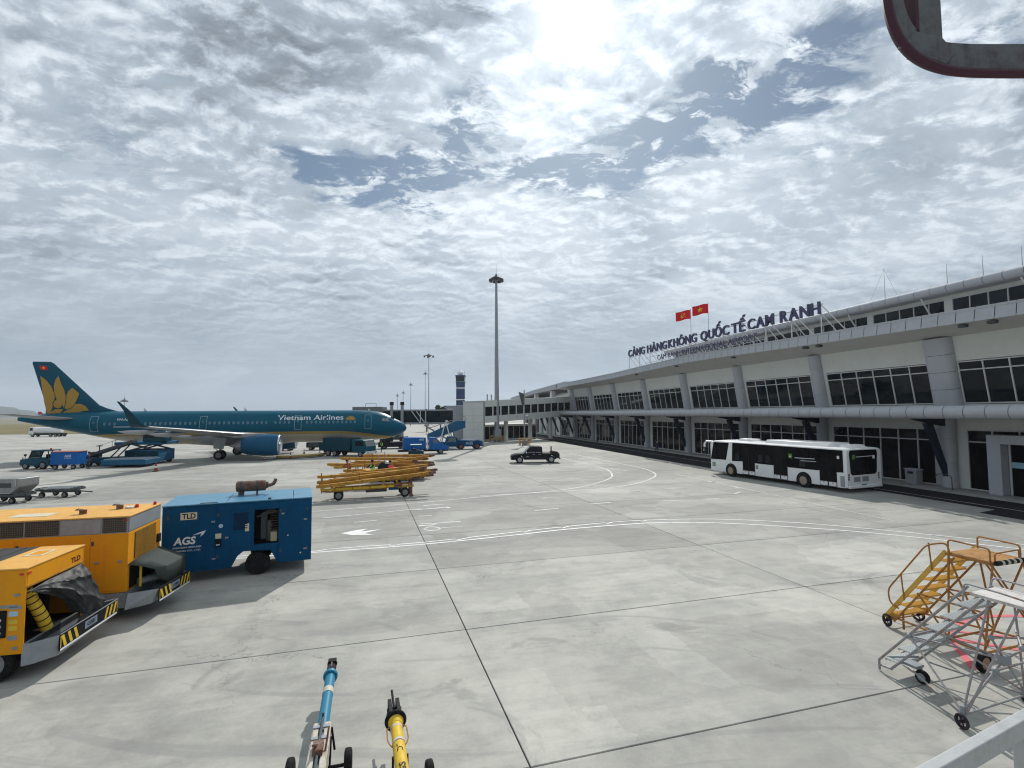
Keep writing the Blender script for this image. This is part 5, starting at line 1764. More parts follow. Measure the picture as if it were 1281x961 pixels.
# carts seen below the belly
for (x, y, w, h, lab, mt) in ((-34.0, 76.5, 1.1, 1.25, 'dark green equipment cart seen under the belly beside the engine', TEALD), (-29.5, 77.5, 1.6, 1.2, 'low navy and teal cart seen under the belly left of the yellow hose', NAVY)):
    T = thing('equipment_cart', lab, 'cart', (x, y, 0), .15)
    M().box(-w, w, -.8, .8, .4, h).build('body', mt, T, bevel=.05)
    M().box(-w * .8, w * .4, -.82, -.8, .55, h - .12).build('panel', POLED, T, bevel=.01)
    M().cyl((w, -.7, .3), (w + .05, -.7, h + .2), .06, n=8).build('post', WHITE, T)
    for sg in (-1, 1):
        for q in (-.6, .6): wheel(T, q * w, sg * .7, .3, .2)

# ------------------------------------------------------------------ left of the airliner: tug, trailer, loaders
T = thing('baggage_tug', 'teal baggage tug with bonnet and open cab at far left', 'tug', (-48.25, 52.3, 0), PI)
bd = M().prism([(-1.35, .38), (1.55, .38), (1.62, .62), (1.55, 1.0), (.75, 1.12), (.6, 1.15), (-1.35, 1.05)], -.72, .72).build('body', TEAL, T, bevel=.06)
m = M()
for y in (-.66, .66): m.tube([(.72, y, 1.1), (.42, y, 1.82), (-1.25, y, 1.86), (-1.3, y, 1.05)], .055, 8); m.bar((-.45, y, 1.05), (-.45, y, 1.85), .08)
m.box(-1.32, .5, -.72, .72, 1.84, 1.92)
m.build('cab_frame', TEALD, T)
window('windscreen', [(.70, -.6, 1.15), (.70, .6, 1.15), (.44, .6, 1.78), (.44, -.6, 1.78)], T, MATS['pale_windscreen'])
M().box(-.9, -.3, -.5, .5, 1.0, 1.12).box(-.95, -.85, -.5, .5, 1.05, 1.5).build('seat', BLACK, T, bevel=.03)
M().tube([(.2 + .18 * math.cos(a * PI / 6), .3 + .18 * math.sin(a * PI / 6), 1.32) for a in range(12)], .02, 6, closed=True).build('steering_wheel', BLACK, T)
for sg in (-1, 1):
    wheel(T, 1.0, sg * .62, .34, .22); wheel(T, -.75, sg * .62, .42, .24)
    M().cyl((1.58, sg * .45, .8), (1.66, sg * .45, .8), .11, n=12).build('headlight', SILV, T)
M().cyl((.9, .85, 1.1), (.9, .85, 1.35), .03, n=6).box(.82, .98, .78, .92, 1.35, 1.55).build('mirror', BLACK, T)
M().cyl((-.9, 0, 1.92), (-.9, 0, 2.1), .09, .07, n=10).build('beacon', REDP, T)
T = thing('baggage_trailer', 'bright blue box trailer with reddish roof behind the baggage tug', 'trailer', (-45.2, 52.0, 0), .12)
bx = M().box(-1.22, 1.22, -.72, .72, .48, 1.74).build('box_body', BLUEB, T, bevel=.03)
M().box(-1.25, 1.25, -.75, .75, 1.742, 1.80).build('roof', mat('faded_red_roof', (.38, .14, .11), .7, dirt=.5), T)
lettering('AGS', face_mtx((.05, -.727, 1.22), (1, 0, 0), (0, 0, 1)), WHITET, bx, fit=(.62, .26), bold=.02, shear=.15)
lettering('AVIATION GROUND', face_mtx((.05, -.727, 1.08), (1, 0, 0), (0, 0, 1)), WHITET, bx, 'small_lettering', fit=(.66, .07))
M().bar((-2.0, 0, .42), (-1.2, 0, .42), .08).build('draw_bar', BLACK, T)
for sg in (-1, 1):
    for x in (-.8, .85): wheel(T, x, sg * .62, .24, .16)

T = thing('belt_loader', 'dark teal belt loader with its conveyor raised to the rear hold', 'belt loader', (-43.7, 55.0, 0), .1)
M().prism([(-2.0, .35), (2.3, .35), (2.35, .7), (1.2, .95), (-2.0, .85)], -.85, .85).build('chassis', TEALD, T, bevel=.05)
cv = M().prism([(-2.6, .62), (2.7, 2.42), (2.7, 2.72), (-2.6, .92)], -.5, .5).build('conveyor', POLED, T, bevel=.02)
M().prism([(-2.55, .95), (2.68, 2.74), (2.68, 2.76), (-2.55, .97)], -.42, .42).build('belt', BLACK, cv, smooth=0)
m = M().bar((.6, -.6, .8), (1.9, -.6, 2.2), .1).bar((.6, .6, .8), (1.9, .6, 2.2), .1)
m.build('lift_arm', TEALD, T, smooth=0)
m = M()
for x in (-1.2, .1, 1.4): m.bar((x, .55, .95 + (x + 2.6) * .34), (x, .55, 1.75 + (x + 2.6) * .34), .04)
m.bar((-1.2, .55, 2.15), (1.4, .55, 3.0), .04)
m.build('guard_rail', POLE, T, smooth=0)
M().box(-1.9, -1.0, .1, .8, .9, 1.45).build('driver_seat', BLACK, T, bevel=.05)
M().cyl((-.6, -.3, .9), (-.6, -.3, 2.1), .05, n=8).box(-.85, -.35, -.4, -.2, 2.1, 2.2).build('work_light', POLED, T)
for sg in (-1, 1):
    for x in (-1.3, 1.5): wheel(T, x, sg * .75, .36, .22)

T = thing('cargo_loader', 'blue container loader with low front platform and raised bridge at the hold door', 'loader', (-41.0, 56.0, 0), .14)
M().box(-1.9, 2.3, -3.2, -.2, .25, .80).build('low_platform', CARGOB, T, bevel=.05)
m = M()
for k in range(9): m.cyl((-1.7, -3.0 + k * .33, .83), (2.1, -3.0 + k * .33, .83), .05, n=8)
m.build('rollers', LGREY, T)
M().box(-1.6, 1.9, .2, 3.6, .3, 1.55).build('chassis', CARGOB, T, bevel=.06)
m = M()
for y in (.4, 3.3):
    m.bar((-1.3, y, 1.5), (1.6, y, 2.3), .16); m.bar((1.6, y, 1.5), (-1.3, y, 2.3), .16)
m.build('scissor_lift', POLED, T, smooth=0)
M().box(-2.6, 2.2, .1, 3.8, 2.15, 2.45).build('bridge_platform', CARGOB, T, bevel=.04)
cb = M().box(.3, 2.6, .0, 1.4, 2.47, 3.6).build('control_cabin', TEALD, T, bevel=.05)
window('side_window', [(.5, -.006, 2.9), (2.4, -.006, 2.9), (2.4, -.006, 3.5), (.5, -.006, 3.5)], cb)
M().tube([(-2.5, .2, 2.45), (-2.5, .2, 3.3), (-.1, .2, 3.3), (-.1, .2, 2.45)], .035, 6).build('guard_rail', POLE, T)
for k in range(3): M().box(-1.5 + k * 1.13, -.46 + k * 1.13, .16, .199, .45, 1.45).build('side_panel', TEALD, T, bevel=.02)
for sg in (0.35, 3.4):
    for x in (-1.1, 1.4): wheel(T, x, sg, .34, .24)
# open hold door below the fuselage
# ------------------------------------------------------------------ containers and dolly at the left edge
def dolly(loc, rz, label, L_=2.3):
    T = thing('cargo_dolly', label, 'dolly', loc, rz, 'cargo dollies')
    m = M()
    a, b = L_ / 2, .72
    oc = [(-a - .15, -.35), (-a + .35, -b - .08), (a - .35, -b - .08), (a + .15, -.35), (a + .15, .35), (a - .35, b + .08), (-a + .35, b + .08), (-a - .15, .35)]
    for p_, q_ in zip(oc, oc[1:] + oc[:1]): m.bar((p_[0], p_[1], .53), (q_[0], q_[1], .53), .09, .13)
    for x in (-a * .5, 0, a * .5): m.bar((x, -b, .5), (x, b, .5), .09)
    m.build('bed_frame', POLED, T, smooth=0)
    m = M()
    for y in (-.45, -.15, .15, .45): m.cyl((-a * .8, y, .60), (a * .8, y, .60), .03, n=6)
    m.build('rollers', GALV, T)
    M().bar((-a, 0, .38), (a, 0, .38), .3, .16).bar((a, 0, .36), (a + .9, 0, .30), .07).build('chassis', POLED, T, smooth=0)
    for sg in (-1, 1):
        for x in (-a * .62, a * .62): wheel(T, x, sg * .55, .19, .14)
    return T


dolly((-30.3, 34.3, 0), .06, 'empty low cargo dolly with octagonal bed beside the containers')
dolly((-31.6, 32.1, 0), .03, 'cargo dolly carrying the nearest scuffed container at the left edge', 2.4)
dolly((-35.0, 32.0, 0), .03, 'cargo dolly at the left border under the second container', 2.4)
for x, lab in ((-31.55, 'scuffed aluminium air cargo container with slanted lower corner at the left edge'), (-34.1, 'aluminium air cargo container cut by the left border')):
    T = thing('cargo_container', lab, 'container', (x, 32.1, .62), .03, 'air cargo containers')
    M().prism([(-1.16, 0), (.72, 0), (1.18, .42), (1.18, .92), (-1.16, .92)], -.72, .72).build('body', ALUC, T, bevel=.025)
    M().box(-.75, .75, -.74, -.722, .38, .66).build('side_panel', POLED, T, bevel=.01)
    m = M()
    for z in (.015, .895): m.box(-1.15, 1.1 if z > .5 else .7, -.745, -.725, z, z + .05)
    for xx in (-1.16, 1.0): m.box(xx, xx + .05, -.745, -.725, .45 if xx > 0 else .06, .89)
    m.build('edge_trim', GALV, T, smooth=0)
# white tanker behind the tail
T = thing('tanker_truck', 'white tanker truck with dark chassis far behind the airliner tail', 'truck', (-121.3, 133, 0), .1)
M().lathe((-2.6, 0, 1.55), (1, 0, 0), [(0, .6), (.2, .95), (5.6, .95), (5.9, .6)], 18).build('tank', WHITE, T)
cb = M().prism([(-4.0, .6), (-2.8, .6), (-2.8, 2.5), (-3.7, 2.5), (-4.0, 1.6)], -1.05, 1.05).build('cab', WHITE, T, bevel=.05)
window('side_window', [(-3.8, -1.06, 1.6), (-3.0, -1.06, 1.6), (-3.0, -1.06, 2.3), (-3.6, -1.06, 2.3)], cb)
M().box(-3.9, 3.9, -.9, .9, .45, .9).build('chassis', NAVY, T)
for sg in (-1, 1):
    for x in (-3.1, 1.2, 2.4, 3.3): wheel(T, x, sg * .85, .45, .28)


# ================================================================== BUS
BUS = thing('airport_bus', 'white low floor airport bus with dark windows and doors beside the terminal', 'bus', (21.26, 39.90, 0), math.atan2(.932, -.362))
# local x forward (front at +6.15), near side = +y
HL, HW = 6.20, 1.78
NS = lambda L_: HL - L_                          # distance from the front -> local x
prof = [(-HW, .34), (-HW, 2.80), (-HW + .05, 2.87), (-HW + .25, 2.92), (0, 2.95), (HW - .25, 2.92), (HW - .05, 2.87), (HW, 2.80), (HW, .34)]
def brg(x, sw=1.0, dz=0, zb=0.0): return [(x, y * sw, min(z, 2.96) - (dz if z > 2 else 0) + (zb if z < 1 else 0)) for y, z in prof]
m = M().loft([brg(-HL, .93, .10, .05), brg(-HL + .10, .975, .03), brg(-HL + .35), brg(HL - .9), brg(HL - .45, .985, .03), brg(HL - .12, .95, .12), brg(HL, .88, .3, .06)])
m.build('body', WHITE, BUS, smooth=40)
DK = glass('dark_bus_glazing', (.002, .002, .003), (.010, .011, .012), .08)
DKB = mat('black_glazing_trim', (.003, .003, .004), .35, dirt=.15, spec=.06)
def sidepane(name, pts, material=DK, off=.010, par=BUS, sg=1, th=.012):
    a = [(NS(l), sg * (HW + off), z) for l, z in pts]
    b = [(NS(l), sg * (HW + off - th - .02), z) for l, z in pts]
    n = len(pts)
    return M().add(a + b, [tuple(range(n)), tuple(range(2 * n - 1, n - 1, -1))] + [(i, (i + 1) % n, n + (i + 1) % n, n + i) for i in range(n)]).build(name, material, par, smooth=0)
for sg in (1, -1):
    sidepane('driver_window', [(.22, 1.30), (1.98, 1.34), (2.34, 2.78), (.60, 2.78)], sg=sg)
    sidepane('side_window', [(2.64, 1.30), (3.76, 1.36), (3.80, 2.72), (2.72, 2.76)], sg=sg)
    sidepane('side_window', [(5.02, 1.32), (6.72, 1.32), (6.74, 2.72), (5.06, 2.72)], sg=sg)
    sidepane('side_window', [(8.02, 1.30), (10.46, 1.32), (10.5, 2.68), (8.06, 2.70)], sg=sg)
    sidepane('side_window', [(11.80, 1.32), (12.18, 1.36), (12.18, 2.74), (11.80, 2.74)], sg=sg)
    sidepane('window_band', [(2.66, 1.345), (12.20, 1.345), (12.20, 2.80), (2.74, 2.82)], DKB, sg=sg, off=.004)
    for x_ in (5.9, 8.85, 9.65): sidepane('window_divider', [(x_ - .025, 1.34), (x_ + .025, 1.34), (x_ + .025, 2.69), (x_ - .025, 2.69)], DKB, sg=sg, off=.016)
    sidepane('vent_pane', [(5.1, 2.30), (6.66, 2.30), (6.66, 2.33), (5.1, 2.33)], DKB, sg=sg, off=.016); sidepane('vent_pane', [(8.1, 2.28), (10.4, 2.28), (10.4, 2.31), (8.1, 2.31)], DKB, sg=sg, off=.016)
    for c_, w_ in ((5.55, .22), (6.25, .20), (9.2, .24), (3.2, .2)): sidepane('seat_glimpse', [(c_ - w_, 1.45), (c_ + w_, 1.45), (c_ + w_ * .9, 2.02), (c_ - w_ * .9, 2.02)], mat('seat_grey_behind_glass', (.018, .020, .023), .5, dirt=.5, scale=3), sg=sg, off=.0125)
    for a, b in ((3.78, 5.0), (6.76, 7.98), (10.52, 11.76)):
        d_ = sidepane('door', [(a, .68), (b, .68), (b, 2.70), (a, 2.70)], sg=sg, off=.014)
        c = (a + b) / 2
        sidepane('door_sill', [(a, .35), (b, .35), (b, .675), (a, .675)], DKB, .012, sg=sg)
        sidepane('door_seal', [(c - .02, .69), (c + .02, .69), (c + .02, 2.69), (c - .02, 2.69)], BLACK, .022, d_, sg)
        for u, w_ in ((a + .02, c - .03), (c + .03, b - .02)):
            sidepane('door_panel', [(u + .02, .38), (w_ - .02, .38), (w_ - .02, .64), (u + .02, .64)], WHITE, .024, sg=sg)
            mid = (u + w_) / 2
            sidepane('step_light', [(mid - .05, .55), (mid + .05, .55), (mid + .05, .59), (mid - .05, .59)], BLACK, .026, d_, sg)
    sidepane('skirt_panel', [(5.03, .36), (6.72, .36), (6.72, 1.26), (5.03, 1.26)], WHITE, .016, sg=sg)
    sidepane('service_hatch', [(12.0, .42), (12.26, .42), (12.26, 1.12), (12.0, 1.12)], LGREY, .014, sg=sg)
    for k in range(6): sidepane('hatch_slat', [(12.01, .46 + k * .11), (12.25, .46 + k * .11), (12.25, .50 + k * .11), (12.01, .50 + k * .11)], ALUD, .02, sg=sg)
    # wheel arches
    for L_ in (2.53, 9.29):
        arc = [(L_ + .60 * math.cos(PI * k / 14), .50 + .60 * math.sin(PI * k / 14)) for k in range(15)]
        arc = [(L_ + .60, .33)] + arc + [(L_ - .60, .33)]
        sidepane('wheel_arch', arc, BLACK, .018, sg=sg)
        wheel(BUS, NS(L_), sg * (HW - .06), .50, .30, rim=mat('brownish_rim', (.34, .27, .21), .6, .0, dirt=.5, scale=8))
    # company marks on the side
GRN = mat('green_mark', (.10, .20, .05), .5)
for L_, z, w_, h_ in ((8.10, 1.98, .30, .34), (.42, .72, .32, .30), (5.1, .90, .22, .28)):
    a = sidepane('company_mark', [(L_, z), (L_ + w_, z), (L_ + w_, z + h_), (L_, z + h_)], GRN, .030)
    sidepane('mark_stripe', [(L_ + .08, z + .10), (L_ + w_ - .08, z + .10), (L_ + w_ - .06, z + .18), (L_ + .08, z + .18)], WHITET, .036, a)
sidepane('lettering_line', [(8.62, 2.02), (10.2, 2.06), (10.2, 2.10), (8.62, 2.06)], WHITET, .03)
sidepane('lettering_line', [(9.1, 1.86), (10.3, 1.89), (10.3, 1.92), (9.1, 1.89)], WHITET, .03)
sidepane('sticker', [(11.82, 2.22), (11.98, 2.22), (11.98, 2.42), (11.82, 2.42)], WHITET, .03)
# rear face
XR = -HL - .008
def rear(name, pts, material, dx=0.0, par=BUS):
    a = [(XR - dx, HW * .95 - u, z) for u, z in pts]
    b = [(XR - dx + .04, y, z) for x, y, z in a]
    n = len(pts)
    return M().add(a + b, [tuple(range(n)), tuple(range(2 * n - 1, n - 1, -1))] + [(i, (i + 1) % n, n + (i + 1) % n, n + i) for i in range(n)]).build(name, material, par, smooth=0)
rw = rear('rear_window', [(.34, 1.28), (.50, 1.16), (2.72, 1.18), (2.88, 1.32), (2.98, 2.60), (2.90, 2.80), (.34, 2.80), (.24, 2.60)], DK, .004)
rear('rear_sticker', [(.52, 2.2), (.76, 2.2), (.76, 2.5), (.52, 2.5)], GRN, .012, rw)
rear('rear_line', [(.86, 2.33), (2.45, 2.36), (2.45, 2.40), (.86, 2.37)], WHITET, .012, rw)
rear('rear_sticker', [(2.5, 2.2), (2.72, 2.2), (2.72, 2.42), (2.5, 2.42)], WHITET, .012, rw)
for u in (.62, 1.42):
    gr = rear('rear_grille', [(u, .72), (u + .62, .72), (u + .62, 1.04), (u, 1.04)], LGREY, .006)
    for k in range(4): rear('grille_slat', [(u + .02, .75 + k * .075), (u + .60, .75 + k * .075), (u + .60, .78 + k * .075), (u + .02, .78 + k * .075)], ALUD, .014, gr)
for z in (.85, 1.0, 1.15): rear('tail_light', [(.08, z), (.22, z), (.22, z + .10), (.08, z + .10)], POLED, .010); rear('tail_light', [(3.0, z), (3.12, z), (3.12, z + .10), (3.0, z + .10)], POLED, .010)
rear('number_plate', [(1.35, .42), (1.85, .42), (1.85, .56), (1.35, .56)], mat('number_plate', (.06, .22, .25), .5), .012)
M().box(-HL - .10, -HL + .05, -HW * .9, HW * .9, .30, .48).build('rear_bumper', WHITE, BUS, bevel=.04)
# front
M().poly([(HL - .05, -1.35, 1.35), (HL - .05, 1.35, 1.35), (HL - .14, 1.38, 2.55), (HL - .14, -1.38, 2.55)]).xf(Matrix.Translation((.06, 0, 0))).build('windscreen', DK, BUS, smooth=0)
m = M()
for sg in (1, -1): m.tube([(HL - .35, sg * (HW - .2), 2.78), (HL + .35, sg * (HW - .05), 2.80), (HL + .50, sg * (HW + .02), 2.6), (HL + .50, sg * (HW + .02), 1.95), (HL + .45, sg * HW, 1.75)], [.08, .08, .08, .09, .05], 8)
m.build('mirror_arm', WHITE, BUS)
for sg in (1, -1): M().box(HL + .40, HL + .56, sg * (HW - .02) - .12, sg * (HW - .02) + .12, 1.75, 2.3).build('mirror', BLACK, BUS, bevel=.03)
# roof pods
def pod(x0, x1, w_, z0, h_, name):
    M().loft([[(x0, -w_ * .8, z0), (x0, w_ * .8, z0), (x0 + .05, w_ * .75, z0 + .04), (x0 + .05, -w_ * .75, z0 + .04)],
              [(x0 + .3, -w_, z0), (x0 + .3, w_, z0), (x0 + .3, w_ * .85, z0 + h_), (x0 + .3, -w_ * .85, z0 + h_)],
              [(x1 - .3, -w_, z0), (x1 - .3, w_, z0), (x1 - .3, w_ * .85, z0 + h_), (x1 - .3, -w_ * .85, z0 + h_)],
              [(x1, -w_ * .8, z0), (x1, w_ * .8, z0), (x1 - .05, w_ * .75, z0 + .04), (x1 - .05, -w_ * .75, z0 + .04)]]).build(name, WHITE, BUS, bevel=.03)
pod(NS(11.0), NS(5.2), 1.15, 2.92, .26, 'air_conditioner')
pod(NS(3.7), NS(2.1), .65, 2.93, .20, 'roof_hatch')
pod(NS(12.25), NS(11.1), .80, 2.90, .22, 'rear_pod')
m = M().box(NS(12.1), NS(.8), -HW + .15, HW - .15, .36, .50)
m.build('floor_pan', BLACK, BUS)

# ================================================================== PICKUP
PU = thing('pickup_truck', 'black double cab pickup truck with pale bonnet glare standing on the apron', 'pickup', (2.42, 55.72, 0), PI + .068)
m = M()
# lower body: side profile with wheel cutouts, x forward (front +2.45)
def arch(cx_, r=.46):
    return [(cx_ + r * math.cos(PI * k / 8), .38 + r * math.sin(PI * k / 8)) for k in range(9)]
low = [(-2.62, .52)] + [(-2.62, 1.02), (-.72, 1.06), (.95, 1.08), (2.1, .98), (2.50, .86), (2.58, .55), (2.5, .36)] + arch(1.70) + arch(-1.70) + [(-2.3, .50)]
bd = M().prism(low, -.92, .92).build('body', NAVY, PU, bevel=.05)
cabp = [(-.78, 1.04), (-.72, 1.72), (-.55, 1.80), (.35, 1.82), (.58, 1.74), (1.22, 1.09)]
cb = M().loft([[(x, -.88, z) for x, z in cabp], [(x * .99, -.86 if z < 1.3 else -.74, z) for x, z in cabp], [(x * .99, .86 if z < 1.3 else .74, z) for x, z in cabp], [(x, .88, z) for x, z in cabp]]).build('cab', NAVY, PU, bevel=.03)
GP = mat('pickup_glass', (.26, .29, .30), .08, spec=.6, dirt=.5, scale=1.5, dirtcol=(.03, .035, .04))  # pale colour stands in for light showing through the cab windows
PRIM = mat('pale_alloy_rim', (.42, .42, .43), .45, dirt=.4, scale=8)
def pyy(z): return .885 - max(0, z - 1.1) * .20
for sg in (-1, 1):
    for pts in ([(.05, 1.14), (.88, 1.14), (.46, 1.66), (.05, 1.70)], [(-.62, 1.14), (-.03, 1.14), (-.03, 1.70), (-.56, 1.68)]):
        q = [(x, sg * (.895 if z < 1.3 else .765), z) for x, z in pts]
        M().poly(q).build('side_window', GP, cb, smooth=0)
    for x in (-.02, -.70): M().box(x - .008, x + .008, sg * .925 - .004, sg * .925 + .004, .45, 1.06).build('door_gap', BLACK, bd)
    for x in (.12, -.55): M().box(x, x + .18, sg * .93 - .02, sg * .93 + .02, .94, .98).build('door_handle', SILV, bd, bevel=.008)
    M().box(.92, 1.06, sg * .98 - .11, sg * .98 + .11, 1.06, 1.24).build('mirror', SILV, PU, bevel=.03)
    for x in (-1.70, 1.70): wheel(PU, x, sg * .80, .39, .26, rim=PRIM)
    M().prism([(2.15, .72), (2.52, .68), (2.50, .84), (2.12, .92)], sg * .72 - .16, sg * .72 + .16).build('headlight', SILV, PU, bevel=.02)
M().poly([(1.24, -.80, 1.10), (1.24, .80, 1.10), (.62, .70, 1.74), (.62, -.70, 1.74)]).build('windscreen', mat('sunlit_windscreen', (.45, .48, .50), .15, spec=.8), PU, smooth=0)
M().box(2.5, 2.62, -.85, .85, .36, .60).build('bumper', NAVY, PU, bevel=.05)
M().box(-2.72, -2.6, -.85, .85, .42, .58).build('rear_bumper', BLACK, PU, bevel=.03)
M().box(-2.55, -.80, -.78, .78, .98, 1.10).build('load_bed', BLACK, PU)
M().box(.74, 1.0, .918, .932, .68, .77).build('door_mark', LGREY, PU)
M().cyl((-1.75, .5, 1.1), (-1.75, .5, 1.78), .07, n=8).build('load_post', BLACK, PU)
M().box(2.55, 2.63, -.45, .45, .62, .82).build('grille', POLED, PU, bevel=.02)
M().prism([(-1.6, 1.06), (-2.5, 1.06), (-2.5, 1.16), (-1.9, 1.26)], -.6, .7).build('load_cover', mat('dark_load', (.05, .03, .03), .8, dirt=.4), PU, bevel=.03)

# ================================================================== GROUND POWER UNIT (blue)
GPU = thing('ground_power_unit', 'blue ground power trailer with white lettering and a rusty muffler on its roof', 'power unit', (-7.05, 18.0, 0), .395)
LG, WG = 4.42, 2.35
side_ = [(-LG, .34), (-2.46, .34), (-2.28, .70), (-2.11, .84), (-1.29, .80), (-1.06, .36), (0, .34), (0, 2.46), (-LG, 2.46)]
# shell with a real opening in the near side: built as a frame of prisms
m = M()
op = (-1.80, -1.06, 1.03, 2.18)
m.prism([(-LG, .34), (-2.46, .34), (-2.28, .70), (-2.11, .84), (-1.80, .83), (-1.80, 2.46), (-LG, 2.46)], 0, .06)
m.prism([(-1.06, .36), (0, .34), (0, 2.46), (-1.06, 2.46)], 0, .06)
m.prism([(-1.80, .83), (-1.29, .80), (-1.06, .36), (-1.06, 1.03), (-1.80, 1.03)], 0, .06)
m.prism([(-1.80, 2.18), (-1.06, 2.18), (-1.06, 2.46), (-1.80, 2.46)], 0, .06)
m.prism(side_, WG - .06, WG)
m.box(-.06, 0, .06, WG - .06, .34, 2.46); m.box(-LG, -LG + .06, .06, WG - .06, .34, 2.46)
m.box(-LG + .06, -2.5, .06, WG - .06, .36, .42); m.box(-1.0, -.06, .06, WG - .06, .36, .42)
m.box(-2.5, -1.0, .06, WG - .06, .86, .92)
bd = m.build('body', BLUEG, GPU, smooth=0, bevel=.012)
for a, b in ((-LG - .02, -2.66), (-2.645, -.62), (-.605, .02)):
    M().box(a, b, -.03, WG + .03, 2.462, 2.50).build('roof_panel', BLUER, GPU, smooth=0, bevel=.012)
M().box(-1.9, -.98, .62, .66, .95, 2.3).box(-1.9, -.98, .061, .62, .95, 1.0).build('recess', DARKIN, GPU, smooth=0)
m = M().box(-1.62, -1.42, .42, .55, 1.1, 2.0).cyl((-1.35, .35, 1.05), (-1.35, .35, 1.75), .09, n=10).bar((-1.75, .3, 1.9), (-1.1, .35, 2.05), .05)
m.cyl((-1.55, .3, 2.0), (-1.2, .25, 2.16), .05, n=8)
m.build('engine_parts', POLED, GPU)
M().box(-1.30, -1.09, .12, .5, 1.06, 1.38).build('yellow_box', mat('dull_cream', (.42, .38, .26), .6, dirt=.6), GPU, bevel=.01)
m = M()
for k in range(9): m.bar((-1.32, .10, 1.42 + k * .085), (-1.08, .10, 1.42 + k * .085), .016)
m.build('inner_grille', mat('dull_brown_grille', (.10, .075, .04), .7), GPU, smooth=0)
# door panels, slightly proud
for a, b, z0, z1 in ((-4.30, -2.92, .46, 2.36), (-2.88, -2.52, .46, 2.36), (-1.02, -.10, .46, 2.36), (-2.50, -1.86, .90, 1.45), (-2.50, -1.86, 2.24, 2.36)):
    M().box(a, b, -.012, .001, z0, z1).build('door_panel', BLUEG, GPU, smooth=0, bevel=.006)
lv = M().box(-2.46, -1.92, -.012, .001, 1.50, 2.2).build('louvre_panel', BLUEG, GPU, smooth=0, bevel=.006)
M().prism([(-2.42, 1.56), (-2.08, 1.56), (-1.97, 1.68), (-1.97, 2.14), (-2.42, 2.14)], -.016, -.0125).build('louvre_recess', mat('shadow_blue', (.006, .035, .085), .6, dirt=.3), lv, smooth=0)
m = M()
for k in range(8):
    z = 1.60 + k * .068
    m.prism([(-.017, z), (-.034, z + .012), (-.034, z + .02), (-.017, z + .035)], -2.40, -2.0, axis='x')
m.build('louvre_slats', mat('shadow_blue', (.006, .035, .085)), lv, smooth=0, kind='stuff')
ex, ez = (1, 0, 0), (0, 0, 1)
pl = M().box(-3.92, -3.46, -.018, -.0125, 2.02, 2.25).build('name_plate', CREAM, GPU, smooth=0)
lettering('TLD', face_mtx((-3.88, -.020, 2.05), ex, ez), NAVY, pl, fit=(.38, .17), bold=.03)
lettering('AGS', face_mtx((-4.10, -.0145, 1.23), ex, ez), WHITET, GPU, fit=(.62, .25), bold=.035, shear=.12)
lettering('AVIATION GROUND', face_mtx((-4.12, -.0145, 1.12), ex, ez), WHITET, GPU, 'small_lettering', fit=(.80, .055), bold=.015)
lettering('SERVICES CO., LTD', face_mtx((-4.12, -.0145, 1.01), ex, ez), WHITET, GPU, 'small_lettering', fit=(.78, .055), bold=.015)
sw = [(-3.55, 1.50), (-3.40, 1.57), (-3.24, 1.62), (-3.22, 1.66), (-3.28, 1.56), (-3.36, 1.48), (-3.33, 1.555), (-3.42, 1.52)]
M().poly([(-3.58, -.015, 1.51), (-3.40, -.015, 1.585), (-3.20, -.015, 1.645), (-3.27, -.015, 1.52), (-3.36, -.015, 1.45), (-3.32, -.015, 1.565), (-3.42, -.015, 1.535)]).build('swoosh', WHITET, GPU, smooth=0)
M().cyl((-2.78, -.006, 1.74), (-2.78, -.018, 1.74), .065, n=14).build('round_sticker', STICK, GPU)
M().box(-2.07, -1.95, -.020, -.0125, 1.50, 1.76).build('label_plate', CREAM, GPU, bevel=.003)
M().box(-2.93, -2.76, -.020, -.0125, 1.34, 1.50).build('label_plate', CREAM, GPU, bevel=.003)
bxx = M().box(-2.94, -2.75, -.07, -.0125, 1.08, 1.31).build('control_box', BLACK, GPU, bevel=.01)
M().box(-2.90, -2.79, -.074, -.071, 1.13, 1.17).build('box_label', STICK, bxx)
for x in (-.75, -.35): M().cyl((x, -.012, 1.25 if x < -.5 else .62), (x, -.03, 1.25 if x < -.5 else .62), .025, n=8).build('latch', SILV, GPU)
M().box(.001, .010, .25, .55, .7, 1.25).build('end_sticker', STICK, GPU)
for x, y in ((-1.67, .18), (-1.67, WG - .18)): wheel(GPU, x, y, .385, .26, rim=BLACK)
M().bar((-1.67, .1, .385), (-1.67, WG - .1, .385), .1).build('axle', BLACK, GPU)
mf = M().lathe((-2.52, 1.55, 2.80), (1, 0, 0), [(0, .14), (.03, .19), (.95, .19), (.98, .14)], 20).build('muffler', RUST, GPU)
m = M().tube([(-1.56, 1.55, 2.80), (-1.40, 1.55, 2.80), (-1.30, 1.55, 2.84), (-1.24, 1.55, 2.94), (-1.23, 1.55, 3.02)], .065, 10)
m.cyl((-1.52, 1.55, 2.70), (-1.52, 1.55, 2.92), .05, n=8)
m.build('exhaust_pipe', RUST, mf)
m = M()
for x in (-2.38, -1.86): m.lathe((x, 1.55, 2.80), (1, 0, 0), [(0, .20), (.05, .20)], 20); m.box(x, x + .05, 1.42, 1.68, 2.50, 2.63)
m.build('clamp', POLED, mf)
M().cyl((-2.35, 1.55, 2.5), (-2.35, 1.55, 2.64), .1, n=10).build('flange', RUST, mf)
M().box(-3.4, -2.9, .05, .14, 2.50, 2.515).build('roof_hinge', POLED, GPU); M().box(-1.4, -1.3, .08, .16, 2.50, 2.55).build('roof_hinge', POLED, GPU)


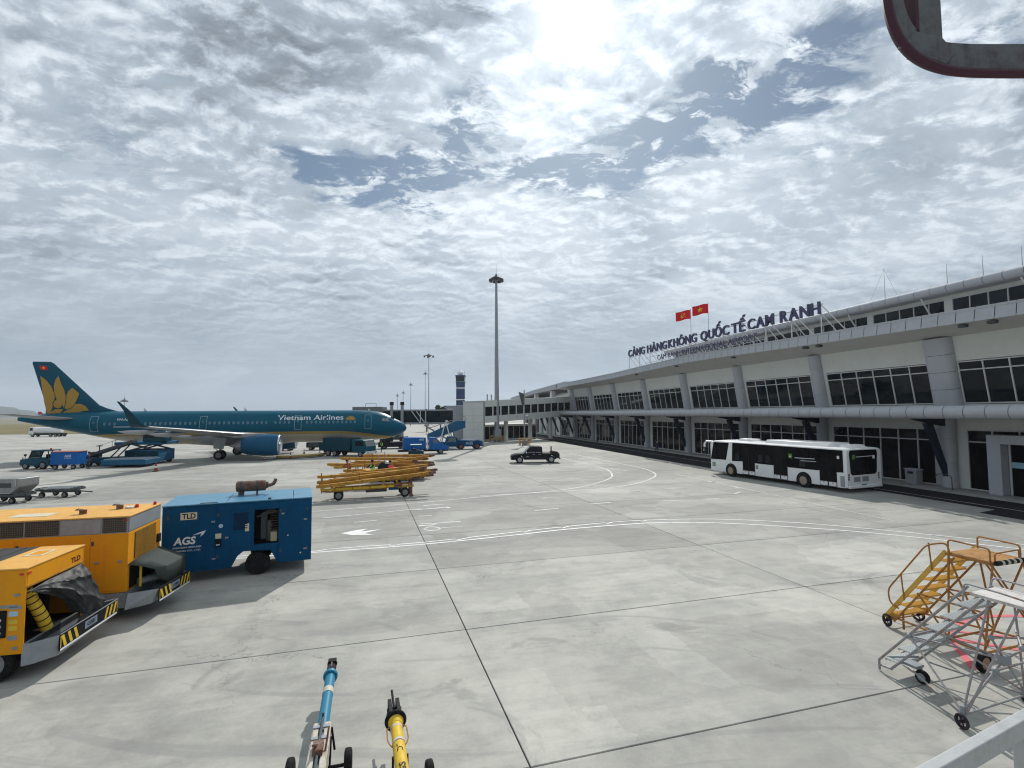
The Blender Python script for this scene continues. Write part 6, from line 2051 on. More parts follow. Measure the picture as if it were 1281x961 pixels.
# ================================================================== ORANGE AIR UNITS
def hazard_front(par, a, b, h, nrm, name='bumper_plate'):
    """striped bumper plate from a to b (bottom corners), height h: plate (part) with stripes (sub-parts)"""
    a, b = Vector(a), Vector(b)
    d_ = b - a
    L_ = d_.length
    u = d_.normalized()
    up = Vector((0, 0, 1))
    n = Vector(nrm).normalized()
    P_ = lambda x, z, off=0: a + u * x + up * z + n * off
    m = M().add([P_(0, 0), P_(L_, 0), P_(L_, h), P_(0, h), P_(0, 0, -.03), P_(L_, 0, -.03), P_(L_, h, -.03), P_(0, h, -.03)],
                [(0, 1, 2, 3), (7, 6, 5, 4), (0, 4, 5, 1), (2, 6, 7, 3), (0, 3, 7, 4), (1, 5, 6, 2)])
    pl = m.build(name, BLACK, par, smooth=0)
    def stripe(x, w_, sl, mt=YELW, z0=.06, z1=None):
        z1 = z1 or h - .05
        M().add([P_(x, z0, .004), P_(x + w_, z0, .004), P_(x + w_ + sl, z1, .004), P_(x + sl, z1, .004)], [(0, 1, 2, 3)]).build('stripe', mt, pl, smooth=0)
    n_ = 3
    for k in range(n_):
        stripe(.02 + k * .20 + .10, .09, -.10)
        stripe(L_ - .10 - k * .17 - .10, .08, .10)
    stripe(.0, .025, .0, YELW); stripe(L_ - .02, .02, .0, YELW)
    c = L_ / 2
    M().add([P_(c - .24, h * .34, .006), P_(c + .22, h * .34, .006), P_(c + .22, h * .80, .006), P_(c - .24, h * .80, .006)], [(0, 1, 2, 3)]).build('badge', mat('grey_blue_badge', (.20, .25, .33), .5, dirt=.5, scale=9), pl, smooth=0)
    lettering('GSE', face_mtx(P_(c - .16, h * .45, .009), u, up), NAVY, pl, fit=(.30, h * .24), bold=.03)
    M().add([P_(.0, .0, .004), P_(L_, 0, .004), P_(L_, .045, .004), P_(0, .045, .004)], [(0, 1, 2, 3)]).build('worn_edge', WHITET, pl, smooth=0)
    return pl


def tray(par, poly_bottom, poly_top, zt, zb, material):
    n = len(poly_top)
    m = M().add([(x, y, zb) for x, y in poly_bottom] + [(x, y, zt) for x, y in poly_top],
                [tuple(range(n))] + [(i, (i + 1) % n, n + (i + 1) % n, n + i) for i in range(n)])
    return m.build('drawbar_tray', material, par, smooth=0)


# --- unit standing behind: long, with a grey louvre band under the roof
U2 = thing('air_start_unit', 'long orange air unit with louvred grey band and grey green canvas hood', 'air unit', (-10.2, 13.65, 0), math.atan2(.24, .97))
# local: x to the right (end face at x=0), y away, near face y=0
L2, W2, B2, T2 = 6.2, 1.98, .74, 2.72
m = M().box(-L2, 0, 0, W2, B2, 2.28)
bd = m.build('body', ORANGE, U2, smooth=0, bevel=.015)
m = M().box(-L2 + .01, -.012, .012, W2 - .012, 2.282, 2.69)
m.build('band_core', LGREY, U2, smooth=0)
xs_ = [-5.6, -4.4, -3.35, -2.32, -1.55, -.62, -.04]
for k, (a, b) in enumerate(zip(xs_, xs_[1:])):
    if k == 4:
        M().box(a + .02, b - .02, -.004, .011, 2.31, 2.68).build('blank_panel', LGREY, U2, smooth=0)
    else:
        f = M().box(a + .02, b - .02, -.002, .0115, 2.31, 2.68).build('louvre_panel', DGREY, U2, smooth=0)
        m = M()
        n_ = int((b - a) / .05)
        for q in range(n_): m.box(a + .04 + q * .05, a + .052 + q * .05, -.010, -.0025, 2.33, 2.66)
        for q in range(6): m.box(a + .03, b - .03, -.012, -.0026, 2.34 + q * .055, 2.352 + q * .055)
        m.build('louvre_mesh', mat('dull_mesh', (.15, .14, .12), .6, .3, dirt=.4), f, smooth=0, kind='stuff')
M().box(-.008, .004, .03, W2 - .03, 2.31, 2.68).build('end_band', LGREY, U2, smooth=0)
for a, b in ((-L2, -3.05), (-3.04, -1.6), (-1.59, .02)):
    M().box(a, b, -.02, W2 + .02, 2.692, 2.73).build('roof_panel', ORANR, U2, smooth=0, bevel=.01)
M().box(-3.0, -2.1, .5, 1.0, 2.732, 2.738).build('roof_sticker', CREAM, U2, smooth=0)
for x, y in ((-1.35, .62), (-.75, 1.22)):
    M().cyl((x, y, 2.73), (x, y, 2.84), .085, n=12).box(x - .15, x - .05, y - .09, y + .09, 2.84, 2.855).bar((x - .02, y, 2.84), (x - .14, y, 2.87), .12, .012).build('exhaust_stub', RUST, U2)
M().cyl((-.38, 1.35, 2.73), (-.38, 1.35, 2.82), .05, .04, n=12).build('beacon', REDP, U2)
M().box(-.62, -.42, 1.2, 1.36, 2.73, 2.78).build('lamp_box', WHITE, U2, bevel=.01)
M().cyl((-.08, 1.75, 2.73), (-.08, 1.75, 2.82), .045, .035, n=12).build('beacon', REDP, U2)
M().box(-.16, -.02, -.006, -.0005, 2.60, 2.635).build('marker_light', REDP, U2)
# near side panels
for a, b in ((-6.1, -4.3), (-4.28, -2.5), (-2.48, -.86), (-.84, -.03)):
    M().box(a, b, -.012, .0005, .80, 2.22).build('side_panel', ORANGE, U2, smooth=0, bevel=.005)
# end face: mesh opening and drawbar gear
es = M().box(-.02, .012, .36, 1.60, 1.52, 2.22).build('mesh_screen', MESH, U2, smooth=0)
m = M()
for k in range(25): m.box(.012, .02, .38 + k * .05, .388 + k * .05, 1.53, 2.21)
for k in range(14): m.box(.012, .021, .37, 1.59, 1.54 + k * .05, 1.548 + k * .05)
m.build('mesh_wire', AMBER, es, smooth=0, kind='stuff')
M().box(-.03, .02, 1.62, 1.66, 1.5, 2.24).build('frame_edge', ORANGE, U2)
M().box(.0, .06, 1.72, 1.9, 1.62, 1.86).build('end_lamp', BLACK, U2, bevel=.01)
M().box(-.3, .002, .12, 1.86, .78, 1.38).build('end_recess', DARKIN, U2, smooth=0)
M().cyl((.16, .38, .76), (.16, .38, 1.3), .035, n=8).build('lever', YELW, U2)
M().cyl((.05, .5, .86), (.45, .9, .86), .09, n=12).cyl((.1, .9, .84), (.5, 1.2, .84), .06, n=10).build('hose_coupling', LGREY, U2)
# canvas hood: a sloping sheet with folded sides
hd = M()
top_ = [(0.02, -.02, 1.46), (.02, .5, 1.50), (.02, 1.0, 1.50), (.02, 1.5, 1.49), (.02, 1.92, 1.46)]
midl = [(.26, .16, 1.36), (.34, .5, 1.39), (.36, 1.0, 1.38), (.34, 1.5, 1.37), (.30, 1.90, 1.34)]
eav = [(.50, .34, 1.21), (.70, .56, 1.22), (.76, 1.0, 1.21), (.76, 1.5, 1.20), (.70, 1.92, 1.18)]
eav2 = [(.515, .35, 1.19), (.715, .57, 1.19), (.775, 1.0, 1.18), (.775, 1.5, 1.17), (.715, 1.93, 1.15)]
low_ = [(.55, .45, .94), (.74, .64, .74), (.80, 1.02, .70), (.80, 1.5, .72), (.74, 1.94, .78)]
hd.loft([top_, midl, eav, eav2, low_], caps=False, closed=False)
o = hd.build('canvas_hood', TARPG, U2, smooth=16)
md = o.modifiers.new('thick', 'SOLIDIFY'); md.thickness = .012
tray(U2, [(-.02, 0), (.08, -.26), (.55, .12), (.72, 1.50), (-.02, 1.95)], [(-.02, .0), (.12, -.20), (.74, .04), (.93, 1.58), (-.02, 1.97)], .76, .36, LGREY)
hazard_front(U2, (.76, .04, .42), (.955, 1.60, .42), .36, (.99, -.13, 0))
M().box(-.62, .0, .002, 1.9, .34, .73).build('under_frame', LGREY, U2, smooth=0)
for x in (-1.1, -4.8):
    for y in (.25, W2 - .25): wheel(U2, x, y, .37, .24)
M().box(-L2 + .1, -.65, .25, W2 - .25, .5, .735).build('chassis', BLACK, U2)

# --- front unit, cut by the left border
U1 = thing('air_conditioning_unit', 'orange air unit at the left border with torn black tarp and striped bumper', 'air unit', (-9.97, 10.58, 0), math.atan2(.2, .98))
L1, W1, B1, T1 = 4.6, 1.90, .57, 2.25
m = M()
# hollow end so that the hose bay is a real recess
m.box(-L1, -.9, 0, W1, B1, T1)
m.box(-.899, 0, 0, .04, B1, T1); m.box(-.899, 0, W1 - .04, W1, B1, T1)
m.box(-.899, 0, .041, W1 - .041, 1.86, T1)
m.build('body', ORANGE, U1, smooth=0, bevel=.012)
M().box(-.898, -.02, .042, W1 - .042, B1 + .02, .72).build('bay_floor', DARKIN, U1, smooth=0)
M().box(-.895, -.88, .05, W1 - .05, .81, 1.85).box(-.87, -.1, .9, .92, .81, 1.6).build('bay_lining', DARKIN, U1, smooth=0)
M().box(-.895, -.02, .042, .06, .81, 1.85).build('bay_side', ORANGE, U1, smooth=0)
for a, b, mt in ((-L1, -.92, DGREY), (-.915, .015, ORANR)):
    M().box(a, b, -.015, W1 + .015, T1 + .002, T1 + .035).build('roof_panel', mt, U1, smooth=0, bevel=.01)
m = M()
for k in range(9): m.box(-4.4 + k * .4, -4.36 + k * .4, .05, W1 - .05, T1 + .036, T1 + .05)
m.build('roof_rib', POLED, U1, smooth=0)
rp_ = M().box(-.72, -.34, 1.0, 1.52, T1 + .036, T1 + .042).build('roof_sticker', CREAM, U1, smooth=0)
M().box(-.66, -.40, 1.08, 1.44, T1 + .043, T1 + .045).build('sticker_print', ORANGE, rp_, smooth=0)
lettering('TLD', face_mtx((.004, 1.42, 1.97), (0, 1, 0), (0, 0, 1)), mat('dark_red_print', (.10, .015, .015), .5), U1, fit=(.34, .12), bold=.03)
for x in (-.11, .004):
    M().box(x - .004, x + (.07 if x < 0 else .006), -.006 if x < 0 else .04, -.001 if x < 0 else .14, 2.14, 2.18).build('marker_light', REDP, U1)
M().box(-.02, .01, .03, W1 - .03, 1.88, 1.91).build('trim', AMBER, U1)
# control panel on the near side
pn = M().box(-1.0, -.30, -.03, .001, .92, 1.46).build('control_panel', BLACK, U1, bevel=.01)
for k in range(3): M().cyl((-.40, -.03, 1.02 + k * .13), (-.40, -.045, 1.02 + k * .13), .035, n=12).build('gauge', SILV, pn)
M().box(-.92, -.52, -.036, -.031, 1.30, 1.40).build('panel_label', CREAM, pn)
for z0, mt, h_ in ((1.50, LGREY, .06), (1.33, STICK, .10), (1.18, YELW, .09), (1.05, YELW, .09), (.86, LGREY, .09)):
    M().box(-.27 if h_ > .06 else -.55, -.11, -.006, .0005, z0, z0 + h_).build('sticker', mt, U1)
M().box(-.27, -.05, -.006, .0005, 1.47, 1.53).build('sticker', LGREY, U1)
# coiled yellow hose in the bay
HP_ = [Vector((-.22, .36, 1.74)), Vector((-.16, .42, 1.55)), Vector((-.10, .52, 1.30)), Vector((-.05, .63, 1.05)), Vector((-.02, .72, .80))]
hs = M().tube(HP_, .115, 14).build('yellow_hose', YELW, U1)
m = M()
for k in range(7):
    u = .15 + k * .56
    i_ = min(int(u), 3)
    c = HP_[i_].lerp(HP_[i_ + 1], u - i_)
    dr_ = (HP_[i_ + 1] - HP_[i_]).normalized()
    m.lathe(c, dr_, [(0, .115), (.003, .122), (.022, .122), (.025, .115)], 16, caps=False)
m.build('hose_rings', BLACK, hs, kind='stuff')
M().cyl((-.3, .3, 1.78), (-.2, .42, 1.62), .12, n=12).build('hose_collar', POLED, U1)
# torn tarp
rows_ = [[(.03, .04, 1.79), (.03, .5, 1.85), (.03, .95, 1.86), (.03, 1.4, 1.86), (.03, 1.78, 1.88)],
         [(.08, .30, 1.70), (.16, .62, 1.70), (.22, 1.0, 1.68), (.20, 1.42, 1.70), (.12, 1.84, 1.74)],
         [(.10, .62, 1.54), (.24, .88, 1.46), (.34, 1.12, 1.40), (.32, 1.55, 1.40), (.22, 1.92, 1.46)],
         [(.12, 1.02, 1.30), (.30, 1.14, 1.18), (.40, 1.30, 1.10), (.40, 1.72, 1.10), (.28, 2.02, 1.14)],
         [(.14, 1.18, .98), (.34, 1.24, .90), (.42, 1.42, .80), (.44, 1.86, .82), (.32, 2.15, .90)]]
rr = random.Random(5)
fine = []
for i in range(len(rows_) - 1):
    for s_ in range(9):
        u = s_ / 9
        row = []
        for j in range(4):
            for q in range(14):
                w_ = q / 14
                a = Vector(rows_[i][j]).lerp(Vector(rows_[i][j + 1]), w_); b = Vector(rows_[i + 1][j]).lerp(Vector(rows_[i + 1][j + 1]), w_)
                row.append((a.lerp(b, u), j + w_, i + u))
        row.append((Vector(rows_[i][4]).lerp(Vector(rows_[i + 1][4]), u), 4, i + u))
        fine.append(row)
fine.append([(Vector(q), j, 4) for j, q in enumerate(rows_[-1])] if False else [(Vector(rows_[-1][j]).lerp(Vector(rows_[-1][min(4, j + 1)]), q / 14), j + q / 14, 4) for j in range(4) for q in range(14)] + [(Vector(rows_[-1][4]), 4, 4)])
grid_ = []
def crease(x, p_=2.2): return (1 - abs(math.sin(x))) ** p_
for row in fine:
    out_ = []
    for p_, a, b in row:
        th_ = math.atan2(b + .15, a + .25)
        r_ = math.hypot(a, b)
        k_ = min(1, b * 1.2)
        fo = .050 * crease(th_ * 7.5 + .3) * min(1, r_ * .5) + .030 * crease(a * 2.6 - b * .55 + 1) - .022 * crease(a * 1.7 + b * 1.3 + .4) + .012 * math.sin(a * 7 + b * 5)
        out_.append(p_ + Vector((fo * k_, .012 * math.sin(b * 4 + a) * k_, -.03 * crease(a * 3.1) * k_)))
    grid_.append(out_)
o = M().loft(grid_, caps=False, closed=False).build('torn_tarp', TARPD, U1, smooth=28)
md = o.modifiers.new('thick', 'SOLIDIFY'); md.thickness = .006
tray(U1, [(-.02, .0), (.14, .10), (.40, .42), (.30, 2.55), (-.02, 2.02)], [(-.02, .0), (.10, .04), (.44, .36), (.47, 2.44), (-.02, 2.0)], .76, .32, LGREY)
m = M().bar((.45, .36, .77), (.48, 2.46, .77), .03, .02).bar((.45, 2.46, .77), (.0, 2.02, .77), .03, .02)
m.build('tray_rim', LGREY, U1, smooth=0)
hazard_front(U1, (.455, .36, .42), (.475, 2.46, .42), .36, (1, -.02, 0))
for x in (-.55, -3.6):
    for y in (.16, W1 - .2): wheel(U1, x, y, .38, .26)
M().box(-L1, -.2, .35, W1 - .35, .4, .565).build('chassis', BLACK, U1)


# ================================================================== YELLOW BEAMS ON THEIR TROLLEYS
def trolley(loc, rz, label, L_=4.1):
    T = thing('beam_trolley', label, 'trolley', loc, rz, 'beam trolleys')
    a = L_ / 2
    m = M()
    for y in (-.62, .62): m.bar((-a - .45, y, .62), (a + .55, y, .70), .10, .14)
    for x in (-a - .3, -a * .35, a * .35, a + .4): m.bar((x, -.66, .66), (x, .66, .66), .10)
    m.build('frame', AMBER, T, smooth=0, bevel=.01)
    m = M()
    for y in (-.6, .6):
        m.bar((-a - .40, y, .6), (-a - .40, y, 1.10), .08); m.bar((-a + .15, y, .7), (-a + .15, y, 1.15), .07)
    m.bar((-a - .42, -.62, .55), (-a - 1.0, -.62, .62), .08); m.bar((-a - 1.0, -.62, .5), (-a - 1.02, -.62, 1.75), .07)
    m.bar((-a - 1.0, .3, .6), (-a - 1.0, .3, 1.5), .06); m.bar((-a - 1.0, -.62, .72), (-a - 1.0, .35, .72), .06)
    m.build('stanchion', RUSTY, T, smooth=0)
    for sg in (-1, 1): M().box(a + .35, a + .48, sg * .5 - .06, sg * .5 + .06, .12, 1.2).box(a + .30, a + .53, sg * .5 - .1, sg * .5 + .1, .0, .12).build('jack_leg', RUST, T)
    M().box(-.4, .9, -.5, .5, .38, .62).build('tool_box', POLED, T, bevel=.02)
    M().box(1.0, 1.6, -.68, -.60, .50, .66).build('blue_box', BLUEG, T, bevel=.02)
    for sg in (-1, 1):
        for x in (-a, a): wheel(T, x, sg * .58, .30, .20)
    return T


def beam(p0, p1, w, h, label, fit=1, mt=AMBER):
    p0, p1 = Vector(p0), Vector(p1)
    mid = (p0 + p1) / 2
    T = thing('tow_beam', label, 'beam', mid, 0, 'yellow beams on the trolleys')
    d_ = (p1 - p0); L_ = d_.length
    T.rotation_euler = (0, -math.asin(d_.z / L_), math.atan2(d_.y, d_.x))
    a = L_ / 2
    M().box(-a + .35, a - .5, -w / 2, w / 2, -h / 2, h / 2).build('beam', mt, T, smooth=0, bevel=.012)
    M().prism([(a - .5, h * .45), (a - .12, .10), (a, .06), (a, -.06), (a - .3, -h * .5), (a - .5, -h * .5)], -w * .35, w * .35).build('tip', RUST, T, bevel=.01)
    M().prism([(-a + .35, h * .5), (-a, .12), (-a, -.05), (-a + .35, -h * .5)], -w * .4, w * .4).build('heel', mt, T, bevel=.01)
    m = M()
    for k in range(4):
        x = -a + .8 + k * (L_ - 1.8) / 3
        m.box(x, x + .07, -w / 2 - .012, w / 2 + .012, -h / 2 - .012, h / 2 + .012)
    m.build('collar', RUSTY, T, smooth=0)
    return T


trolley((-9.15, 33.3, 0), .325, 'long trolley nearest the viewer, with two small wheels showing, loaded with yellow beams')
trolley((-10.3, 43.0, 0), .16, 'second yellow trolley behind the two workers, loaded with beams', 4.6)
beam((-12.05, 31.4, .92), (-5.10, 34.0, 1.50), 0.23, 0.20, 'lowest sloping yellow beam along the front of the nearest trolley')
beam((-12.2, 31.9, 1.10), (-5.75, 34.3, 1.78), 0.23, 0.18, 'second sloping yellow beam above the lowest one on the nearest trolley')
beam((-11.5, 32.9, 1.15), (-5.2, 35.4, 1.52), 0.22, 0.19, 'upper level yellow beam at the back of the nearest trolley')
beam((-12.3, 32.5, .92), (-6.3, 34.7, 1.12), 0.23, 0.16, 'low yellow beam lying on the bed of the nearest trolley')
beam((-15.6, 43.0, 1.15), (-7.1, 43.6, .95), 0.27, 0.27, 'thick yellow beam with a dark nose pointing left on the far trolley')
beam((-15.0, 44.3, 1.55), (-7.4, 45.0, 1.40), 0.27, 0.25, 'topmost yellow beam at the back of the far trolley')
beam((-12.6, 43.9, .95), (-6.8, 44.6, 1.75), 0.23, 0.19, 'yellow beam rising to the right on the far trolley')
beam((-13.9, 42.0, .72), (-6.6, 42.9, .62), 0.27, 0.31, 'lowest broad beam on the near side of the far trolley')
beam((-10.9, 33.6, .98), (-5.5, 35.6, 1.12), 0.20, 0.16, 'short low yellow beam farthest back on the nearest trolley')
beam((-11.9, 31.7, .70), (-7.2, 33.3, .74), 0.19, 0.13, 'thin yellow beam hung low along the front of the nearest trolley', mt=YELW)
beam((-14.2, 44.9, 1.05), (-7.0, 45.6, 1.02), 0.28, 0.30, 'broad beam under the topmost one at the back of the far trolley')
beam((-13.4, 43.4, 1.35), (-7.9, 44.0, 1.18), 0.22, 0.21, 'middle yellow beam of the far stack behind the black machine')
beam((-12.3, 32.2, 1.42), (-5.9, 34.7, 1.62), .22, .18, 'slim yellow beam laid third from the bottom on the nearest trolley')
beam((-11.3, 33.4, 1.42), (-5.4, 35.5, 1.86), .20, .18, 'slim yellow beam showing highest at the right end of the nearest trolley')
beam((-14.9, 42.6, .92), (-8.0, 43.2, 1.42), .22, .20, 'slim beam leaning across the front of the far trolley')
beam((-13.2, 45.0, 1.72), (-7.3, 45.5, 1.66), .24, .22, 'slim topmost bar at the rear right of the far trolley')
T = thing('beam_rack', 'low amber rack of short cross pieces between the two trolleys', 'rack', (-10.4, 37.2, 0), .28)
m = M()
for y in (-.5, .5): m.bar((-2.8, y, .62), (2.9, y, .70), .14, .2)
for k in range(7): m.bar((-2.6 + k * .9, -.7, .50), (-2.6 + k * .9, .7, .50), .12)
m.build('frame', AMBER, T, smooth=0)
m = M()
for k in range(5): m.cyl((-2.4 + k * 1.2, -.2, .8), (-2.4 + k * 1.2, .5, .8), .09, n=8)
m.build('pipes', RUSTY, T)
M().box(-.6, .7, -.45, .3, .74, 1.02).build('tool_chest', POLED, T, bevel=.02)
for sg in (-1, 1):
    for x in (-2.0, 2.0): wheel(T, x, sg * .55, .28, .18)
# wheel arch fenders of the far trolley and a machine the workers stand at
T = thing('fender_cart', 'amber cart with rounded wheel fenders between the two beam stacks', 'cart', (-9.9, 41.5, 0), .1, None)
M().box(-3.2, 2.9, -.5, .5, .42, .62).build('frame', AMBER, T, bevel=.02)
for x in (-2.0, 1.6):
    M().prism([(x + .55 * math.cos(PI * k / 10), .40 + .55 * math.sin(PI * k / 10)) for k in range(11)] + [(x - .47 + .94 * k / 10, .40 + .47 * math.sin(PI * (10 - k) / 10)) for k in range(11)], -.62, .62).build('fender', AMBER, T)
    for sg in (-1, 1): wheel(T, x, sg * .5, .34, .2)
T = thing('power_winch', 'small black machine with a white cap between the two workers', 'machine', (-10.25, 40.9, 0), .2)
M().box(-.45, .45, -.35, .35, .0, .85).build('body', BLACK, T, bevel=.08)
M().loft([[(x * r, y * .35 * r, z) for x, y in ((-.6, -1), (.6, -1), (.6, 1), (-.6, 1))] for z, r in ((.85, 1.0), (1.35, .75), (1.55, .4))]).build('hood', NAVY, T, bevel=.05)
M().prism([(.02, 1.46), (.48, 1.2), (.42, 1.50), (.12, 1.64)], -.22, .22).build('cap', WHITE, T, bevel=.03)
M().cyl((0, .3, 1.2), (0, .3, 2.35), .03, n=6).cyl((-.5, .3, 1.2), (-.5, .3, 2.1), .03, n=6).build('aerial_rod', POLE, T)


# ================================================================== TWO TOW BARS IN THE FOREGROUND
def towbar_base(name, label, origin, ang):
    return thing(name, label, 'tow bar', origin, ang, 'tow bars in the foreground')


BLUT = mat('tow_bar_blue', (.022, .20, .32), .38, dirt=.4, scale=4, dirtcol=(.10, .13, .14), coat=.2)
CHIP = mat('chipped_white_plate', (.56, .52, .45), .55, dirt=.75, scale=5, dirtcol=(.20, .12, .07))
T = towbar_base('aircraft_tow_bar', 'blue tow bar with chipped white carriage plates and two small wheels', (-2.85, 7.72, 0), math.atan2(.964, -.266))
ZB = .52
m = M().cyl((.40, 0, ZB), (2.0, 0, ZB + .05), .088, n=20)
m.cyl((-5.5, 0, ZB - .05), (.40, 0, ZB), .088, n=20)
tb = m.build('tube', BLUT, T)
M().cyl((1.36, 0, ZB + .033), (1.52, 0, ZB + .037), .092, n=20).build('white_band', CHIP, tb)
m = M().lathe((1.96, 0, ZB + .05), (1, 0, .02), [(0, .09), (.0, .125), (.05, .13), (.05, .105), (.10, .105), (.13, .10)], 22)
for k in range(8):
    a = 2 * PI * k / 8
    m.cyl((1.93, .11 * math.cos(a), ZB + .05 + .11 * math.sin(a)), (2.04, .11 * math.cos(a), ZB + .05 + .11 * math.sin(a)), .014, n=6)
m.build('flange', BLUT, T)
m = M().prism([(2.08, -.075), (2.22, -.075), (2.30, -.055), (2.30, .055), (2.22, .075), (2.08, .075)], ZB - .05, ZB + .13, axis='z')
m.box(2.26, 2.46, -.035, .035, ZB, ZB + .10); m.box(2.38, 2.52, -.075, .075, ZB - .02, ZB + .14)
m.cyl((2.45, -.09, ZB + .06), (2.45, .09, ZB + .06), .03, n=10)
m.build('coupling_head', BLACK, T, bevel=.008)
M().box(2.20, 2.36, -.012, .012, ZB + .101, ZB + .14).build('pin_plate', RUST, T)
m = M()
for sg in (-1, 1):
    m.box(-.75, .42, sg * .12 - .012, sg * .12 + .012, ZB - .16, ZB + .10)
    m.box(-.75, .42, min(sg * .04, sg * .118), max(sg * .04, sg * .118), ZB + .10, ZB + .118)
m.build('carriage_plate', CHIP, T, smooth=0, bevel=.006)
for x in (-.02, .26): M().box(x, x + .07, -.125, .125, ZB + .12, ZB + .135).build('cross_strap', LGREY, T, bevel=.004)
m = M().cyl((-.7, 0, ZB + .14), (.52, 0, ZB + .15), .022, n=10)
m.cyl((.50, 0, ZB + .10), (.50, 0, ZB + .22), .02, n=8)
m.build('hydraulic_rod', POLED, T)
m = M().bar((-.15, 0, ZB + .13), (-.45, .05, ZB + .30), .03).bar((-.3, -.10, ZB + .12), (-.1, -.13, ZB + .32), .025).box(-.4, -.15, -.07, .07, ZB + .12, ZB + .2)
m.build('jack_pump', RUST, T, bevel=.004)
M().cyl((0, -.36, .21), (0, .36, .21), .025, n=10).bar((0, -.14, .2), (.22, -.14, ZB), .03).bar((0, .14, .2), (.22, .14, ZB), .03).bar((.35, -.14, ZB + .06), (.30, -.19, ZB - .25), .03).build('axle', BLACK, T)
for y in (-.40, .40): wheel(T, 0, y, .21, .115, rim=BLACK)

T = towbar_base('aircraft_tow_bar', 'yellow tow bar with a black collar ring and thin side loops', (-1.60, 7.42, 0), math.atan2(.954, -.30))
ZB = .56
m = M().cyl((-5.5, 0, ZB - .06), (.30, 0, ZB), .092, n=20).cyl((.30, 0, ZB), (.78, 0, ZB + .02), .092, .085, n=20)
tb = m.build('tube', YELW, T)
m = M().lathe((.72, 0, ZB + .02), (1, 0, .02), [(0, .088), (.10, .12), (.13, .125)], 20)
m.build('cone', YELW, T)
ring = []
for k in range(24):
    a = 2 * PI * k / 24
    ring.append((.86, .128 * math.cos(a), ZB + .025 + .128 * math.sin(a)))
m = M().tube(ring, .042, 10, closed=True)
m.build('collar_ring', RUB, T)
m = M()
for sg in (-1, 1):
    m.box(.84, 1.34, sg * .062 - .030, sg * .062 + .030, ZB - .08, ZB + .12)
    m.prism([(1.00, sg * .03), (1.25, sg * .03), (1.15, sg * .115), (1.02, sg * .105)], ZB - .02, ZB + .07, axis='z')
m.cyl((1.0, -.13, ZB + .03), (1.0, .13, ZB + .03), .04, n=10); m.box(.85, 1.22, -.05, .05, ZB - .06, ZB + .05)
m.build('fork_head', BLACK, T, bevel=.008)
M().cyl((1.15, .0, ZB + .05), (1.66, 0, ZB + .08), .020, n=8).build('hook_rod', BLACK, T)
m = M()
for sg in (-1, 1):
    m.tube([(.70, sg * .10, ZB + .03), (.66, sg * .145, ZB + .03), (.40, sg * .150, ZB + .02), (.30, sg * .12, ZB + .01), (.26, sg * .09, ZB)], .010, 6)
m.build('side_loop', RUSTY, T)
for x in (.28, .62): M().cyl((x, 0, ZB + .005), (x + .05, 0, ZB + .006), .096, n=20).build('worn_band', CHIP, tb)
PR = mat('dark_stencil', (.05, .045, .04), .6)
def tube_text(s, x, L_, h_):
    vs, fs = text_mesh(s, 1, 0, .03, 0, 1, fit=(L_, h_))
    m = M()
    for vx, vy, vz in vs: pass
    o_ = [(x + vx, (.0955) * math.sin((vy - h_ / 2) / .0955 + .0), ZB - .005 + (.0955) * math.cos((vy - h_ / 2) / .0955)) for vx, vy, vz in vs]
    m.add(o_, fs)
    me = bpy.data.meshes.new('stencil'); me.from_pydata(m.v, [], m.f); me.materials.append(PR)
    place(me, 'stencil', tb)
tube_text('AGS', -.56, .34, .10)
tube_text('D7', .02, .18, .09)
M().cyl((0.05, -.36, .2), (0.05, .36, .2), .025, n=10).bar((.05, -.1, .2), (.05, -.1, ZB), .03).bar((.05, .1, .2), (.05, .1, ZB), .03).build('axle', BLACK, T)
for y in (-.42, .42): wheel(T, 0.05, y, .20, .115, rim=BLACK)


# ================================================================== TWO WHEELED STAIRS ON THE RIGHT
def loop(m, pts, r): m.tube(pts, r, 7)


def rnd_corners(pts, r=.08, n=4):
    """round the corners of a 3-D polyline"""
    P = [Vector(q) for q in pts]
    o = [P[0]]
    for a, b, c in zip(P, P[1:], P[2:]):
        d0 = (a - b).normalized() * min(r, (a - b).length / 2); d1 = (c - b).normalized() * min(r, (c - b).length / 2)
        for k in range(n + 1):
            u = k / n
            o.append((b + d0) * (1 - u) ** 2 + b * 2 * u * (1 - u) + (b + d1) * u * u)
    return o + [P[-1]]


# --- yellow stairs
YS = thing('wheeled_stairs', 'rusty yellow wheeled maintenance stairs with a striped bumper roller', 'stairs', (9.40, 13.05, 0), R(-72.5), 'wheeled stairs')
RUN, RISE, WD, PL_ = 1.41, 2.2, .98, .88
n = 7
m = M()
for y in (0, WD):
    m.bar((-.05, y, .22), (RUN, y, RISE), .045, .09)
m.build('stringer', YSTEP, YS, smooth=0)
m = M()
for y in (.0, WD): m.bar((.16, y, .18), (RUN + .16, y, RISE - .10), .035)
m.build('lower_stringer', RUSTY, YS, smooth=0)
tm_ = M()
tm_.box(0, .20, .03, WD - .03, -.015, 0); tm_.box(.0, .012, .03, WD - .03, -.04, -.0155); tm_.box(.188, .2, .03, WD - .03, -.04, -.0155)
for k in range(9): tm_.box(.01 + k * .021, .018 + k * .021, .04, WD - .04, .0005, .005)
tme = tm_.mesh('tread', YSTEP, 0)
for k in range(n):
    u = (k + .5) / (n + .4)
    place(tme, 'tread', YS, (-.02 + RUN * u, 0, .24 + (RISE - .24) * u))
m = M().box(RUN + .02, RUN + PL_, .0, WD, RISE - .02, RISE)
for k in range(20): m.box(RUN + .04 + k * .042, RUN + .06 + k * .042, .02, WD - .02, RISE + .0005, RISE + .007)
m.build('platform', mat('orange_mesh_deck', (.62, .38, .17), .7, dirt=.7, scale=7, dirtcol=(.25, .12, .06)), YS, smooth=0)
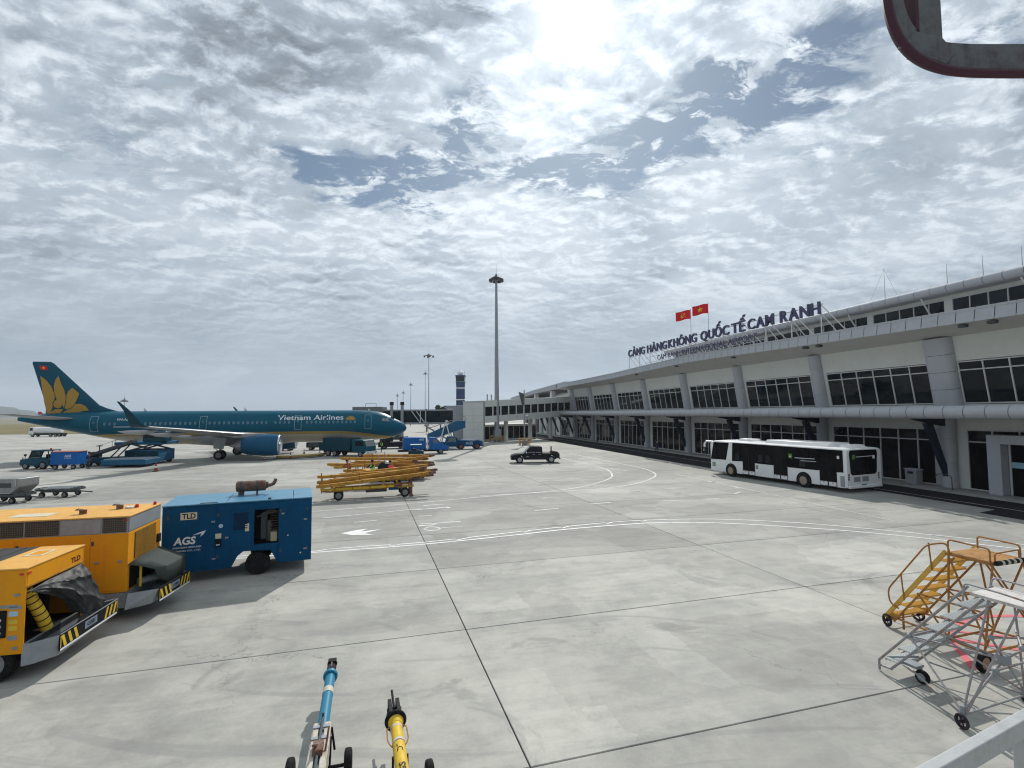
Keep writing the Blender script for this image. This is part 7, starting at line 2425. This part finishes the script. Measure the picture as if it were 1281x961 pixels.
m = M()
for y in (0, WD): m.bar((RUN, y, RISE - .05), (RUN + PL_, y, RISE - .05), .05)
m.bar((RUN + PL_, 0, RISE - .05), (RUN + PL_, WD, RISE - .05), .05); m.bar((RUN, 0, RISE - .05), (RUN, WD, RISE - .05), .05)
m.build('platform_frame', RUSTY, YS, smooth=0)
by0, by1, bx = -.36, 1.45, RUN + PL_ - .02
m = M()
for (a, b) in (((RUN + .05, 0, RISE - .05), (RUN + .10, by0 + .15, .35)), ((RUN + PL_, 0, RISE - .05), (bx, by0, .40)), ((RUN + .05, WD, RISE - .05), (RUN + .1, by1 - .15, .35)),
               ((RUN + PL_, WD, RISE - .05), (bx, by1, .40)), ((RUN + .05, 0, RISE - .1), (bx, by0 + .1, .5)), ((RUN + .05, WD, RISE - .1), (bx, by1 - .1, .5)),
               ((RUN + PL_, 0, RISE - .1), (bx, by1, .45)), ((RUN + PL_, WD, RISE - .1), (bx, by0, .45)), ((RUN + .05, 0, 1.2), (RUN + .05, WD, 1.2)), ((.75, 0, 1.05), (RUN + .1, by0 + .15, .35)),
               ((.75, WD, 1.05), (RUN + .1, by1 - .15, .35)), ((.75, 0, 1.05), (bx, by0, 1.2)), ((.75, WD, 1.05), (bx, by1 - .3, 1.2))):
    m.cyl(a, b, .021, n=7)
m.cyl((RUN + .1, by0 + .15, .35), (RUN + .1, by1 - .15, .35), .024, n=7); m.cyl((bx, by0, .38), (bx, by1, .38), .026, n=7)
for y in (by0 + .08, by1 - .08): m.cyl((.05, WD / 2 + (.45 if y > 0 else -.45), .26), (bx, y, .36), .024, n=7)
m.build('legs', RUSTY, YS)
m = M()
loop(m, rnd_corners([(.32, -.04, .55), (.12, -.06, .62), (.10, -.08, .95), (1.08, -.12, 2.28), (1.48, -.06, 2.42), (1.50, -.02, RISE - .05)], .14), .019)
for u in (.28, .75): loop(m, [(.05 + RUN * u, -.02, .24 + 1.96 * u), (.05 + RUN * u, -.09, .24 + 1.96 * u + .62)], .017)
m.build('handrail', RUSTY, YS)
m = M()
for y in (.0, WD): loop(m, rnd_corners([(RUN + .05, y, RISE - .3), (RUN + .05, y, RISE + .28), (RUN + PL_ - .04, y, RISE + .26), (RUN + PL_ - .04, y, RISE - .1)], .08), .018)
loop(m, rnd_corners([(RUN + PL_ - .01, .1, RISE), (RUN + PL_ - .01, .1, RISE + .16), (RUN + PL_ - .01, WD - .1, RISE + .18), (RUN + PL_ - .01, WD - .1, RISE)], .06), .016)
m.build('platform_rail', RUSTY, YS)
rl = M().cyl((RUN + PL_ + .10, -.06, RISE + .0), (RUN + PL_ + .10, WD + .14, RISE + .0), .050, n=14).build('roller', BLACK, YS)
for k in range(6): M().cyl((RUN + PL_ + .10, .06 + k * .18, RISE), (RUN + PL_ + .10, .14 + k * .18, RISE), .0525, n=14).build('roller_stripe', CHIP, rl)
M().bar((RUN + PL_, .05, RISE - .02), (RUN + PL_ + .1, .05, RISE), .03).bar((RUN + PL_, WD - .05, RISE - .02), (RUN + PL_ + .1, WD - .05, RISE), .03).build('roller_bracket', RUSTY, YS)
DK2 = mat('purple_black_rubber', (.03, .022, .028), .7, dirt=.6, scale=6, dirtcol=(.10, .08, .08))
def spoked(par, x, y, r, w, ang_=0.0):
    c = Vector((x, y, r))
    ax = Vector((math.sin(ang_), math.cos(ang_), 0)); tz = Vector((0, 0, 1)); tx = ax.cross(tz)
    pts = [c + tx * (r * .80 * math.cos(2 * PI * k / 24)) + tz * (r * .80 * math.sin(2 * PI * k / 24)) for k in range(24)]
    o = M().tube(pts, r * .20, 9, closed=True).build('wheel', DK2, par)
    m = M()
    for k in range(4):
        a = PI * k / 4 * 2 + .4
        m.cyl(c, c + (tx * math.cos(a) + tz * math.sin(a)) * r * .68, r * .10, n=6)
    m.cyl(c - ax * w * .5, c + ax * w * .5, r * .22, n=12)
    m.build('spokes', DK2, o)
    return o
spoked(YS, 0.0, -.02, .155, .10, .3); spoked(YS, .02, WD + .06, .155, .10, -.2)
for y in (-.02, WD + .06): M().prism([(-.12, .20), (.0, .12), (.22, .26), (.20, .40), (-.05, .30)], y + .07, y + .11).build('fork', YSTEP, YS, bevel=.008)
M().cyl((0.0, -.02, .155), (.02, WD + .06, .155), .018, n=7).cyl((.35, .05, .05), (.35, .05, .46), .024, n=7).cyl((.35, .05, .44), (.16, .2, .28), .02, n=6).build('axle', RUSTY, YS)
ORH = mat('faded_hub', (.42, .24, .17), .7, dirt=.5)
wheel(YS, bx, by0 - .06, .20, .10, axis='x', rim=ORH); wheel(YS, bx, by1 + .06, .20, .10, axis='x', rim=ORH)

# --- grey stairs
GS = thing('wheeled_stairs', 'grey tubular wheeled stairs with a rust spotted frame and bare metal platform', 'stairs', (7.62, 10.88, 0), R(-70.1), 'wheeled stairs')
RUN, RISE, WD, PL_ = 1.66, 2.15, .70, .80
m = M()
for y in (0, WD):
    m.cyl((0, y, .22), (RUN, y, RISE + (.08 if y == 0 else .0)), .024, n=8)
    m.cyl((.24, y, .14), (RUN + .22, y, RISE - .08), .024, n=8)
    m.cyl((0, y, .02), (0, y, .24), .022, n=8)
    m.cyl((0, y, .12), (.26, y, .14), .022, n=8)
m.build('stringer', RUSTG, GS)
tm_ = M()
tm_.box(0, .24, .02, WD - .02, -.02, 0)
for k in range(13): tm_.box(.01, .23, .04 + k * .05, .055 + k * .05, .0005, .008)
tm_.box(0, .012, .02, WD - .02, -.05, -.0205); tm_.box(.228, .24, .02, WD - .02, -.05, -.0205)
tme = tm_.mesh('tread', GALV, 0)
for k in range(6):
    u = (k + .35) / 6.3
    place(tme, 'tread', GS, (.02 + RUN * u, 0, .20 + (RISE - .20) * u))
PLM = mat('scratched_white_deck', (.60, .58, .56), .5, .2, dirt=.8, scale=4, dirtcol=(.36, .30, .25))
m = M().box(RUN + .05, RUN + .08 + PL_, -.06, WD + .06, RISE - .015, RISE)
for y in (-.06, WD + .05): m.box(RUN + .05, RUN + .08 + PL_, y, y + .012, RISE - .05, RISE - .0155)
m.build('platform', PLM, GS, smooth=0)
m = M()
xe = RUN + .08 + PL_
m.box(xe - .012, xe, -.06, WD + .06, RISE - .10, RISE - .016)
for k in range(7): m.box(xe + .0, xe + .012, -.05 + k * .125, -.03 + k * .125, RISE - .10, RISE + .05)
m.cyl((xe + .006, -.06, RISE + .05), (xe + .006, WD + .06, RISE + .05), .014, n=6)
m.build('end_ladder_rail', GALV, GS, smooth=0)
m = M()
for y in (-.07, WD + .07): loop(m, rnd_corners([(RUN - .08, y * .3 + (.0 if y < 0 else .45), RISE - .2), (RUN - .02, y, RISE + .14), (RUN + .5, y, RISE + .13), (xe, y, RISE + .10), (xe, y, RISE - .25)], .07), .016)
m.build('platform_rail', RUSTG, GS)
NA, NB = (1.82, -.62), (1.82, 1.17)
tl, tr_ = (RUN + .35, -.05), (RUN + .75, -.03)
m = M()
legs = [((RUN + .30, 0, RISE - .05), (NA[0], NA[1], .22)), ((RUN + .72, 0, RISE - .05), (NA[0] + .05, NA[1], .24)), ((RUN + .30, WD, RISE - .05), (NB[0], NB[1], .24)), ((RUN + .72, WD, RISE - .05), (NB[0] + .05, NB[1], .22)),
        ((RUN + .30, 0, 1.45), (RUN + .72, WD, 1.50)), ((RUN + .72, 0, 1.45), (RUN + .30, WD, 1.50)), ((RUN + .45, -.2, 1.0), (RUN + .45, WD + .2, 1.0)),
        ((.62, 0, .95), (NA[0], NA[1], .24)), ((.62, WD, .95), (NB[0], NB[1], .24)), ((.62, 0, .95), (1.95, .35, 1.02)), ((.62, WD, .95), (1.95, .35, 1.02)),
        ((1.95, .35, 1.02), (RUN + .30, 0, 1.45)), ((1.95, .35, 1.02), (RUN + .72, WD, 1.50)), ((1.95, .35, 1.02), (NA[0], NA[1], .24)), ((1.95, .35, 1.02), (NB[0], NB[1], .24)),
        ((NA[0], NA[1], .20), (NB[0], NB[1], .20)), ((.55, .05, .30), (NA[0], NA[1], .20)), ((.55, .65, .30), (NB[0], NB[1], .20)), ((.62, 0, .95), (.62, WD, .95))]
for a, b in legs: m.cyl(a, b, .018, n=8)
m.build('legs', RUSTG, GS)
for q in ((.62, 0, .95), (.62, WD, .95), (RUN + .30, 0, 1.45), (RUN + .72, WD, 1.50), (RUN + .72, 0, 1.45), (RUN + .45, -.2, 1.0), (RUN + .45, WD + .2, 1.0)):
    M().ball(q, .048, 6).build('joint', LGREY, GS)
M().box(1.88, 2.02, .27, .43, .93, 1.11).build('gusset', LGREY, GS, bevel=.01)
for q in ((NA[0], NA[1]), (NB[0], NB[1])):
    M().cyl((q[0], q[1], .16), (q[0], q[1], .36), .05, .035, n=10).build('leg_socket', LGREY, GS)
spoked(GS, NA[0] + .02, NA[1] - .07, .125, .09, .2); spoked(GS, NB[0] + .02, NB[1] + .07, .125, .09, -.1)
m = M().bar((.20, .30, .30), (.62, .30, .24), .07, .05).box(.25, .60, .18, .42, .26, .31).bar((.60, .30, .26), (.66, .30, .12), .06, .03).cyl((.18, .05, .28), (.18, .65, .28), .02, n=7).cyl((.1, .1, .3), (.62, .25, .5), .018, n=6)
m.build('caster_arm', LGREY, GS, smooth=0)
wheel(GS, .66, .26, .13, .09, rim=LGREY)

# ================================================================== RAILING OF THE STAIRS THE VIEWER STANDS ON
RL = thing('stair_railing', 'pale grey square section handrail with a post at the lower right corner', 'railing', (1.60, 1.845, 4.25), math.atan2(.43, .90))
RGM = mat('railing_grey_paint', (.42, .43, .43), .45, .1, dirt=.35, scale=9, bump=.05)
M().box(-1.9, 1.6, -.042, .0, -.066, 0).build('top_rail', RGM, RL, bevel=.006)
M().box(.30, .352, -.046, .004, -2.6, -.0665).build('post', RGM, RL, bevel=.004)
M().box(1.40, 1.452, -.046, .004, -2.6, -.0665).build('post', RGM, RL, bevel=.004)
M().box(-1.9, 1.6, -.04, -.002, -1.25, -1.19).build('mid_rail', RGM, RL, bevel=.006)
# curved canopy frame overhead, at the upper right corner
CF = thing('canopy_frame', 'dark curved metal canopy frame at the upper right corner', 'frame', (1.3, 1.5, 6.5), 0)
FRM = mat('shaded_grey_frame', (.13, .14, .148), .5, .15, dirt=.7, scale=5, dirtcol=(.05, .03, .035))
MAR = mat('maroon_edge', (.07, .030, .045), .5, dirt=.4, scale=8)
cpath = [(1.187, 1.5, 6.95), (1.187, 1.5, 6.80), (1.184, 1.5, 6.68), (1.190, 1.5, 6.62), (1.206, 1.5, 6.565), (1.232, 1.5, 6.525), (1.268, 1.5, 6.495), (1.315, 1.5, 6.476), (1.37, 1.5, 6.466), (1.46, 1.5, 6.462),
         (1.65, 1.5, 6.462), (2.3, 1.5, 6.47)]
cpath = [Vector(q) - Vector((1.3, 1.5, 6.5)) for q in cpath]
wds = [.05, .05, .05, .055, .06, .07, .08, .088, .094, .096, .098, .098]
for _ in range(2):                      # round the bend
    c2, w2_ = [cpath[0]], [wds[0]]
    for (p_, q_), (a_, b_) in zip(zip(cpath, cpath[1:]), zip(wds, wds[1:])):
        c2 += [p_.lerp(q_, .25), p_.lerp(q_, .75)]; w2_ += [a_ * .75 + b_ * .25, a_ * .25 + b_ * .75]
    cpath, wds = c2 + [cpath[-1]], w2_ + [wds[-1]]
m = M()
rings = []
for i, q in enumerate(cpath):
    tg = (cpath[min(i + 1, len(cpath) - 1)] - cpath[max(i - 1, 0)]).normalized()
    s_ = tg.cross(Vector((0, 1, 0))).normalized()
    w_ = wds[i] / 2
    rings.append([q + s_ * w_ + Vector((0, -.012, 0)), q - s_ * w_ + Vector((0, -.012, 0)), q - s_ * w_ + Vector((0, .012, 0)), q + s_ * w_ + Vector((0, .012, 0))])
m.loft(rings)
m.build('curved_bar', FRM, CF, smooth=40, bevel=.004)
rings2 = [r[0] if (r[0] - Vector((.2, 0, .3))).length > (r[1] - Vector((.2, 0, .3))).length else r[1] for r in rings]
M().tube(rings2, .013, 8).build('edge_strip', MAR, CF)
M().box(-.045, .028, -.010, .010, -.005, .45).build('upright', FRM, CF, bevel=.004)
M().box(-.055, -.0455, -.012, .03, -.01, .45).build('edge_strip', MAR, CF)
M().prism([(-.11, .0), (-.05, -.03), (.03, -.06), (.06, -.02), (.02, .03), (-.06, .05)], -.016, .0).build('weld_plate', FRM, CF, bevel=.004)
# bin and small rail on the pavement
T = thing('litter_bin', 'grey square litter bin on the pavement by the wide column', 'bin', tuple(tp(29.6, 36.4, .15)), PI / 2 + TA)
M().loft([[(x * r, y * r, z) for x, y in ((-.42, -.3), (.42, -.3), (.42, .3), (-.42, .3))] for z, r in ((0, .95), (1.0, 1.0))]).build('body', ALUD, T, bevel=.03)
M().box(-.46, .46, -.34, .34, 1.0, 1.08).build('lid', ALU, T, bevel=.02)
M().box(-.2, .2, .301, .31, .72, .88).build('slot', BLACK, T)
T = thing('hoop_rail', 'small bent metal hoop rail on the pavement before the wide column', 'barrier', tuple(tp(27.0, 35.7, .15)), PI / 2 + TA)
M().tube(rnd_corners([(-.5, 0, 0), (-.5, 0, .95), (.4, 0, 1.0), (.6, 0, .7)], .25), .03, 8).build('tube', POLED, T)
M().cyl((-.5, 0, 0), (-.5, 0, .02), .09, n=12).build('foot', POLED, T)

# latches, hinges and rivets on the ground units
lt = M().box(-.05, .05, -.018, 0, -.025, .025).cyl((.0, -.018, 0), (0, -.03, 0), .018, n=8).mesh('latch', LGREY, 0)
hg = M().cyl((0, -.012, -.06), (0, -.012, .06), .014, n=8).box(-.03, .03, -.008, 0, -.05, .05).mesh('hinge', POLED, 0)
for x in (-5.9, -4.5, -4.1, -2.7, -2.3, -1.05, -.70, -.16):
    place(lt, 'latch', U2, (x, -.0125, 1.55 if x > -1 else 1.45))
for x in (-6.05, -4.24, -2.44, -.80):
    for z in (1.0, 2.05): place(hg, 'hinge', U2, (x, -.0125, z))
for x, z in ((-3.0, 1.9), (-2.6, 1.35), (-.2, 1.75), (-.2, .75), (-.92, 2.0), (-2.96, .7)):
    place(lt, 'latch', GPU, (x, -.0125, z))
for x in (-4.26, -2.86, -.98, -.14):
    for z in (.75, 2.1): place(hg, 'hinge', GPU, (x, -.0125, z))
m = M()
for k in range(24): m.cyl((-4.3 + k * .18, -.031, 2.48), (-4.3 + k * .18, -.036, 2.48), .008, n=6)
m.build('rivets', POLED, GPU, kind='stuff')
m = M()
for k in range(34): m.cyl((-6.1 + k * .18, -.021, 2.71), (-6.1 + k * .18, -.026, 2.71), .008, n=6)
m.build('rivets', LGREY, U2, kind='stuff')
place(lt, 'latch', U1, (-.14, -.0005, 1.75)); place(lt, 'latch', U1, (-.14, -.0005, .70))


# ================================================================== AIR
HZ = bpy.data.materials.new('thin_haze')
HZ.use_nodes = True
HZ.node_tree.nodes.clear()
t = NT(HZ.node_tree)
pv = t.n('ShaderNodeVolumePrincipled')
pv.inputs['Color'].default_value = (.80, .89, 1.0, 1)
pv.inputs['Density'].default_value = 0.00017
pv.inputs['Anisotropy'].default_value = 0.3
om = t.n('ShaderNodeOutputMaterial')
HZ.node_tree.links.new(pv.outputs[0], om.inputs['Volume'])
hb = M().box(-5200, 5200, -1200, 5200, -1.3, 275).build('haze', HZ, smooth=0)
hb['kind'] = 'stuff'
